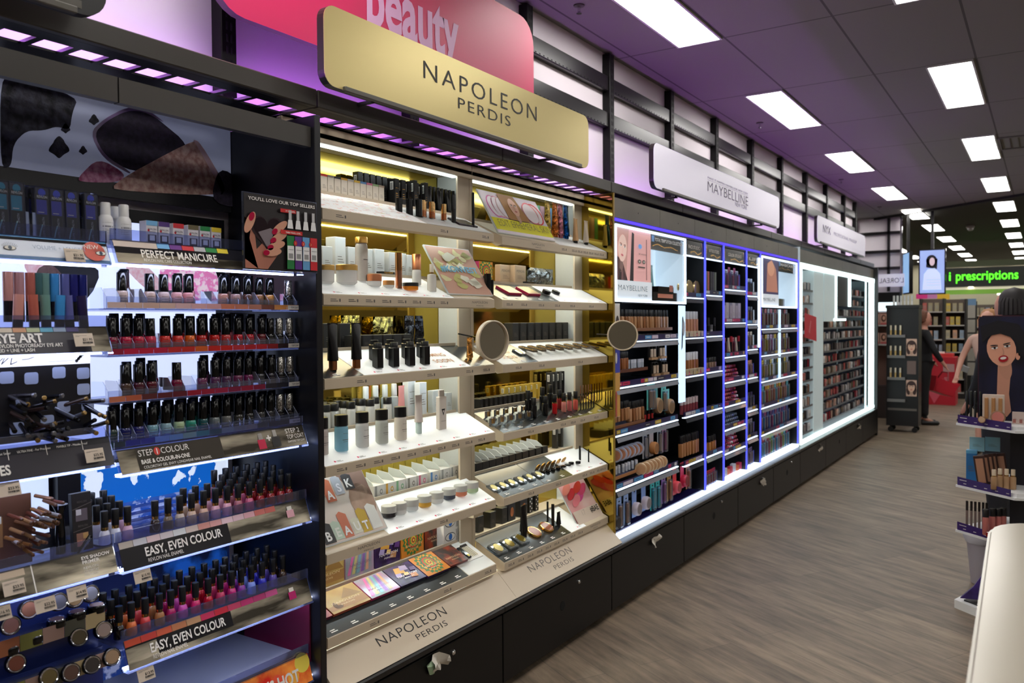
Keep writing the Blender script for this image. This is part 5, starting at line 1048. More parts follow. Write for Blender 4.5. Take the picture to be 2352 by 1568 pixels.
for i,px in enumerate([5,40]):
    for d in range(2): put('mascara_pack','mpt',blister((30,150,180),(30,140,170)),(-2.02-.03*d,Yp(px,500,-2.02),1.748),'turquoise mascara blister pack, %s facing, %s back'%(ordn(i),ordn(d)),'mascara pack','turquoise mascara packs',ry=-.05)
def remover():
    b=MB().lathe([(.017,0),(.0185,.003),(.0185,.062),(.0165,.072),(.0125,.078)],WHITE,18); k=MB().lathe([(.0125,.078),(.0120,.108),(.0105,.110)],WHITE,18); l=MB()
    for z0,z1,mt in ((.058,.0575,INKG),(.050,.046,mat('label_grey',(150,150,156),.4)),(.041,.0402,INKG),(.037,.0363,INKG),(.032,.0314,INKG)):
        R=.0189; vs=[(R*math.cos(a),R*math.sin(a),z) for z in (z1,z0) for a in (-.9,-.4,.1,.6)]; l.add(vs,[(0,1,5,4),(1,2,6,5),(2,3,7,6)],mt)
    return [('bottle',b),('cap',k),('label',l)]
for i,(px,X) in enumerate([(243,-2.02),(285,-2.02),(266,-2.07)]): put('remover_bottle','rem',remover,(X,Yp(px,540,X),1.752),'white nail polish remover bottle, %s'%['beside the blue mascara packs','beside the window cartons','behind the other two'][i],'bottle','white remover bottles')
def wcart(c):
    def fn():
        m=MB().box(-.016,.016,-.0165,.0165,0,.075,hue((226,222,222),.4),.001); A=Art(m,(.016,-.0165,0),(0,1,0),(0,0,1),.0006); A.rect(0,.062,.033,.075,hue(c,.4)); A.rect(.004,.012,.029,.038,hue((70,66,70),.3)); A.rect(0,0,.033,.009,hue(c,.4)); A.up(); A.rect(.009,.022,.024,.036,WHITE); A.text('REVLON',.0165,.050,.005,INKG,align='c',w=.024,bold=.02); A.rect(.006,.045,.027,.0462,INKG); A.ell(.006,.049,.003,.0035,hue((196,30,50),.4)) 
        return [('carton',m)]
    return fn
for i,(px,c,nm) in enumerate([(341,(120,180,220),'light blue'),(369,(80,50,120),'purple'),(402,(196,40,50),'red'),(436,(110,100,70),'olive'),(463,(40,130,70),'green'),(489,(222,196,60),'yellow')]): put('nail_care_box','wc%d'%i,wcart(c),(-2.025,Yp(px,540,-2.025),1.752),'white window carton with a %s top band on the manicure shelf'%nm,'carton')
# coloured liner tubes on the eye art shelf
ec=[((190,130,110),'salmon'),((170,120,110),'dusty rose'),((170,90,70),'copper'),((60,90,80),'dark green'),((100,130,110),'sage'),((60,130,170),'sky blue'),((90,90,130),'silver violet'),((34,34,90),'navy'),((30,34,90),'midnight')]
for i,(px,(c,nm)) in enumerate(zip([20,45,71,88,104,126,150,170,190],ec)): put('eye_tube','et%d'%i,stick_fn(.0115,.12,(18,18,20),c,.58,cm=.3),(-2.08,Yp(px,730,-2.08),1.558),'tall eye art tube with a %s cap, back row of the eye art shelf'%nm,'eye makeup','eye art tubes')
for i,(px,k,nm) in enumerate([(38,0,'salmon'),(80,2,'copper'),(107,4,'sage'),(134,5,'blue'),(162,6,'slate'),(195,8,'dark plum')]): put('eye_tube','ef%d'%k,stick_fn(.0115,.115,(18,18,20),tuple(min(255,int(v*1.15)) for v in ec[k][0]) if k!=8 else (50,40,70),.52,cm=.3),(-2.03,Yp(px,740,-2.03),1.508),'%s-capped eye art tube leaning in the front row of the eye art shelf'%nm,'eye makeup','front eye art tubes',rx=random.uniform(-.08,.08))
# board of liner pens
def hole(A,u,v,w,h): A.poly([(u+x,v+y) for x,y in rrect(w,h,.006,3)],mat('pocket_grey',(130,140,170),.4,emi=.25))
t=thing('pen_board','black pen board with a white scribbled header and rounded pockets','pen board',(-2.02,.62,1.275)); m=MB().box(-.006,0,0,.525,0,.215,NAVY); m.build('board',t)
m=MB(); A=Art(m,(0,0,0),(0,1,0),(0,0,1),.0008); A.rect(0,.178,.525,.215,PAPER); A.up(); A.line([(.30,.182),(.325,.205),(.315,.185),(.34,.208),(.335,.184),(.35,.19)],.002,INK); A.line([(.36,.194),(.375,.195),(.39,.2),(.4,.203)],.0018,INK)
for k in range(4): A.line([(.49+.005*k,.186+.005*k),(.51+.004*k,.213)],.003,INK); A.ell(.49+.005*k,.186+.005*k,.004,.004,INK)
for k in range(4): A.line([(.42,.186+.006*k),(.485,.188+.006*k)],.0006,INK)
for k,s in enumerate(['EYE PEN','LIQUID LINER','SKINNY LIQUID LINER','COLORSTAY LIQUID LINER']): A.text(s,.25+.06*k,.207,.0035,INKG,w=.045)
for u,v in [(.24,.14),(.24,.105),(.24,.07),(.24,.035),(.24,.0),(.31,.14),(.365,.135),(.43,.145),(.49,.14),(.49,.10),(.44,.06),(.50,.06),(.40,.03),(.33,.02)]: hole(A,u,v,.032,.028)
m.build('header_card',t)
rp=random.Random(4)
for i in range(36):
    px=22+rp.random()*185; py=905+rp.random()*100; p=onX(px,py,-2.015); dz=rp.uniform(-.5,.35)
    c=rp.choice([(20,20,24),(24,24,34),(30,26,30),(60,44,40),(90,94,110)]); ec_=rp.choice([(150,120,70),(24,24,28),(24,24,28),(120,120,126)]); put('liner_pen','lp%d_%d'%(sum(c),ec_[0]),lambda c=c,ec_=ec_:[('barrel',MB().lathe([(.0052,0),(.0052,.055)],hue(c,.15),10)),('end_cap',MB().lathe([(.0056,.055),(.0056,.061),(.004,.062)],hue(ec_,.25,.6),10))],p-Vector((.01,0,0)),'dark liner pen poking out of the pen board, the %s'%ordn(i),'pen','liner pens in the board',ry=PI/2-dz,rz=rp.uniform(-.5,.9))
# brown board with bundled pencils
t=thing('pencil_board','brown printed board holding bundles of wooden pencils','pen board',(-2.03,.70,.985)); m=MB().box(-.006,0,0,.30,0,.165,hue((90,56,40),.5)); A=Art(m,(0,0,0),(0,1,0),(0,0,1),.0008); A.rect(.0,.05,.235,.12,hue((150,110,70),.5)); A.up(); A.rect(.12,.105,.232,.122,PAPER); A.up().text('BROW MOUSSE',.14,.110,.006,INK,w=.085,bold=.02); m.build('board',t)
for i in range(34):
    g=i%4; px=[30,85,60,88][g]+rp.uniform(-26,18); py=[1205,1195,1225,1165][g]+rp.uniform(-28,38); p=onX(px,py,-2.025); c=rp.choice([(150,104,60),(120,80,50),(170,130,90),(190,190,200),(110,60,44)])
    put('brow_pencil','bp%d'%sum(c),lambda c=c:[('barrel',MB().lathe([(.0045,0),(.0045,.045)],hue(c,.3,.2),8)),('tip',MB().lathe([(.0046,.045),(.003,.049)],hue((90,56,36),.4),8))],p,'wooden brow pencil on the brown board, %s of its bundle'%ordn(i//4),'pencil','brow pencils in bundles',ry=PI/2+.15,rz=rp.uniform(-.1,.5))
put('shadow_card','shcard',lambda:[('card',(lambda m:(lambda A:(A.rect(.008,.075,.038,.105,hue((100,90,96),.4)),A.rect(.008,.012,.038,.045,hue((150,110,90),.4)),A.up(),A.rect(.009,.09,.022,.104,hue((200,196,200),.4)),A.rect(.009,.013,.022,.028,hue((196,130,110),.4)),A.rect(.024,.03,.037,.044,hue((190,150,90),.4)),A.text('REVLON',.025,.120,.005,INKG,align='c',w=.024),A.text('REVLON',.025,.06,.005,INKG,align='c',w=.024),A.line([(0,.105),(.05,.118)],.0015,INKG),A.line([(0,.05),(.05,.058)],.0015,INKG)) and m)(Art(m,(.003,-.025,0),(0,1,0),(0,0,1),.0008)))(MB().box(-.012,.003,-.025,.025,0,.145,mat('card_dark',(40,38,38),.3),.001)))],(-2.02,Yp(192,1290,-2.02),.985),'tall dark eyeshadow palette card with four colour squares','eyeshadow',ry=-.06)
put('lash_wand','wand',lambda:[('wand',MB().lathe([(.011,0),(.012,.05),(.008,.10),(.016,.118),(.018,.122)],GLOSSB,14)),('rod',MB().cyl(.0015,.02,.115,CHROME,seg=6))],(-2.04,Yp(140,1290,-2.04),.985),'flared glossy black wand tester beside the brown pencil board','tester')
put('lash_wand','wand2',lambda:[('wand',MB().lathe([(.005,0),(.006,.075)],GLOSSB,10)),('edge',MB().box(.004,.0055,-.002,.002,0,.07,WHITE))],(-2.0,Yp(165,1290,-2.0),.965),'slanting black tester stick in front of the eyeshadow card','tester',rx=-.7)
# shadow pots
def pot(c):
    def fn():
        m=MB().lathe([(.0215,0),(.0225,.003),(.0225,.016),(.021,.018)],GLOSSB,22); r=MB().lathe([(.0205,.018),(.0195,.0195),(.017,.0185)],CHROME,22,caps=False); l=MB().lathe([(.0168,.0175),(.0160,.0190),(0,.0190)],hue(c,.25,.3),20); A=Art(l,(-.015,-.015,.0192),(0,1,0),(-1,0,0),.0004); return [('pot',m),('ring',r),('powder',l)]
    return fn
pots=[(30,1440,(130,90,80),'umber'),(72,1403,(150,100,80),'russet'),(140,1385,(110,110,120),'pewter'),(176,1378,(180,150,110),'gold'),(213,1366,(150,150,160),'silver'),(42,1527,(120,70,54),'brown'),(186,1467,(90,80,60),'olive'),(243,1450,(170,150,140),'champagne'),(118,1558,(110,96,60),'moss'),(168,1548,(100,76,66),'mocha'),(216,1530,(70,64,60),'charcoal'),(262,1512,(180,150,120),'bisque')]
for i,(px,py,c,nm) in enumerate(pots): put('eyeshadow_pot','pot'+nm,pot(c),onX(px,py,-2.0 if i<8 else -1.975)-Vector((.02,0,0)),'black eyeshadow pot with a %s centre facing out of the pot tray'%nm,'eyeshadow pot','round eyeshadow pots',ry=PI/2-.25,rz=-.15)
for i,(px,py) in enumerate([(130,1428),(177,1410),(222,1395),(78,1465),(22,1490)]): put('eyeshadow_pot','potlay',pot((190,150,130)),onX(px,py,-2.03)-Vector((0,0,.01)),'eyeshadow pot lying flat in the tray, %s from the polish side'%ordn([2,1,0,3,4][i]),'eyeshadow pot','flat lying eyeshadow pots')
tr=thing('pot_tray','stepped blue acrylic tray holding round eyeshadow pots','tray',(0,.80,.37)); m=MB(); cs=[(190,160,150),(190,150,110),(60,50,50),(206,180,130),(150,156,170)]
for k,(x,z) in enumerate([(-2.035,.50),(-2.015,.40),(-1.995,.30)]):
    m.box(x-.05,x-.046,0,.375,z-.06,z+.05,mat('tray_blue',(40,52,110),.2)); m.box(x-.046,x+.0,0,.375,z-.064,z-.060,ACRB)
m.build('tray',tr)
for k,(x,z) in enumerate([(-2.012,.435),(-1.992,.335)]):
    m=MB(); A=Art(m,(x,0,z),(0,1,0),(0,0,1),.001)
    for q in range(7): A.rect(.052*q+.003,-.02,.052*(q+1)+.002,.018,hue([(190,160,150),(180,150,120),(150,90,60),(120,120,60),(160,130,120),(80,80,70),(190,170,130)][(q+k)%7],.4))
    m.build('shade_card',tr)
# top sellers poster
t=thing('top_sellers_poster','glossy black poster of a hand with red nails holding a glass heart','poster',(-1.925,1.545,1.706)); W,Hh=.282,.222; MB().box(-.006,0,0,W,0,Hh,ACR).build('acrylic_sleeve',t)
m=MB(); A=Art(m,(.0006,0,0),(0,1,0),(0,0,1),.0007); A.rect(.003,.003,W-.003,Hh-.003,mat('poster_black',(30,24,26),.3)); A.up(); SK=hue((206,150,124),.6); SK2=hue((176,112,92),.6); NL=hue((170,20,60),.15)
A.poly([(.004,.004),(.085,.004),(.125,.05),(.13,.09),(.09,.10),(.045,.06),(.035,.14),(.004,.15)],SK2); A.poly([(.004,.03),(.05,.004),(.02,.09),(.03,.14),(.004,.15)],SK); A.up()
ht=[(.085+.062*math.sin(a)**3,.115+.058*(13*math.cos(a)-5*math.cos(2*a)-2*math.cos(3*a)-math.cos(4*a))/16) for a in [2*PI*k/30 for k in range(30)]]
A.poly(ht,hue((60,48,52),.1)); A.up(); A.poly([(.085+(u-.085)*.85,.117+(v-.115)*.85) for u,v in ht],hue((40,30,34),.1)); A.up(); A.poly([(.05,.11),(.095,.125),(.11,.12),(.09,.07),(.08,.07)],hue((130,120,126),.2)); A.up()
for u,v,r in [(.13,.13,.6),(.125,.10,.45),(.115,.075,.3),(.10,.055,.15)]: A.ell(u,v,.034,.012,SK,rot=r); A.up(); A.ell(u-.024*math.cos(r),v-.024*math.sin(r),.012,.008,NL,rot=r); 
A.ell(.018,.135,.014,.035,SK,rot=-.5); A.up(); A.ell(.024,.152,.009,.014,NL,rot=-.5)
A.text("YOU'LL LOVE OUR TOP SELLERS",.012,.200,.0095,PAPER,w=.255,bold=.015); A.rect(.13,.176,.19,.187,hue((196,30,30),.4)); A.rect(.13,.112,.215,.124,hue((196,30,30),.4)); A.up(); A.text('IF YOU LIKE...',.15,.179,.0045,PAPER,w=.038,bold=.02); A.text("THEN YOU'LL LOVE...",.148,.115,.0048,PAPER,w=.062,bold=.02)
for k,c in enumerate([(30,120,60),(90,40,130),(100,160,210),(206,40,50)]):
    u=.155+.031*k; A.poly([(u,.130),(u+.023,.130),(u+.019,.156),(u+.004,.156)],WHITE); A.rect(u+.006,.156,u+.017,.185,hue((190,190,192),.4)); A.rect(u-.002,.008,u+.026,.108,hue(c,.35)); A.up(); A.rect(u-.001,.035,u+.025,.078,WHITE); A.up(); A.rect(u+.003,.04,u+.02,.055,hue((150,150,150),.3)); A.rect(u+.002,.066,u+.022,.067,INK); A.k-=2
for k in range(3): A.k+=3; A.ell(.184+.031*k,.087,.007,.008,hue((196,30,40),.4)); A.up(); A.text(str(k+1),.184+.031*k,.083,.007,hue((240,220,140),.4),align='c'); A.k-=4
m.build('print',t)
# ---------------------------------------------------------------- blue-lit display
def one(fn):
    def g():
        M=MB()
        for n,m in fn():
            for f,k,s in zip(m.f,m.m,m.sm): pass
            b=len(M.v); M.v+=m.v; M.f+=[[b+i for i in f] for f in m.f]; M.m+=[M.mi(m.mats[k]) for k in m.m]; M.sm+=m.sm
        return [('item',M)]
    return g
BB=-2.33; BLUE=glow((72,50,232),1.3); BLUL=glow((84,92,236),1.0); STW=glow((214,232,255),2.3)
FASC=noisy('brushed_taupe_fascia',(92,86,78),(112,106,96),(1,1,1),2,.4,.4)
t=thing('makeup_display','tall blue-lit black makeup display with vertical column dividers','display stand',(0,3.99,0))
m=MB(); m.box(BB-.012,BB,0,3.87,.37,2.235,mat('display_black',(14,14,18),.4)); m.build('back_panel',t)
m=MB()
for a,b in ((0,.62),(.622,1.2),(1.202,1.83),(1.832,2.5),(2.502,3.2),(3.202,3.86)): 
    m.box(-1.975,-1.95,a,b-.002,2.108,2.214,FASC); m.lathe([(.004,0),(.004,.001)],INK,8,(-1.95,(a+b)/2,2.16),ax='x')
m.build('header_fascia',t)
MB().box(-1.975,-1.945,0,3.86,2.090,2.104,BLUE).build('blue_light_bar',t)
MB().box(-2.33,-1.95,0,3.86,2.075,2.088,mat('display_black')).build('top_panel',t)
for y in (1.385,1.765,2.30,2.665,3.855):
    m=MB().box(BB,-1.952,y-.008,y+.008,.375,2.088,mat('display_black')); d=m.build('divider',t); MB().box(-1.952,-1.944,y-.011,y+.011,.375,2.088,BLUL).build('light_edge',d)
m=MB().box(-2.0,-1.94,0,3.86,.366,.392,STW); m.build('base_light',t)
# framed poster window
def lightframe(t,y0,y1,z0,z1,w,mt,X=-1.94):
    m=MB(); m.box(X-.012,X,y0,y1,z1-w,z1,mt); m.box(X-.012,X,y0,y1,z0,z0+w,mt); m.box(X-.012,X,y0,y0+w*.8,z0+w,z1-w,mt); m.box(X-.012,X,y1-w*.8,y1,z0+w,z1-w,mt); return m.build('light_frame',t)
def a_model(A,w,h,name=True):
    A.rect(0,0,w,h,hue((226,170,166),.4)); A.up(); A.poly([(w*.02,h*.27),(w*.3,h*.27),(w*.38,h),(w*.02,h)],hue((196,150,140),.5)); A.poly([(w*.40,h*.27),(w*.5,h*.27),(w*.52,h*.95),(w*.46,h*.97)],hue((34,24,28),.4)); A.rect(w*.56,h*.27,w*.84,h*.99,hue((226,170,168),.4)); A.rect(w*.86,h*.3,w*.88,h*.9,hue((90,50,60),.4)); A.up()
    A.poly([(w*.02,h*.27),(w*.34,h*.27),(w*.2,h*.55),(w*.02,h*.62)],noisy('ruffled_fabric',(40,34,38),(150,110,110),(1,6,1),12,.6)); face_art(A,w*.2,h*.72,h*.32,skin=(232,196,184),hair=(120,92,76),lips=(206,120,126),hairshape=False,tilt=-.15); A.up()
    A.rect(0,0,w,h*.27,hue((222,232,240),.3)); A.up(); A.text('MAYBELLINE',w*.07,h*.13,h*.075,INKG,w=w*.8,bold=-.01); A.text('NEW YORK',w*.6,h*.05,h*.035,INKG,w=w*.27); A.ell(w*.66,h*.78,w*.05,h*.035,hue((110,160,220),.4)); A.text('lash sensational',w*.62,h*.66,h*.03,INKG,w=w*.22); A.rect(w*.6,h*.47,w*.8,h*.49,INKG)
    for k in range(2): A.ell(w*(.64+.12*k),h*.56,w*.045,h*.03,INKG); A.up().ell(w*(.64+.12*k),h*.56,w*.025,h*.016,PAPER)
def hue_lit(c,rough=.4,*a): return mat('backlit_%02x%02x%02x'%tuple(int(v) for v in c),c,.4,emi=.4,ecol=c)
HUE0=hue
def framed(y0,ym,y1,z0,z1,lab,art,hdr,items):
    global hue
    t=thing('framed_window',lab,'display window',(0,y0,z0)); lightframe(t,0,y1-y0,0,z1-z0,.013,STW)
    m=MB().box(-1.965,-1.958,.012,ym-y0,.013,z1-z0-.013,PAPER); A=Art(m,(-1.958,.012,.013),(0,1,0),(0,0,1),.0008); hue=hue_lit; art(A,ym-y0-.012,z1-z0-.026); hue=HUE0; m.build('picture',t)
    m=MB(); m.box(-2.15,-2.145,ym-y0,y1-y0-.01,.013,z1-z0-.02,glow((206,226,240),.75)); m.box(-2.145,-1.955,ym-y0+.001,y1-y0-.012,.001,.013,WHITE); m.box(-2.145,-1.955,y1-y0-.018,y1-y0-.011,.013,z1-z0-.02,glow((206,226,240),.5)); m.build('niche',t)
    m=MB().box(-1.965,-1.957,ym-y0+.002,y1-y0-.012,z1-z0-.013-.09,z1-z0-.016,mat('gloss_header',(28,26,26),.12)); A=Art(m,(-1.957,ym-y0,z1-z0-.1),(0,1,0),(0,0,1),.0008); W=y1-ym
    A.rect(.01,.045,.05,.08,hue((120,170,226),.4)); A.text(hdr,.058,.05,.02,PAPER,w=W-.085,bold=.02); A.line([(.02,.02),(.1,.035),(.2,.02),(.3,.03),(W-.1,.015)],.006,GOLD); m.build('header',t)
framed(3.992,4.49,5.01,1.655,2.073,'bright framed window with a model poster and a white niche, nearer the gold mirror',a_model,'TOTAL TEMPTATION COLLECTION',None)
framed(6.685,7.22,7.79,1.655,2.073,'bright framed window with a bronzed model poster at the far end of the blue-lit display',lambda A,w,h:(A.rect(0,0,w,h,hue((60,50,90),.4)),A.up(),A.poly([(w*.3,h*.3),(w*.35,h*.9),(w*.6,h*.99),(w*.85,h*.8),(w*.95,h*.3)],hue((180,120,100),.5)),A.up(),A.ell(w*.55,h*.8,w*.2,h*.16,hue((206,150,120),.5)),A.rect(0,0,w,h*.25,hue((222,230,238),.3)),A.up(),A.text('MAYBELLINE',w*.1,h*.1,h*.07,INKG,w=w*.7)),'MASCARA',None)
for i,(y,c) in enumerate([(4.52,(90,60,60)),(4.56,(222,170,160)),(4.63,(226,176,160)),(4.69,(110,180,200)),(4.73,(150,206,216))]): put('makeup_tube','tt%d'%i,one(tube_fn(.15,.04,c,c,caph=.1)),(-2.06,y,1.745),'upright display tube in the near white niche, %s from the model poster'%ordn(i),'tube','tubes in the near niche')
put('niche_stand','nst',one(lambda:[('b',(lambda m:(Art(m,(.03,-.14,0),(0,1,0),(0,0,1),.0008).rect(.02,.02,.26,.045,hue((190,110,80),.4)).rect(.2,.06,.26,.1,hue((190,110,80),.4)) and m))(MB().box(-.1,.03,-.19,.19,0,.055,mat('gloss_header')).box(-.1,.03,-.11,.13,.055,.09,mat('gloss_header'))))]),(-2.0,4.74,1.669),'black stepped block with copper labels in the near white niche','stand')
for i in range(3): put('makeup_tube','gt',one(stick_fn(.016,.14,(206,170,60),(222,190,90),.5,bm=.8)),(-2.05,7.36+.07*i,1.74),'yellow gold mascara in the far white niche, %s of three'%ordn(i),'mascara','gold mascaras in the far niche')
put('niche_stand','nst2',one(lambda:[('b',MB().box(-.08,.05,-.14,.14,0,.07,mat('gloss_header')))]),(-2.05,7.45,1.669),'plain black block under the yellow gold mascaras','stand')
# side pictures and vertical light panels
t=thing('side_picture','narrow tall picture strip of a person in blue beside the gold mirror','picture',(-1.95,3.993,1.03)); m=MB().box(-.006,0,0,.062,0,.615,PAPER); A=Art(m,(0,0,0),(0,1,0),(0,0,1),.0008); A.rect(.002,.002,.06,.24,hue((222,170,90),.4)); A.rect(.002,.24,.06,.4,hue((70,80,190),.4)); A.up(); A.ell(.03,.5,.022,.05,hue((50,34,34),.5)); A.up().ell(.032,.49,.016,.035,hue((190,120,110),.5)); A.ell(.012,.32,.012,.03,PAPER); A.rect(.002,.002,.02,.14,hue((190,90,80),.4)); m.build('picture',t)
t=thing('light_panel','vertical glowing blue-white strip with a narrow portrait in the middle of the wide bay','light panel',(-1.945,4.905,1.03)); m=MB().box(-.008,0,0,.10,0,.615,glow((196,224,250),1.1)); A=Art(m,(0,0,0),(0,1,0),(0,0,1),.0008); A.poly([(.03,.33),(.05,.35),(.07,.52),(.06,.55),(.045,.54),(.038,.45)],INK); A.up(); A.ell(.068,.47,.02,.05,hue((196,206,220),.5)); m.build('panel',t)
t=thing('light_panel','vertical white light strip beside the far framed window','light panel',(-1.945,6.60,1.33)); MB().box(-.008,0,0,.055,0,.72,STW).build('panel',t)
t=thing('light_panel','vertical pale light strip under the far framed window','light panel',(-1.945,7.20,1.04)); MB().box(-.008,0,0,.05,0,.6,glow((196,224,250),1.1)).build('panel',t)
# shelves
CHIP=[(222,206,230),(90,170,230),(222,190,60),(40,36,60),(222,50,120),(226,226,236),(206,40,90)]
NAVL=mat('navy_lip',(34,28,84),.3)
def bshelf(col,i,y0,y1,z,seed,coln):
    t=thing('makeup_shelf','light-edged shelf, %s from the top in the %s'%(ordn(i),coln),'shelf',(0,y0,z),0,'shelves of the blue-lit display'); W=y1-y0
    m=MB(); m.box(BB+.002,-1.962,.002,W-.002,.0,.006,mat('display_black')); m.build('deck',t)
    MB().box(-1.972,-1.950,.002,W-.002,-.006,.000,STW).build('light_edge',t)
    m=MB().box(-1.962,-1.954,.002,W-.002,.006,.034,NAVL); A=Art(m,(-1.954,0,.006),(0,1,0),(0,0,1),.0008); r=random.Random(seed); u=.02
    while u<W-.06:
        d=r.choice([.05,.08,.1,.14]); d=min(d,W-.02-u)
        if r.random()<.7: A.rect(u,.004,u+d*.9,.024,hue(r.choice(CHIP),.4)); A.up(); A.rect(u+d*.15,.012,u+d*.7,.015,INK if r.random()<.5 else PAPER); A.k-=1
        u+=d
    m.build('lip_strip',t)
    m=MB(); m.add([(-1.95,0.01,-.012),(-1.95,W-.01,-.012),(-1.94,W-.01,-.035),(-1.94,.01,-.035)],[(0,1,2,3)],ACR); m.build('ticket_flap',t)
C1=[1.435,1.185,.925,.63]; C2=[1.70,1.435,1.185,.925,.61]; C3=[1.775,1.53,1.28,1.095,.92,.75,.577]; C4=[1.74,1.517,1.318,1.093,.835,.62]; C5=[1.475,1.256,1.042,.826,.603]
COLS=[('wide bay',3.998,4.90,C1),('slim column beside the wide bay',5.012,5.365,C2),('second column',5.39,5.74,[1.724,1.44,1.19,.923,.61]),('third column',5.77,6.28,C3),('fourth column',6.305,6.595,C4),('last bay',6.685,7.835,C5)]
for ci,(nm,y0,y1,zz) in enumerate(COLS):
    for i,z in enumerate(zz): bshelf(ci,i,y0,y1,z,ci*10+i,nm)
for y0,y1,s in ((5.02,5.36,'FACE STUDIO'),(5.40,5.74,'TATTOO STUDIO'),(5.775,6.28,'COLOR STUDIO'),(6.31,6.65,'LIP')):
    m=MB().box(-1.965,-1.955,y0,y1,1.975,2.07,mat('gloss_header')); A=Art(m,(-1.955,y0,1.975),(0,1,0),(0,0,1),.0008); W=y1-y0; A.text(s,W*.5,.045,.022,PAPER,align='c',w=W*.62,bold=.03); A.line([(.01,.09),(.03,.06),(.02,.02)],.008,GOLD); A.line([(W*.3,.02),(W*.5,.03),(W*.7,.012),(W*.9,.03)],.008,GOLD); A.line([(W*.9,.09),(W*.95,.05),(W*.93,.01)],.009,GOLD); m.box(-1.965,-1.95,y0,y1,1.967,1.974,STW)  # gold lines drawn as curved reflections on the gloss black
    tag(m.build('column_header'),'gloss black column header lettered %s on the blue-lit display'%s.lower(),'header')
# products of the blue-lit display
def found(c,h=.11,capc=(20,18,20)): return one(bottle_fn(h,.0135,c,capc,.36,sq=True))
def hang(c,c2,h=.15,w=.05,rnd_=False):
    def fn():
        m=MB().box(-.003,0,-w/2,w/2,0,h,hue(c,.4),.001); m.box(0,.001,-.008,.008,h*.86,h*.9,INK)
        if rnd_: m.lathe([(w*.62,0),(w*.66,.02),(w*.6,.034)],hue(c2,.3),18,(0,0,h*.3),ax='x'); m.lathe([(w*.5,.034),(w*.48,.036)],hue(tuple(int(v*.7) for v in c2),.3),18,(0,0,h*.3),ax='x')
        else: m.box(0,.016,-w*.22,w*.22,h*.06,h*.74,hue(c2,.25),.006); m.box(0,.019,-w*.3,w*.3,h*.02,h*.8,ACR)
        return [('pack',m)]
    return fn
BRW=[(178,124,78),(190,140,96),(160,104,60),(200,150,110),(150,92,50),(182,130,90)]
def line(n,y0,y1,X,z,nm,cat,key,fns,lab,grp,**k):
    for i in range(n):
        y=y0+(y1-y0)*(i/(n-1) if n>1 else 0); kk=i%len(fns); put(nm,'%s%d'%(key,kk),fns[kk],(X+random.uniform(-.004,.004),y,z),lab%ordn(i),cat,grp,**k)
tb=lambda y0,y1,z,lab,c=(150,100,70):tag(MB().box(-2.1,-1.985,y0,y1,z-.012,z,ACRB).box(-1.985,-1.982,y0,y1,z-.014,z+.004,hue(c,.4)).build('tester_ledge'),lab,'ledge')
fb=[found(c) for c in BRW]
tb(4.07,4.88,1.505,'brown-fronted acrylic ledge carrying the top foundation row'); line(19,4.09,4.86,-2.02,1.506,'foundation_bottle','foundation','fb',fb,'brown foundation bottle with a dark cap, %s in the top foundation row','top foundation row')
line(12,4.12,4.86,-2.0,1.442,'compact','compact','bkc',[one(disc_fn(.022,.03,(18,18,22),(60,40,50)))],'dark pot under the top foundation row, %s in its line','dark pots in the wide bay')
tb(4.06,4.50,1.275,'brown-fronted ledge of the second shelf in the wide bay',(110,60,40)); line(7,4.08,4.27,-2.02,1.276,'foundation_bottle','foundation','fb2',[found((150,86,44),.10),found((170,104,60),.10)],'deep brown foundation bottle, %s on the second shelf of the wide bay','deep foundation bottles')
line(8,4.29,4.50,-2.02,1.276,'clear_tester','tester','ctt',[one(stick_fn(.008,.05,(206,210,220),(230,232,240),.4,cm=0.0))],'small clear tester, %s beside the deep foundation bottles','small clear testers')
def blk2(): 
    m=MB().box(-.01,.0,-.045,.045,0,.085,INK); 
    for s in (-.022,.022): m.cyl(.009,.018,.065,hue((222,200,176),.3),(.008,s),10); m.cyl(.008,.062,.08,GLOSSB,(.008,s),10)
    m.box(0,.02,-.045,.045,0,.014,hue((190,150,110),.4)); return [('pack',m)]
for i,(y,z) in enumerate([(4.60,1.315),(4.74,1.318),(4.64,1.215),(4.78,1.215)]): put('concealer_pack','blk2',blk2,(-2.0+.0*i,y,z),'black pack holding two cream concealers, %s'%['upper near one','upper far one','lower near one','lower far one'][i],'concealer','twin concealer packs')
line(4,4.83,4.89,-2.05,1.30,'carton','carton','pbx',[carton_fn(.03,.03,.11,(196,206,226))],'pale blue carton, %s behind the vertical light strip','pale blue cartons')
line(5,4.08,4.25,-2.0,.99,'foundation_bottle','foundation','fb3',fb[:3],'mid brown foundation bottle, %s on the third shelf of the wide bay','third shelf foundation bottles')
line(5,4.27,4.44,-1.995,.975,'foundation_bottle','foundation','fb4',[found(c,.115) for c in BRW[3:]],'tall brown foundation bottle, %s on the third shelf of the wide bay','tall third shelf foundation bottles'); tb(4.06,4.46,.97,'brown-fronted ledge of the third shelf in the wide bay')
line(3,4.48,4.58,-1.99,.965,'lip_gloss','lip gloss','redg',[one(stick_fn(.008,.06,(190,50,50),(20,20,22),.5,cm=0.0))],'small red gloss, %s under the aqua packs','small red glosses')
for i,(y,z,rd) in enumerate([(4.53,1.02,0),(4.60,1.015,0),(4.67,.985,1),(4.76,.99,0),(4.84,.965,1)]): put('hanging_pack','aq%d'%rd,hang((110,206,196),(200,160,120),.155,.075,bool(rd)),(-1.985-.012*i%.03,y,z),'aqua-topped hanging pack, %s from the gold mirror'%ordn(i),'pack','aqua-topped packs')
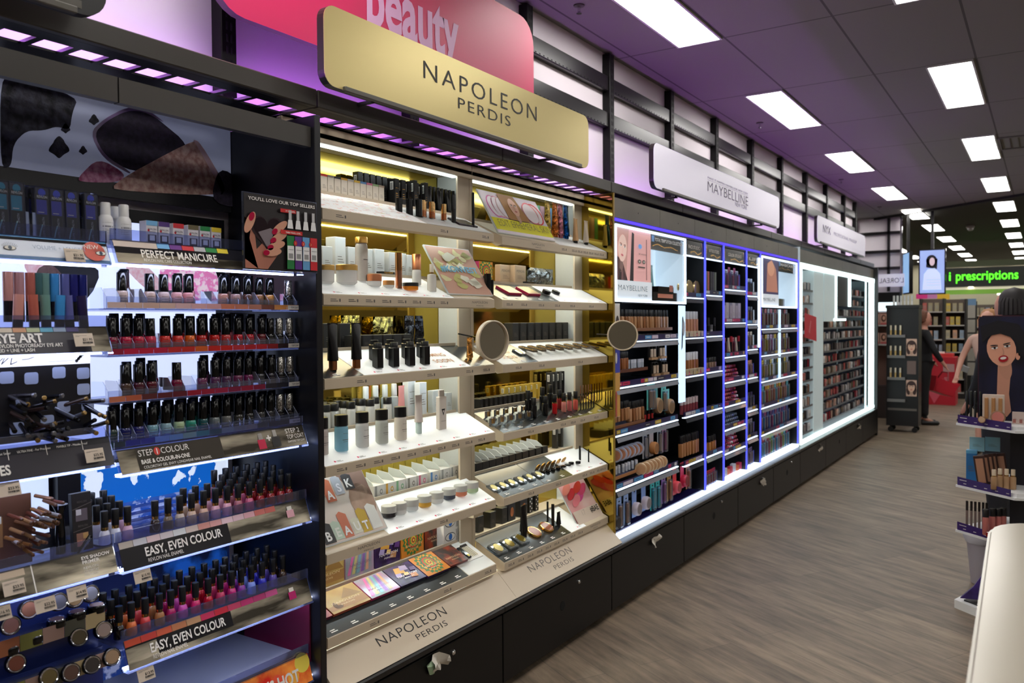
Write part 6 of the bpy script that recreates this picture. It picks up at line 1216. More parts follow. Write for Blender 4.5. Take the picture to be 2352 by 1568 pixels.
# fourth shelf: discs on edge
line(6,4.20,4.50,-2.05,.745,'powder_compact','compact','dsc',[lambda:[('compact',MB().lathe([(.038,-.008),(.041,-.004),(.041,.004),(.038,.008)],hue((206,206,222),.25),20,(0,0,.042),ax='y').lathe([(.030,-.0088),(.029,-.0095)],hue((222,150,110),.3),18,(0,0,.042),ax='y'))]],'round powder compact standing on edge, %s on the fourth shelf of the wide bay','compacts on edge',rz=.5)
line(8,4.06,4.36,-2.0,.70,'clear_tester','tester','ctw',[one(stick_fn(.009,.045,(200,206,220),(226,230,240),.4,cm=0.0))],'white pump tester, %s on the fourth shelf of the wide bay','white pump testers'); tb(4.02,4.40,.69,'tan-fronted ledge of the fourth shelf in the wide bay',(190,130,80))
line(7,4.36,4.66,-1.965,.655,'powder_compact','compact','dsd',[lambda:[('compact',MB().lathe([(.034,-.009),(.037,-.004),(.037,.004),(.034,.009)],hue((214,180,140),.25),20,(0,0,.037),ax='y').lathe([(.028,-.0092),(.027,-.010)],hue((196,150,110),.3),18,(0,0,.037),ax='y'))]],'beige round compact in the front stack, %s from the gold mirror','beige compact stack',rz=.6)
for i,(y,c,c2,rd) in enumerate([(4.56,(206,206,212),(222,206,190),0),(4.66,(206,196,200),(222,150,90),1),(4.78,(190,196,200),(214,190,160),0),(4.86,(206,150,180),(180,60,110),0)]): put('hanging_pack','hg4%d'%i,hang(c,c2,.17,.06,bool(rd)),(-2.03,y,.72),'tall hanging pack on the fourth shelf of the wide bay, %s from the gold mirror'%ordn(i),'pack','hanging packs on the fourth shelf')
# bottom shelf
for i,(y,c,c2,rd,z) in enumerate([(4.04,(30,32,40),(40,40,50),1,.40),(4.12,(150,176,220),(200,150,110),0,.40),(4.21,(150,176,220),(200,150,110),0,.40),(4.32,(130,160,216),(206,190,196),1,.42),(4.45,(130,160,216),(206,190,196),1,.43),(4.58,(60,190,190),(60,190,190),0,.41),(4.66,(60,190,190),(70,196,196),0,.41),(4.75,(150,110,180),(190,90,150),0,.42),(4.84,(206,150,80),(226,140,60),0,.42),(4.93,(226,70,80),(236,90,100),1,.44),(5.06,(230,80,120),(206,40,70),1,.46),(5.16,(220,150,120),(226,120,70),0,.44)]): put('hanging_pack','hb%d'%i,hang(c,c2,.17,.06,bool(rd)),(-1.99,y,z-.003),'%s hanging pack along the bottom of the blue-lit display'%['black','first slim blue','second slim blue','first round blue','second round blue','first aqua','second aqua','violet','amber','coral red','pink and red','peach'][i],'pack')
tag(MB().box(-2.05,-1.965,4.02,5.35,.392,.399,NAVL).build('tester_ledge'),'navy ledge under the bottom packs of the wide bay','ledge')
# slim column
for z,fn,n,key,lab in [(1.71,lambda:[('compact',MB().lathe([(.05,-.008),(.055,0),(.05,.008)],hue((206,180,130),.2,.6),22,(0,0,.055),ax='x'))],3,'gd','gold-rimmed round mirror compact'),(1.47,found((206,150,120),.14,(214,216,224)),6,'nf','nude bottle with a clear cap'),(1.20,found((176,116,70),.14,(226,226,230)),6,'bf2','brown bottle with a white cap'),(.94,one(stick_fn(.012,.10,(150,70,80),(220,200,200),.4,cm=0.0)),6,'sq','short nude tube'),(.66,found((190,130,80),.14),7,'f7','tan foundation bottle')]:
    line(n,5.04,5.32,-1.99,z,'makeup_item','makeup',key,[fn],lab+', %s in the slim column','%ss in the slim column'%lab)
line(5,5.06,5.34,-1.965,1.445,'sponge_box','box','spx',[carton_fn(.045,.03,.035,(206,190,166))],'cream flip box, %s at the front of the slim column','cream flip boxes'); line(5,5.06,5.34,-1.965,1.197,'sponge_box','box','spy',[carton_fn(.045,.03,.035,(196,180,150),txt='FIT')],'cream flip box, %s on the third shelf of the slim column','cream flip boxes on the third shelf')
# second column
P2=[(1.73,[carton_fn(.035,.03,.16,c) for c in ((60,60,66),(120,130,110),(190,110,100),(40,40,46))],6,'palette pack'),(1.45,[one(stick_fn(.009,.12,(26,26,30),(60,60,66),.5,cm=0.0)),one(stick_fn(.011,.07,(200,200,206),(120,120,126),.5,cm=0.0))],5,'dark brush tube'),(1.2,[found((150,120,100),.09)],5,'taupe bottle'),(.62,[found((206,140,70),.12),found((190,120,60),.12)],5,'amber bottle'),(.40,[hang((190,30,50),(150,20,40),.10,.05)],6,'red pack'),(.93,[one(disc_fn(.03,.02,(40,40,44),(90,90,96)))],4,'dark round tin')]
for k,(z,fns,n,lab) in enumerate(P2): line(n,5.42,5.66,-1.985,z,'makeup_item','makeup','p2%d'%k,fns,lab+', %s in the second column of the blue-lit display',lab+'s in the second column')
# third column: ranks of lipsticks
LC=[(150,40,60),(190,60,90),(120,30,40),(206,110,120),(160,80,80),(96,30,50),(200,190,200),(140,60,70)]
def lipend(c): return lambda:[('lipstick',MB().lathe([(.0105,0),(.0105,.05)],hue(c,.2),10).lathe([(.0108,.05),(.0095,.054)],hue(tuple(min(255,int(v*1.25+30)) for v in c),.15,.5),10))]
for k,(z,rows,cols,tone) in enumerate([(1.105,4,11,0),(.93,4,11,2),(.762,3,11,4),(.588,4,11,1)]):
    for r_ in range(rows):
        for q in range(cols):
            c=(lambda v:v if tone!=4 else (90,96,110))(LC[(q*3+r_*5+tone+k)%len(LC)]); put('lipstick','le%d_%d'%(c[0],c[1]),lipend(c),(-2.035-.01*r_,5.79+.042*q,z+.012+.028*r_),'lipstick lying end on, %s in rank %s of the %s stack, third column'%(ordn(q),ordn(r_),ordn(k)),'lipstick','lipsticks in the %s stack'%ordn(k),ry=PI/2)
    tag(MB().box(-2.12,-1.972,5.78,6.265,z-.01,z-.002,ACRB).build('lipstick_ledge'),'clear ledge under the %s lipstick stack in the third column'%ordn(k),'ledge')
line(7,5.80,6.2,-1.99,1.785,'makeup_item','makeup','l3a',[hang((200,206,226),(206,120,150),.14,.06),hang((190,80,130),(150,120,170),.16,.05)],'tall pink and lilac pack, %s at the top of the third column','packs atop the third column')
line(7,5.80,6.2,-1.99,1.54,'makeup_item','makeup','l3b',[carton_fn(.06,.03,.14,(196,190,206)),carton_fn(.05,.03,.12,(180,170,190))],'lilac grey carton, %s on the second shelf of the third column','lilac grey cartons')
line(8,5.80,6.22,-1.99,1.29,'makeup_item','makeup','l3c',[one(tube_fn(.13,.035,(206,190,176),(90,60,60))),one(stick_fn(.01,.14,(30,30,34),(180,50,60),.3,cm=0.0)),hang((190,80,90),(160,50,70),.13,.04)],'assorted tube, %s on the third shelf of the third column','assorted tubes of the third column')
line(7,5.80,6.22,-1.985,.405,'makeup_item','makeup','l3d',[carton_fn(.05,.03,.05,(206,60,80)),carton_fn(.05,.03,.06,(214,214,222)),carton_fn(.05,.03,.04,(226,110,60))],'small mixed carton, %s at the foot of the third column','small mixed cartons')
for k,z in enumerate([1.75,1.527,1.328,1.10,.845,.63,.40]):
    cs=[((190,206,236),(60,50,60)),((40,40,46),(70,60,66)),((190,170,140),(170,140,110)),((206,150,120),(196,130,100)),((60,50,60),(90,80,90)),((160,150,150),(80,70,80)),((110,90,120),(200,160,150))][k]
    line(4,6.34,6.55,-1.99,z,'hanging_pack','pack','f4%d'%k,[hang(cs[0],cs[1],.13,.05)],'narrow hanging pack, %s on the '+ordn(k)+' shelf of the fourth column','fourth column packs on the %s shelf'%ordn(k))
L5=[(1.485,[((196,200,206),(110,80,60)),((206,110,130),(150,60,60)),((60,60,66),(170,130,90)),((210,120,120),(150,70,60))]),(1.266,[((206,200,206),(150,70,90)),((200,160,190),(190,80,130)),((110,80,90),(90,50,60)),((222,190,60),(222,190,60))]),(1.052,[((200,206,214),(206,190,170)),((60,70,60),(160,160,60)),((226,200,60),(222,180,30))]),(.836,[((190,120,100),(206,130,100)),((206,140,100),(226,120,70)),((110,196,196),(120,200,196)),((226,150,50),(222,90,60)),((230,190,40),(226,180,30))]),(.613,[((60,90,160),(50,110,190)),((110,60,130),(190,60,130)),((50,60,150),(40,150,200)),((150,60,120),(90,50,110))]),(.40,[((180,206,80),(150,190,60)),((90,190,200),(70,180,190)),((190,50,80),(110,190,200)),((190,190,196),(150,150,150)),((206,40,60),(190,30,50))])]
for k,(z,cs) in enumerate(L5): line(13,6.76,7.66,-2.0,z,'mascara_pack','mascara','m5%d'%k,[hang(a,b,.16,.055) for a,b in cs],'hanging mascara pack, %s on the '+ordn(k)+' shelf of the last bay','mascara packs on the %s shelf of the last bay'%ordn(k))
# ---------------------------------------------------------------- white-lit display
WL=glow((226,250,250),2.6); WPN=mat('white_gloss_panel',(206,222,224),.3,emi=.18)
t=thing('makeup_display','white-lit glossy makeup display at the aisle end of the wall','display stand',(0,7.875,0)); Y0=7.875
r_=lambda a:a-Y0
m=MB(); m.box(BB-.012,BB,.0,r_(11.79),.37,2.23,mat('grey_back',(120,124,126),.5)); m.box(-2.33,-1.94,0,.012,.37,2.23,WPN); m.build('back_panel',t)
m=MB()
for a,b in ((7.89,8.86),(8.862,9.82),(9.822,10.8),(10.802,11.79)): m.box(-1.975,-1.95,r_(a),r_(b),2.09,2.214,FASC)
m.build('header_fascia',t)
m=MB(); m.box(-1.96,-1.935,r_(7.90),r_(11.79),2.035,2.085,WL); m.box(-1.96,-1.935,r_(7.90),r_(7.955),.42,2.035,WL); m.box(-1.96,-1.935,r_(11.50),r_(11.76),.42,2.035,WL); m.build('light_frame',t)
m=MB(); m.box(-2.3,-1.95,r_(7.9),r_(11.78),.366,.395,WPN); m.box(-1.95,-1.932,r_(7.9),r_(11.78),.372,.41,WL); m.build('base_light',t)
m=MB(); m.box(-2.3,-1.945,r_(8.45),r_(8.86),.40,2.04,WPN); m.build('pillar',t)
m=MB(); m.box(-2.3,-1.945,r_(8.90),r_(9.42),1.53,2.04,WPN); m.build('upper_box',t); m=MB(); m.box(-1.955,-1.94,r_(9.42),r_(9.50),1.56,2.04,WL); m.box(-1.955,-1.94,r_(9.35),r_(9.98),1.535,1.56,WL); m.box(-1.955,-1.94,r_(10.14),r_(10.26),1.70,2.04,WL); m.build('inner_light',t)
MB().box(-2.1,-1.95,r_(9.5),r_(10.14),1.70,2.035,INK).build('black_inset',t)
m=MB(); m.box(-2.3,-1.97,r_(11.3),r_(11.42),.40,2.04,mat('mirror_glass2',(200,216,220),.08,1.0)); m.build('mirror_strip',t)
zz=[.46+.125*k for k in range(12)]
for k,z in enumerate(zz):
    for a,b,nm in ((7.97,8.44,'near'),(8.88,11.28,'main')):
        if nm=='main' and z>1.5: a=10.28 if z>1.65 else 9.5
        xf=-1.955 if nm=='near' else -1.985
        tag(MB().box(-2.28,xf,a,b,z-.012,z-.004,ACR).box(xf,xf+.004,a,b,z-.014,z+.006,mat('shelf_edge_grey',(90,92,96),.4)).build('clear_shelf'),'grey-edged clear shelf, %s from the bottom, %s part of the white-lit display'%(ordn(k),nm),'shelf','clear shelves of the white-lit display')
NC=[(30,28,30),(60,50,50),(150,140,136),(206,200,196),(176,120,96),(206,160,140),(150,40,50),(110,100,100),(226,224,222),(190,96,90),(50,50,56),(130,110,90)]
rn=random.Random(21); q=0
def nitem(c,s): 
    return (lambda:[('item',MB().box(-.02,.02,-.042,.042,0,.08,hue(c,.35),.004).box(.02,.021,-.03,.03,.02,.05,hue(tuple(min(255,int(v*.5+70)) for v in c),.3)))]) if s==0 else (lambda:[('item',MB().lathe([(.034,-.008),(.036,.008)],hue(c,.25),12,(0,0,.036),ax='x').box(-.02,-.01,-.03,.03,0,.08,INK))]) if s==1 else (lambda:[('item',MB().cyl(.012,0,.085,hue(c,.25),seg=8).cyl(.012,0,.08,hue((30,30,32),.25),(0,.03),8))])
for k,z in enumerate(zz[:12]):
    for nm,a,b,n in (('near',8.0,8.40,4),('main',8.95,11.22,20)):
        for i in range(n):
            y=a+(b-a)*(i+.5)/n+rn.uniform(-.02,.02)
            if nm=='main' and ((z>1.5 and y<9.55) or (z>1.62 and y<10.32)): continue
            c=rn.choice(NC); s=rn.randrange(3); put('makeup_item','nx%d_%d'%(NC.index(c),s),nitem(c,s),(-1.98 if nm=='near' else -2.015,y,z-.004),'small makeup item, %s along the %s shelf up, %s part'%(ordn(i),ordn(k),nm),'makeup','small makeup of the white-lit display'); q+=1
put('red_card','redc',lambda:[('card',MB().add([(0,0,0),(0,.48,-.05),(0,.47,.19),(0,.0,.23)],[(0,1,2,3)],hue((206,30,60),.4)).add([(.002,.15,.05),(.002,.2,.03),(.002,.26,.15),(.002,.22,.16)],[(0,1,2,3)],hue((226,120,130),.4)))],(-1.915,7.955,1.385),'creased red promotional card flagged out from the white-lit display','card')
# ---------------------------------------------------------------- far part of the shop
def boxthing(name,lab,cat,x0,x1,y0,y1,z0,z1,mt,art=None,group=None):
    m=MB().box(x0,x1,y0,y1,z0,z1,mt)
    if art: A=Art(m,(x0,y0-.0005,z0),(1,0,0),(0,0,1),.002); art(A,x1-x0,z1-z0)
    return tag(m.build(name),lab,cat,group)
# pharmacy counter wall
MINT=glow((90,255,40),1.7)
p0=onY(2150,624,21.0); p1=onY(2352,657,21.0)
t=thing('pharmacy_fascia','dark bulkhead with glowing green prescriptions lettering','fascia sign',(-2.3,21.0,2.26)); m=MB().box(0,6.5,0,.3,0,.43,mat('bulkhead_dark',(20,26,20),.5)); m.build('bulkhead',t)
m=MB(); A=Art(m,(0,-.03,0),(1,0,0),(0,0,1),.002); a=onY(2196,650,21).x+2.3; b=onY(2339,650,21).x+2.3; A.text('prescriptions',a,.15,.20,MINT,w=b-a,bold=.012); A.text('& advice',b+.12,.15,.20,MINT,w=.7,bold=.012); A.text('i',onY(2180,650,21).x+2.3,.15,.20,MINT,w=.035,bold=.012); A.text('scripts in',onY(2072,650,21).x+2.3-.55,.15,.20,MINT,w=.55,bold=.012); m.build('lettering',t)
boxthing('green_band','long lime green band under the pharmacy lettering','band',-2.3,4.2,21.05,21.2,2.10,2.20,mat('lime_band',(120,170,60),.5,emi=.25)); boxthing('white_band','cream band between the lettering and the lime band','band',-2.3,4.2,21.03,21.2,2.2,2.26,mat('cream_lit',(226,222,190),.5,emi=.4))
boxthing('upper_beam','pale green beam above the pharmacy lettering','beam',-2.3,4.2,21.1,21.3,2.72,2.85,mat('olive_beam',(92,100,70),.6))
boxthing('pharmacy_backdrop','cream back wall panel behind the pharmacy counter','panel',-2.6,4.2,23.0,23.1,.0,2.3,mat('cream_wall'))
for i in range(7):
    x=-2.0+.55*i; put('downlight','dl',lambda:[('downlight',MB().lathe([(.05,0),(.045,-.03),(0,-.03)],glow((255,246,220),6),12))],(x,21.015,2.26) if i%2 else (x,21.12,2.10),'small bright pharmacy downlight, %s along the counter bulkhead'%ordn(i),'downlight','pharmacy downlights')
def shelfunit(lab,x,y,w,h,n,key,cols,label_items,frame=(30,28,28),d=.35,per=7,seed=1,back=(96,84,76)):
    t=thing('shelving_unit',lab,'shelving',(x,y,0)); fm=hue(frame,.5); m=MB(); m.box(0,.03,0,d,0,h,fm); m.box(w-.03,w,0,d,0,h,fm); m.box(.03,w-.03,d-.02,d,0,h,hue(back,.7)); m.box(.03,w-.03,0,d,0,.1,fm); m.build('frame',t); r=random.Random(seed)
    for k in range(n):
        z=.10+(h-.1)*k/n; MB().box(.03,w-.03,.0,d-.02,z,z+.02,hue((190,186,180),.5)).build('shelf',t); u=.05; i=0
        while u<w-.08 and i<per:
            bw=r.uniform(.05,.11); bh=min((h-.1)/n-.06,r.uniform(.10,.24)); ci=r.randrange(len(cols)); put('stock_item','%s%d'%(key,ci),lambda c=cols[ci]:[('item',MB().box(-.035,.035,-.03,.03,0,.16,hue(c,.4)).box(-.025,.025,-.031,-.03,.04,.11,hue(tuple(min(255,int(v*.6+60)) for v in c),.4)))],(x+u+bw/2,y+.06,z+.023),label_items%(ordn(i),ordn(k)),'stock','stock on the %s'%label_items.split(' on the ')[-1]); u+=bw+.02; i+=1
PAST=[(200,190,160),(150,170,190),(206,160,130),(226,220,210),(160,150,120),(120,140,160),(196,170,80),(190,100,90)]
shelfunit('black shelving unit packed with small goods behind the red bin',onY(2150,700,18).x,18.0,.52,1.93,7,'su',PAST,'small pale product, %s on the %s shelf up behind the red bin',per=6,seed=3)
shelfunit('black shelving unit with a blue topped header near the pharmacy',onY(2170,700,19.5).x,19.5,.34,1.75,7,'su',PAST,'small pale product, %s on the %s shelf up under the blue header',per=4,seed=8)
boxthing('header_board','blue printed header board on the shelving unit by the pharmacy','header',onY(2172,700,19.5).x,onY(2204,700,19.5).x,19.52,19.56,1.751,1.88,hue((80,140,190),.5))
t=thing('shelving_unit','tall white-backed shelving unit end with cream panels in a black frame','shelving',(onY(2206,700,19).x,19.0,0)); m=MB().box(0,.28,0,.3,0,1.9,mat('frame_dark',(26,25,25),.5)); m.build('frame',t)
for k in range(5): MB().box(.015,.265,-.012,-.001,.40+.29*k,.66+.29*k,mat('cream_panel',(186,182,172),.5)).build('panel',t)
MB().box(.0,.28,-.012,-.001,1.82,1.95,hue((120,160,200),.5)).build('header',t)
shelfunit('wide black shelving unit of medicines behind the blonde shopper',onY(2234,700,20.5).x,20.3,1.1,1.85,7,'su',PAST,'small pale product, %s on the %s shelf up behind the blonde shopper',per=9,seed=5)
shelfunit('black shelving unit beside the hair colour shelf',onY(2108,700,17).x,17.2,.42,1.93,7,'su',PAST,'small pale product, %s on the %s shelf up beside the hair colour shelf',per=4,seed=15)
for i,(a,b,c,n) in enumerate([((2104,675),(2130,697),(226,50,140),'magenta'),((2130,675),(2152,697),(206,130,190),'lilac'),((2152,675),(2181,700),(222,180,50),'yellow')]):
    YY=17.25 if i<2 else 18.1; q0=onY(*a,YY); q1=onY(*b,YY); boxthing('header_board','%s promotional board above the far shelving'%n,'board',q0.x,q1.x,YY,YY+.03,1.931,q0.z,hue(c,.5))
# side wall beyond the cosmetics run
t=thing('side_gondola','pale wall bay with dark rails beyond the end of the cosmetics wall','wall bay',(-3.6,14.42,0)); MB().box(0,1.62,.05,.1,0,3.19,WALLP).build('panel',t)
m=MB()
for z in (2.35,2.62,2.92): m.box(0,1.62,0,.04,z,z+.045,SATIN)
m.box(.9,.96,0,.045,2.0,3.19,SATIN); m.box(1.42,1.46,0,.045,2.0,3.19,SATIN); m.box(0,1.62,-.1,.04,1.82,1.98,BLACK); m.build('rail',t)
m=MB().box(.0,1.6,-.12,-.10,1.68,1.82,glow((226,246,250),1.2)); m.build('light_box',t)
t=thing('brand_sign','small white sign with reversed lettering beyond the cosmetics wall','sign',(-2.34,14.30,2.07)); m=MB().box(0,.44,0,.03,0,.2,SIGNW); A=Art(m,(.42,-.001,.06),(1,0,0),(0,0,1),.001); A.text("L'OREAL",0,0,.075,INKG,w=.36,mirror=True); m.build('face',t); m=MB(); m.box(.05,.06,.03,.12,.02,.03,SATIN); m.build('bracket',t)
tag(MB().box(-1.985,-1.955,14.38,14.41,0,3.19,CHROME).build('chrome_post'),'thin chrome post rising to the dark ceiling beside the screens','post')
# hair colour shelf
t=thing('hair_colour_shelf','shelf of hair colour cartons beyond the black stand','shelving',(-2.55,13.9,0)); m=MB(); m.box(0,.86,0,.3,1.44,1.46,GREYW); m.box(0,.86,0,.3,1.14,1.16,GREYW); m.box(0,.86,.28,.3,0,1.66,hue((120,90,80),.6)); m.box(0,.02,0,.3,0,1.66,GREYW); m.box(0,.86,0,.28,0,.5,hue((60,50,48),.6)); m.build('unit',t)
def hair(c,h):
    def fn():
        m=MB().box(-.05,.05,-.03,.03,0,.17,hue(c,.4)); A=Art(m,(-.05,-.03,0),(1,0,0),(0,0,1),.001); A.ell(.05,.10,.036,.055,hue(h,.5)); A.up().ell(.055,.105,.02,.03,hue((222,176,150),.5)); A.rect(.005,.0,.095,.03,hue((190,90,90),.5)); return [('carton',m)]
    return fn
for k,z in enumerate((1.46,1.16)):
    for i in range(7 if k==0 else 4): put('hair_colour_box','hc%d'%(i%3),hair([(206,160,140),(196,150,130),(214,176,160)][i%3],[(90,50,34),(60,30,26),(120,70,40)][i%3]),(-2.49+.112*i,13.96,z+.003),'hair colour carton with a portrait, %s on the %s shelf'%(ordn(i),'upper' if k==0 else 'lower'),'carton','hair colour cartons')
# black wheeled stand
t=thing('wheeled_stand','tall black wheeled display stand with a column of portraits at the end of the aisle','display stand',(-1.86,12.27,0)); W=.40
m=MB().box(0,W,.0,.32,.09,1.70,mat('stand_black',(20,19,20),.4)); m.box(-.01,W+.01,-.02,.34,1.70,1.74,mat('stand_black')); m.build('body',t)
m=MB(); 
for x in (.05,W-.05):
    for y in (.05,.27): m.lathe([(.035,-.012),(.035,.012)],INK,12,(x,y,.036),ax='y'); m.box(x-.01,x+.01,y-.01,y+.01,.05,.09,INK)
m.build('wheels',t)
for k,z in enumerate([.42,.72,1.02,1.30]): MB().box(.02,.24,-.06,-.001,z,z+.035,hue((120,118,116),.4)).build('shelf',t)
for k,(z0,z1) in enumerate([(.50,.72),(1.05,1.28)]):
    m=MB().box(.25,.38,-.008,-.001,z0,z1,hue((206,170,150),.5)); A=Art(m,(.25,-.008,z0),(1,0,0),(0,0,1),.001); face_art(A,.065,.12,.10,hair=(60,34,30)); m.build('portrait',t)
MB().box(.26,.37,-.008,-.001,.80,.98,hue((110,90,84),.5)).build('price_card',t); MB().box(.02,.38,-.006,-.001,.30,.33,INKG).build('lettering',t)
for k,z in enumerate([.755,1.055,1.335]):
    for i in range(3): put('lotion_bottle','lb',one(stick_fn(.012,.13,(200,170,110),(222,214,190),.5,cm=0.0)),(-1.80+.06*i,12.235,z),'small bottle, %s on the %s shelf of the wheeled stand'%(ordn(i),ordn(k)),'bottle','small bottles on the wheeled stand')
for i in range(6): put('white_tube','wt',one(stick_fn(.014,.13,(226,226,222),(206,210,206),.6,cm=0.0)),(-1.78+.045*i,12.36,1.742),'white tube, %s of six on top of the wheeled stand'%ordn(i),'tube','white tubes on the wheeled stand')
# screens
def screen(lab,a,b,Y,rz,art):
    q0=onY(*a,Y); q1=onY(*b,Y); w=q1.x-q0.x; h=q0.z-q1.z; t=thing('hanging_screen',lab,'screen',((q0.x+q1.x)/2,Y,q1.z),rz); W=w if not rz else .5
    MB().box(-W/2,W/2,0,.05,0,h,GLOSSB).build('housing',t); m=MB(); A=Art(m,(-W/2,-.001,0),(1,0,0),(0,0,1),.001); art(A,W,h); m.build('display',t)
    MB().box(-.02,.02,.01,.05,h,3.22-q1.z,SATIN).build('pole',t)
def a_scr(A,w,h):
    A.rect(w*.05,h*.03,w*.95,h*.97,glow((150,170,226),.8)); A.up(); g=lambda c:glow(c,.75)
    A.poly([(w*.2,h*.45),(w*.35,h*.56),(w*.6,h*.58),(w*.8,h*.45),(w*.85,h*.1),(w*.15,h*.1)],g((200,214,246))); A.ell(w*.48,h*.74,w*.2,h*.13,mat('screen_hair',(24,24,34),.5)); A.poly([(w*.28,h*.6),(w*.68,h*.55),(w*.7,h*.78),(w*.3,h*.78)],mat('screen_hair')); A.up(); A.ell(w*.5,h*.72,w*.1,h*.09,g((206,180,190)))
    for k in range(3): A.rect(w*.3,h*(.2+.06*k),w*.8,h*(.205+.06*k),g((120,120,190)))
screen('portrait screen on a pole showing a dark-haired woman in a white coat',(2110,573),(2172,675),14.0,0,a_scr)
screen('second screen seen nearly edge on beside the chrome post',(2074,580),(2088,675),14.2,-1.25,lambda A,w,h:A.rect(w*.05,h*.03,w*.95,h*.97,glow((140,180,226),.7)))
# red dump bin and basket
t=thing('dump_bin','red cardboard dump bin with a pale heart by the woman in black','bin',(-1.87,16.55,0)); w=.50; m=MB().box(0,w,0,.45,0,.86,hue((190,28,48),.5)); A=Art(m,(0,0,0),(1,0,0),(0,0,1),.002); A.poly([(.02,.30),(.16,.02),(.32,.30),(.25,.36),(.17,.30),(.08,.36)],hue((222,90,110),.5)); A.rect(.3,.60,.48,.74,hue((190,150,150),.5)); A.text('win',.38,.42,.09,hue((226,160,170),.5),w=.08,rot=PI/2); m.build('bin',t); m=MB().box(.05,w-.05,.1,.35,.86,.92,hue((206,60,60),.5)); m.box(.1,.3,.15,.3,.92,.95,PAPER); m.build('goods',t)
t=thing('shopping_basket','red open shopping basket held low by the woman in black','basket',(onY(2152,870,13.7).x,13.75,.44)); m=MB(); m.prism([(-.13,0),(.13,0),(.18,.22),(.165,.22),(.118,.012),(-.118,.012),(-.165,.22),(-.18,.22)],'y',-.2,.2,hue((200,30,50),.4)); m.box(-.15,.15,-.2,-.19,.0,.2,hue((200,30,50),.4)); m.box(-.15,.15,.19,.2,0,.2,hue((200,30,50),.4)); m.build('basket',t); MB().tube([(-.0,-.2,.2),(0,-.1,.33),(0,.1,.33),(0,.2,.2)],.009,hue((120,20,34),.4)).build('handle',t); t.rotation_euler=(0,.35,.5)
# ---------------------------------------------------------------- people
def skin(name,nodes,edges,mt,parent,root=0,lvl=2):
    me=bpy.data.meshes.new(name); me.from_pydata([n[:3] for n in nodes],edges,[]); o=bpy.data.objects.new(name,me); COL.objects.link(o); o.parent=parent; me.materials.append(mt)
    bm=bmesh.new(); bm.from_mesh(me); ly=bm.verts.layers.skin.verify(); bm.verts.ensure_lookup_table()
    for i,n in enumerate(nodes): r=n[3]; bm.verts[i][ly].radius=(r,r) if not isinstance(r,tuple) else r; bm.verts[i][ly].use_root=(i==root)
    bm.to_mesh(me); bm.free(); md=o.modifiers.new('skin','SKIN'); md.use_smooth_shade=True; s=o.modifiers.new('smooth','SUBSURF'); s.levels=lvl; s.render_levels=lvl
    dg=bpy.context.evaluated_depsgraph_get(); nm=bpy.data.meshes.new_from_object(o.evaluated_get(dg)); o.modifiers.clear(); o.data=nm; nm.materials.clear(); nm.materials.append(mt)
    for p in nm.polygons: p.use_smooth=True
    return o
def head(parent,z,skinm,hairm,bun=False,long=False,short=False):
    f=MB(); f.lathe([(0,-.115),(.030,-.110),(.052,-.085),(.064,-.045),(.071,0),(.070,.04),(.058,.08),(.03,.108),(0,.115)],skinm,18,(0,.008,z),sy=1.22)
    f.lathe([(.012,-.02),(.012,.0),(.005,.02)],skinm,8,(0,.094,z-.012))
    for s in (-1,1): f.lathe([(.0,-.025),(.012,-.01),(.014,.01),(0,.025)],skinm,8,(s*.073,.0,z-.005),sx=.6); f.lathe([(.013,-.003),(.013,.003)],mat('eye_dark',(40,30,28),.3),8,(s*.030,.088,z+.008),ax='y',sy=.5)
    f.lathe([(.022,-.003),(.020,.003)],hue((170,70,70),.4),10,(0,.085,z-.055),ax='y',sy=.35); f.build('face',parent)
    m=MB(); m.lathe([(0,-.085),(.05,-.075),(.075,-.04),(.083,0),(.084,.04),(.074,.085),(.05,.115),(0,.13)],hairm,20,(0,-.030,z+.010),sy=1.12)
    for k in range(26):
        a=2*PI*k/26; x,y=math.cos(a),math.sin(a)
        if y>.35: continue
        L=.20 if long else .02; m.tube([(x*.05,y*.05-.028,z+.10),(x*.084,y*.09-.03,z+.04),(x*.088,y*.094-.03,z-.03),(x*(.086 if long else .062),y*.088-.025,z+.02-L)],[.012,.016,.016,.007],hairm,6)
    if bun: m.lathe([(0,-.035),(.03,-.02),(.038,0),(.03,.022),(0,.034)],hairm,12,(0,-.115,z+.06))
    m.build('hair',parent)
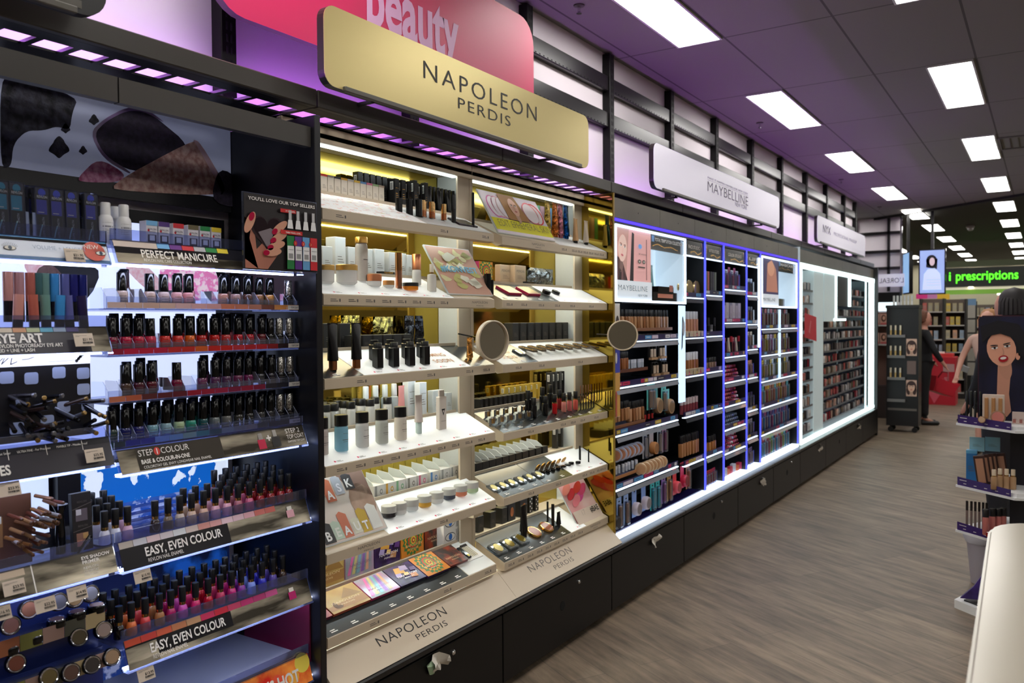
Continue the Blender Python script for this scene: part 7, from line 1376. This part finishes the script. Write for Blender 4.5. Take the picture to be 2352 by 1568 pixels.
def person(lab,x,y,rz,H,skinc,topm,legm,hairc,arms,long=False,bun=False,bare=False,skirt=False,name='person'):
    t=thing(name,lab,'person',(x,y,0),rz); s=H/1.70; SK=hue(skinc,.55)
    hz=1.585*s
    LE,LW=arms[0]; RE,RW=arms[1]
    N=[(0,0,.93,.105),(0,0,1.12,.10),(0,-.01,1.32,.115),(0,-.01,1.43,.055),(0,.0,1.50,.048),(0,.012,1.555,.066),(0,.012,1.64,.072),(-.165,0,1.38,.05),(.165,0,1.38,.05),(*LE,.036),(*LW,.026),(*RE,.036),(*RW,.026),(-.085,0,.88,.085),(.085,0,.88,.085),(-.09,.01,.50,.052),(.09,-.01,.50,.052),(-.09,-.02,.09,.035),(.09,.0,.09,.035),(-.09,.11,.035,.03),(.09,.12,.035,.03)]
    def hand(N,E,base,W,side):
        d=(Vector(W)-Vector(N[base-1][:3])).normalized(); p=Vector(W)+d*.045; k=len(N); N.append((*p,.022)); E.append((base,k)); sd=d.cross(Vector((0,1,0))).normalized()
        for q in range(4): a=p+d*.04+sd*(.022-.014*q); b=a+d*(.03-.004*abs(q-1))+Vector((0,.01,0)); N.append((*a,.008)); E.append((k,len(N)-1)); N.append((*b,.007)); E.append((len(N)-2,len(N)-1))
        a=p+sd*side*.03+Vector((0,.018,0)); N.append((*a,.009)); E.append((k,len(N)-1)); b=a+d*.025; N.append((*b,.008)); E.append((len(N)-2,len(N)-1))
    E=[(0,1),(1,2),(2,3),(3,4),(4,5),(5,6),(2,7),(2,8),(7,9),(9,10),(8,11),(11,12),(0,13),(0,14),(13,15),(14,16),(15,17),(16,18),(17,19),(18,20)]
    hand(N,E,10,LW,1); hand(N,E,12,RW,-1)
    N=[(a*s,b*s,c*s,r*s) for a,b,c,r in N]; bo=skin('body',N,E,SK,t); bo.data.materials.append(topm); bo.data.materials.append(legm)
    for p in bo.data.polygons:
        q=p.center/s
        if abs(q.x)<.185 and .97<q.z<1.41: p.material_index=1
        elif abs(q.x)<.185 and (.48 if skirt else .10)<q.z<=.97: p.material_index=2
    g=.016
    T=[(0,0,.76,.15),(0,0,1.12,.118),(0,-.01,1.32,.13),(0,-.01,1.41,.07),(-.165,0,1.38,.062),(.165,0,1.38,.062)]; TE=[(0,1),(1,2),(2,3),(2,4),(2,5)]
    if not bare: T+= [(*LE,.05),(*RE,.05),(*[LE[i]*.15+LW[i]*.85 for i in range(3)],.037),(*[RE[i]*.15+RW[i]*.85 for i in range(3)],.037)]; TE+=[(4,6),(5,7),(6,8),(7,9)]
    skin('top',[(a*s,b*s,c*s,r*s) for a,b,c,r in T],TE,topm,t)
    L=[(0,0,1.0,.125),(-.088,0,.86,.105),(.088,0,.86,.105),(-.09,.01,.5,.07),(.09,-.01,.5,.07)]; LE_=[(0,1),(0,2),(1,3),(2,4)]
    if not skirt: L+=[(-.09,-.02,.12,.055),(.09,0,.12,.055)]; LE_+=[(3,5),(4,6)]
    skin('trousers' if not skirt else 'skirt',[(a*s,b*s,c*s,r*s) for a,b,c,r in L],LE_,legm,t)
    for sx in (-.09,.09): MB().box(sx*s-.045,sx*s+.045,-.06,.19,0,.06,mat('shoe_black',(18,17,18),.4),.02).build('shoe',t)
    head(t,hz,SK,hue(hairc,.6),bun,long); return t
BLKC=mat('black_cloth',(22,22,26),.8); 
person('woman in a black coat with brown hair in a bun reaching towards the red bin',onY(2122,800,13.4).x,13.4,-1.25,1.66,(206,150,130),BLKC,BLKC,(110,66,44),[((-.27,.02,1.12),(-.25,.16,.95)),((.27,.08,1.12),(.22,.22,.92))],bun=True)
BLX=onY(2269,722,10.9).x
person('blonde woman in a sleeveless beige top holding a phone beyond the dark poster',BLX,10.9,3.0,1.64,(214,160,140),mat('beige_cloth',(206,170,156),.8),BLKC,(176,124,80),[((-.30,.0,1.13),(-.20,.15,.98)),((.27,.02,1.13),(.30,.12,.93))],long=True,bare=True,skirt=True)
person('dark-haired man in a black shirt seen from behind above the dark poster',-.205,6.15,.9,1.725,(196,140,120),BLKC,mat('dark_trousers',(34,34,40),.8),(26,20,20),[((-.20,.03,1.13),(-.17,.16,.95)),((.20,.03,1.13),(.17,.16,.95))])
put('phone','phone',lambda:[('phone',MB().box(-.035,.035,-.004,.004,0,.14,hue((200,206,214),.2),.003))],(BLX-.22,10.70,.94),'silver phone held by the blonde woman','phone',rx=1.0,ry=.4)
# ---------------------------------------------------------------- promotional stand on the aisle
A0=onZ(2199,968,1.0); 
def stand_shelf(z,lab,py):
    a=Vector((-.405,4.93)); b=Vector((-.13,4.70)); c=Vector((.32,4.86)); d=Vector((.32,5.28)); e=Vector((-.2,5.32))
    pts=[a,b,c,d,e]; t=thing('stand_tray',lab,'tray',(0,0,z)); m=MB(); m.prism([(p.x,p.y) for p in pts],'z',0,.012,WHITE)
    cen=Vector((.05,5.05)); ins=[(p-cen)*.955+cen for p in pts]; m.prism([(p.x,p.y) for p in ins],'z',.012,.030,WHITE); m.build('tray',t)
    m=MB(); PL=mat('purple_lip',(58,36,100),.3)
    for p,q in ((a,b),):
        D=(q-p); n=Vector((D.y,-D.x)).normalized()
        if n.dot(p-cen)<0: n=-n
        p2=p+D*.02-n*.004; q2=p+D*.93-n*.004; m.add([(p2.x,p2.y,.012),(q2.x,q2.y,.012),(q2.x,q2.y,.048),(p2.x,p2.y,.056)],[(0,1,2,3)],PL); A=Art(m,(p2.x,p2.y,.012),(D.x,D.y,0),(0,0,1),.001)
        for k in range(5): A.rect(.04+.065*k,.012,.058+.065*k,.015,PAPER)
        A.rect(.015,.028,.06,.031,PAPER)
    m.build('purple_lip',t)
ZS=[.985,.655,.415]
for z,l in zip(ZS,('upper','middle','lower')): stand_shelf(z,'white %s tray with a purple lip on the promotional stand'%l,0)
t=thing('promotional_stand','dark promotional stand column with a flared purple side and white foot','display stand',(0,0,0)); m=MB(); m.prism([(-.16,4.98),(.28,4.98),(.28,5.2),(-.16,5.2)],'z',.05,1.02,mat('stand_navy',(14,13,24),.4)); m.build('column',t)
m=MB(); prof=[(-.38,.065),(-.32,.13),(-.25,.25),(-.20,.38),(-.165,.41),(-.165,.065)]; vs=[(x,4.97-(-.165-x)*.25,z) for x,z in prof]+[(x,5.0-(-.165-x)*.25,z) for x,z in prof]; n=len(prof); m.add(vs,[list(range(n))[::-1],list(range(n,2*n))]+[(i,(i+1)%n,n+(i+1)%n,n+i) for i in range(n)],noisy('purple_flare',(40,24,84),(84,60,150),(1,1,1),9,.35)); m.build('flared_side',t)
m=MB(); a=onZ(2192,1395,0); m.prism([(a.x,a.y),(-.10,4.68),(.35,4.85),(.35,5.3),(-.30,5.3)],'z',0,.045,WHITE); m.prism([(a.x+.045,a.y-.0),(-.11,4.735),(.3,4.9),(.3,5.2),(-.26,5.2)],'z',.045,.052,mat('foot_black',(24,23,24),.3)); m.build('foot',t)
put('waste_bin','wbin',lambda:[('bin',MB().lathe([(.055,0),(.085,.30)],hue((176,170,178),.5),16)),('liner',MB().lathe([(.086,.24),(.098,.27),(.094,.32),(.085,.325)],hue((206,204,212),.6),16))],(-.315,5.50,0),'pale waste bin with a white liner behind the promotional stand','bin')
# dark poster on the stand
pl=onY(2252,738,4.93); t=thing('model_poster','dark navy poster of a laughing red-lipped woman standing on the promotional stand','poster',(-.305,4.93,1.02)); W,Hh=.62,.545
m=MB(); m.prism([(x,z) for x,z in [(0,0),(W,0),(W,Hh),(.02,Hh),(.0,Hh-.02)]],'y',0,.02,mat('poster_edge',(60,20,34),.4)); m.build('board',t)
m=MB(); A=Art(m,(0,-.0005,0),(1,0,0),(0,0,1),.001); A.rect(.004,.004,W-.004,Hh-.006,noisy('poster_navy',(10,10,20),(26,28,60),(1,1,1),5,.35)); A.up(); A.poly([(.085,.09),(.09,.30),(.15,.30),(.14,.14),(.15,.05),(.13,.02)],hue((196,140,116),.5)); A.up(); face_art(A,.105,.37,.148,skin=(222,160,132),hair=(20,16,22),lips=(170,24,36),tilt=.18,hairshape=False); A.ell(.114,.322,.022,.017,hue((170,24,36),.3),rot=.2); A.up().ell(.114,.325,.014,.007,hue((236,226,220),.3),rot=.2); A.up(); A.poly([(.02,.40),(.01,.49),(.09,.52),(.18,.50),(.155,.43),(.10,.452),(.05,.44)],hue((16,14,22),.4)); A.poly([(.155,.43),(.18,.50),(.22,.43),(.21,.33),(.18,.34),(.175,.39)],hue((16,14,22),.4)); A.ell(.178,.335,.010,.018,hue((214,150,124),.5))
A.text("L'OREAL",.225,.475,.030,hue((200,190,196),.4),w=.2); A.text('HOLLYWOOD',.215,.37,.05,hue((206,200,206),.4),w=.30,bold=.01,shear=.2); A.ell(.27,.245,.05,.05,PAPER); A.up(); A.poly([(.22,.255),(.225,.295),(.285,.27)],hue((200,20,90),.4)); A.text('NEW',.25,.235,.022,INK,w=.045,bold=.05); A.text('LOOK',.25,.205,.016,INK,w=.045,bold=.03); m.build('print',t)
# stock on the stand
for i,px in enumerate([2221,2230,2240,2252]): X=onY(px,950,4.90).x; put('eyeliner_pen','ep',pencil_fn(.0055,.155,(16,18,22),(30,34,36)),(X,4.90,1.016),'slim black pen, %s on the upper tray of the promotional stand'%ordn(i),'pen','black pens on the promotional stand',rx=.02*i)
for i,px in enumerate([2266,2282,2298]): X=onY(px,950,4.86).x; put('cream_tube','pct',lambda:[('card',MB().box(-.018,.018,-.012,.002,0,.145,hue((214,196,180),.5),.002)),('tube',MB().box(-.009,.009,-.022,-.012,.02,.13,hue((176,128,84),.3),.004))],(X,4.86,1.016),'tan tube in a pale blister card, %s on the upper tray'%ordn(i),'tube','tan tubes on the upper tray')
for i,(px,r,c) in enumerate([(2255,.018,(190,160,130)),(2292,.034,(200,120,110))]): X=onY(px,965,4.80).x; put('powder_compact','fcp%d'%i,lambda r=r,c=c:[('compact',MB().lathe([(r*.95,-.008),(r,-.003),(r,.003),(r*.95,.008)],hue((206,160,130),.2,.6),20,(0,0,r),ax='y').lathe([(r*.8,-.009),(r*.78,-.0095)],hue(c,.3),18,(0,0,r),ax='y'))],(X,4.80,1.016),['small round gold compact','large round pink compact'][i]+' standing at the front of the upper tray','compact',rx=-.1)
for i,px in enumerate([2333,2348]): X=onY(px,945,4.86).x; put('mini_pack','mnp',carton_fn(.03,.03,.06,(190,170,160),band=(150,90,80)),(X,4.86,1.016),'small clear-topped pack, %s at the edge of the upper tray'%ordn(i),'pack','small packs on the upper tray',rz=-PI/2)
put('spray_box','blueb',carton_fn(.05,.05,.165,(40,110,170),top=(90,160,200)),(onY(2232,1085,4.97).x,4.97,.687),'tall blue carton on the middle tray of the promotional stand','carton',rz=-PI/2)
put('card_holder','tealc',carton_fn(.07,.004,.075,(150,200,214)),(onY(2243,1030,4.99).x,5.02,.84),'pale blue leaflet above the brown palettes on the middle tray','leaflet',rz=-PI/2); put('card_holder','tealc',None,(onY(2278,1030,4.99).x,5.06,.84),'pale blue leaflet standing behind the palettes on the middle tray','leaflet',rz=-PI/2)
for i,(px,Y) in enumerate([(2258,4.86),(2268,4.90),(2278,4.94),(2287,4.97),(2306,5.0)]): put('makeup_palette','bpal',lambda:[('palette',MB().box(-.025,.025,-.006,.006,0,.155,hue((60,36,30),.35),.002).box(-.017,.017,-.0075,-.006,.015,.14,hue((176,130,104),.35)))],(onY(px,1085,Y).x,Y,.687),'tall brown palette, %s leaning on the middle tray'%ordn(i),'palette','brown palettes on the middle tray',ry=-.14)
for i,px in enumerate([2283,2297,2312,2327]): Y=4.78+.05*(i>0); put('dropper_bottle','drp',bottle_fn(.10,.0145,(176,140,104),(214,196,170),.35,neck=.3,collar=GOLD),(onY(px,1095,Y).x,Y,.687),'golden foundation bottle with a cream dropper cap, %s on the middle tray'%ordn(i),'bottle','golden dropper bottles')
for i,px in enumerate([2221,2231,2240,2249,2258,2266]): Y=4.92; put('lip_gloss','ppl',stick_fn(.006,.14,(120,104,100),(60,56,56),.35,cm=.5),(onY(px,1190,Y).x,Y,.447),'slim silver and black gloss tube, %s on the lower tray'%ordn(i),'lip gloss','slim gloss tubes on the lower tray')
for i,(px,Y) in enumerate([(2264,4.80),(2279,4.84),(2293,4.86),(2304,4.88)]): put('foundation_bottle','pkf',bottle_fn(.13,.015,(190,110,104),(22,20,22),.3),(onY(px,1200,Y).x,Y,.447),'pink bottle with a black cap, %s on the lower tray'%ordn(i),'bottle','pink bottles on the lower tray')
for i,(px,py) in enumerate([(2272,1208),(2291,1195)]): put('red_pot','rpt',disc_fn(.014,.022,(150,30,30),(206,190,190),.3),(onY(px,py,4.76).x,4.76,.447),'small red pot, %s at the front of the lower tray'%ordn(i),'pot','small red pots')
# white counter in front
zc=1.05; pts=[onZ(*p,zc) for p in [(2222,1568),(2268,1240)]]; ex=pts[1].x; 
def cpoly(off=0.0):
    P=[(-.085+0,.75),(-.092,1.3),(-.112,2.10)]; 
    for k in range(7):
        a=PI-PI/2*k/6; P.append((.0+.115*math.cos(a)+0.0,2.235+.13*math.sin(a)))
    P+=[(.9,2.40),(.9,.75)]; return P
t=thing('white_counter','glossy off-white counter with a rounded corner close to the camera','counter',(0,0,0)); CW=mat('counter_gloss',(184,176,158),.22,spec=.3)
m=MB(); pp=cpoly(); bm=bmesh.new(); vv=[bm.verts.new((x,y,zc)) for x,y in pp]; f=bm.faces.new(vv); r=bmesh.ops.extrude_face_region(bm,geom=[f]); bmesh.ops.translate(bm,vec=(0,0,-.04),verts=[v for v in r['geom'] if isinstance(v,bmesh.types.BMVert)]); bmesh.ops.bevel(bm,geom=[e for e in bm.edges if abs(e.verts[0].co.z-e.verts[1].co.z)<1e-4],offset=.008,segments=3,affect='EDGES'); bm.verts.index_update(); m.add([v.co.copy() for v in bm.verts],[[v.index for v in fc.verts] for fc in bm.faces],CW,True); bm.free(); m.build('worktop',t)
MB().box(.1,.85,.8,2.25,0,1.01,mat('counter_body',(196,190,176),.4)).build('body',t)
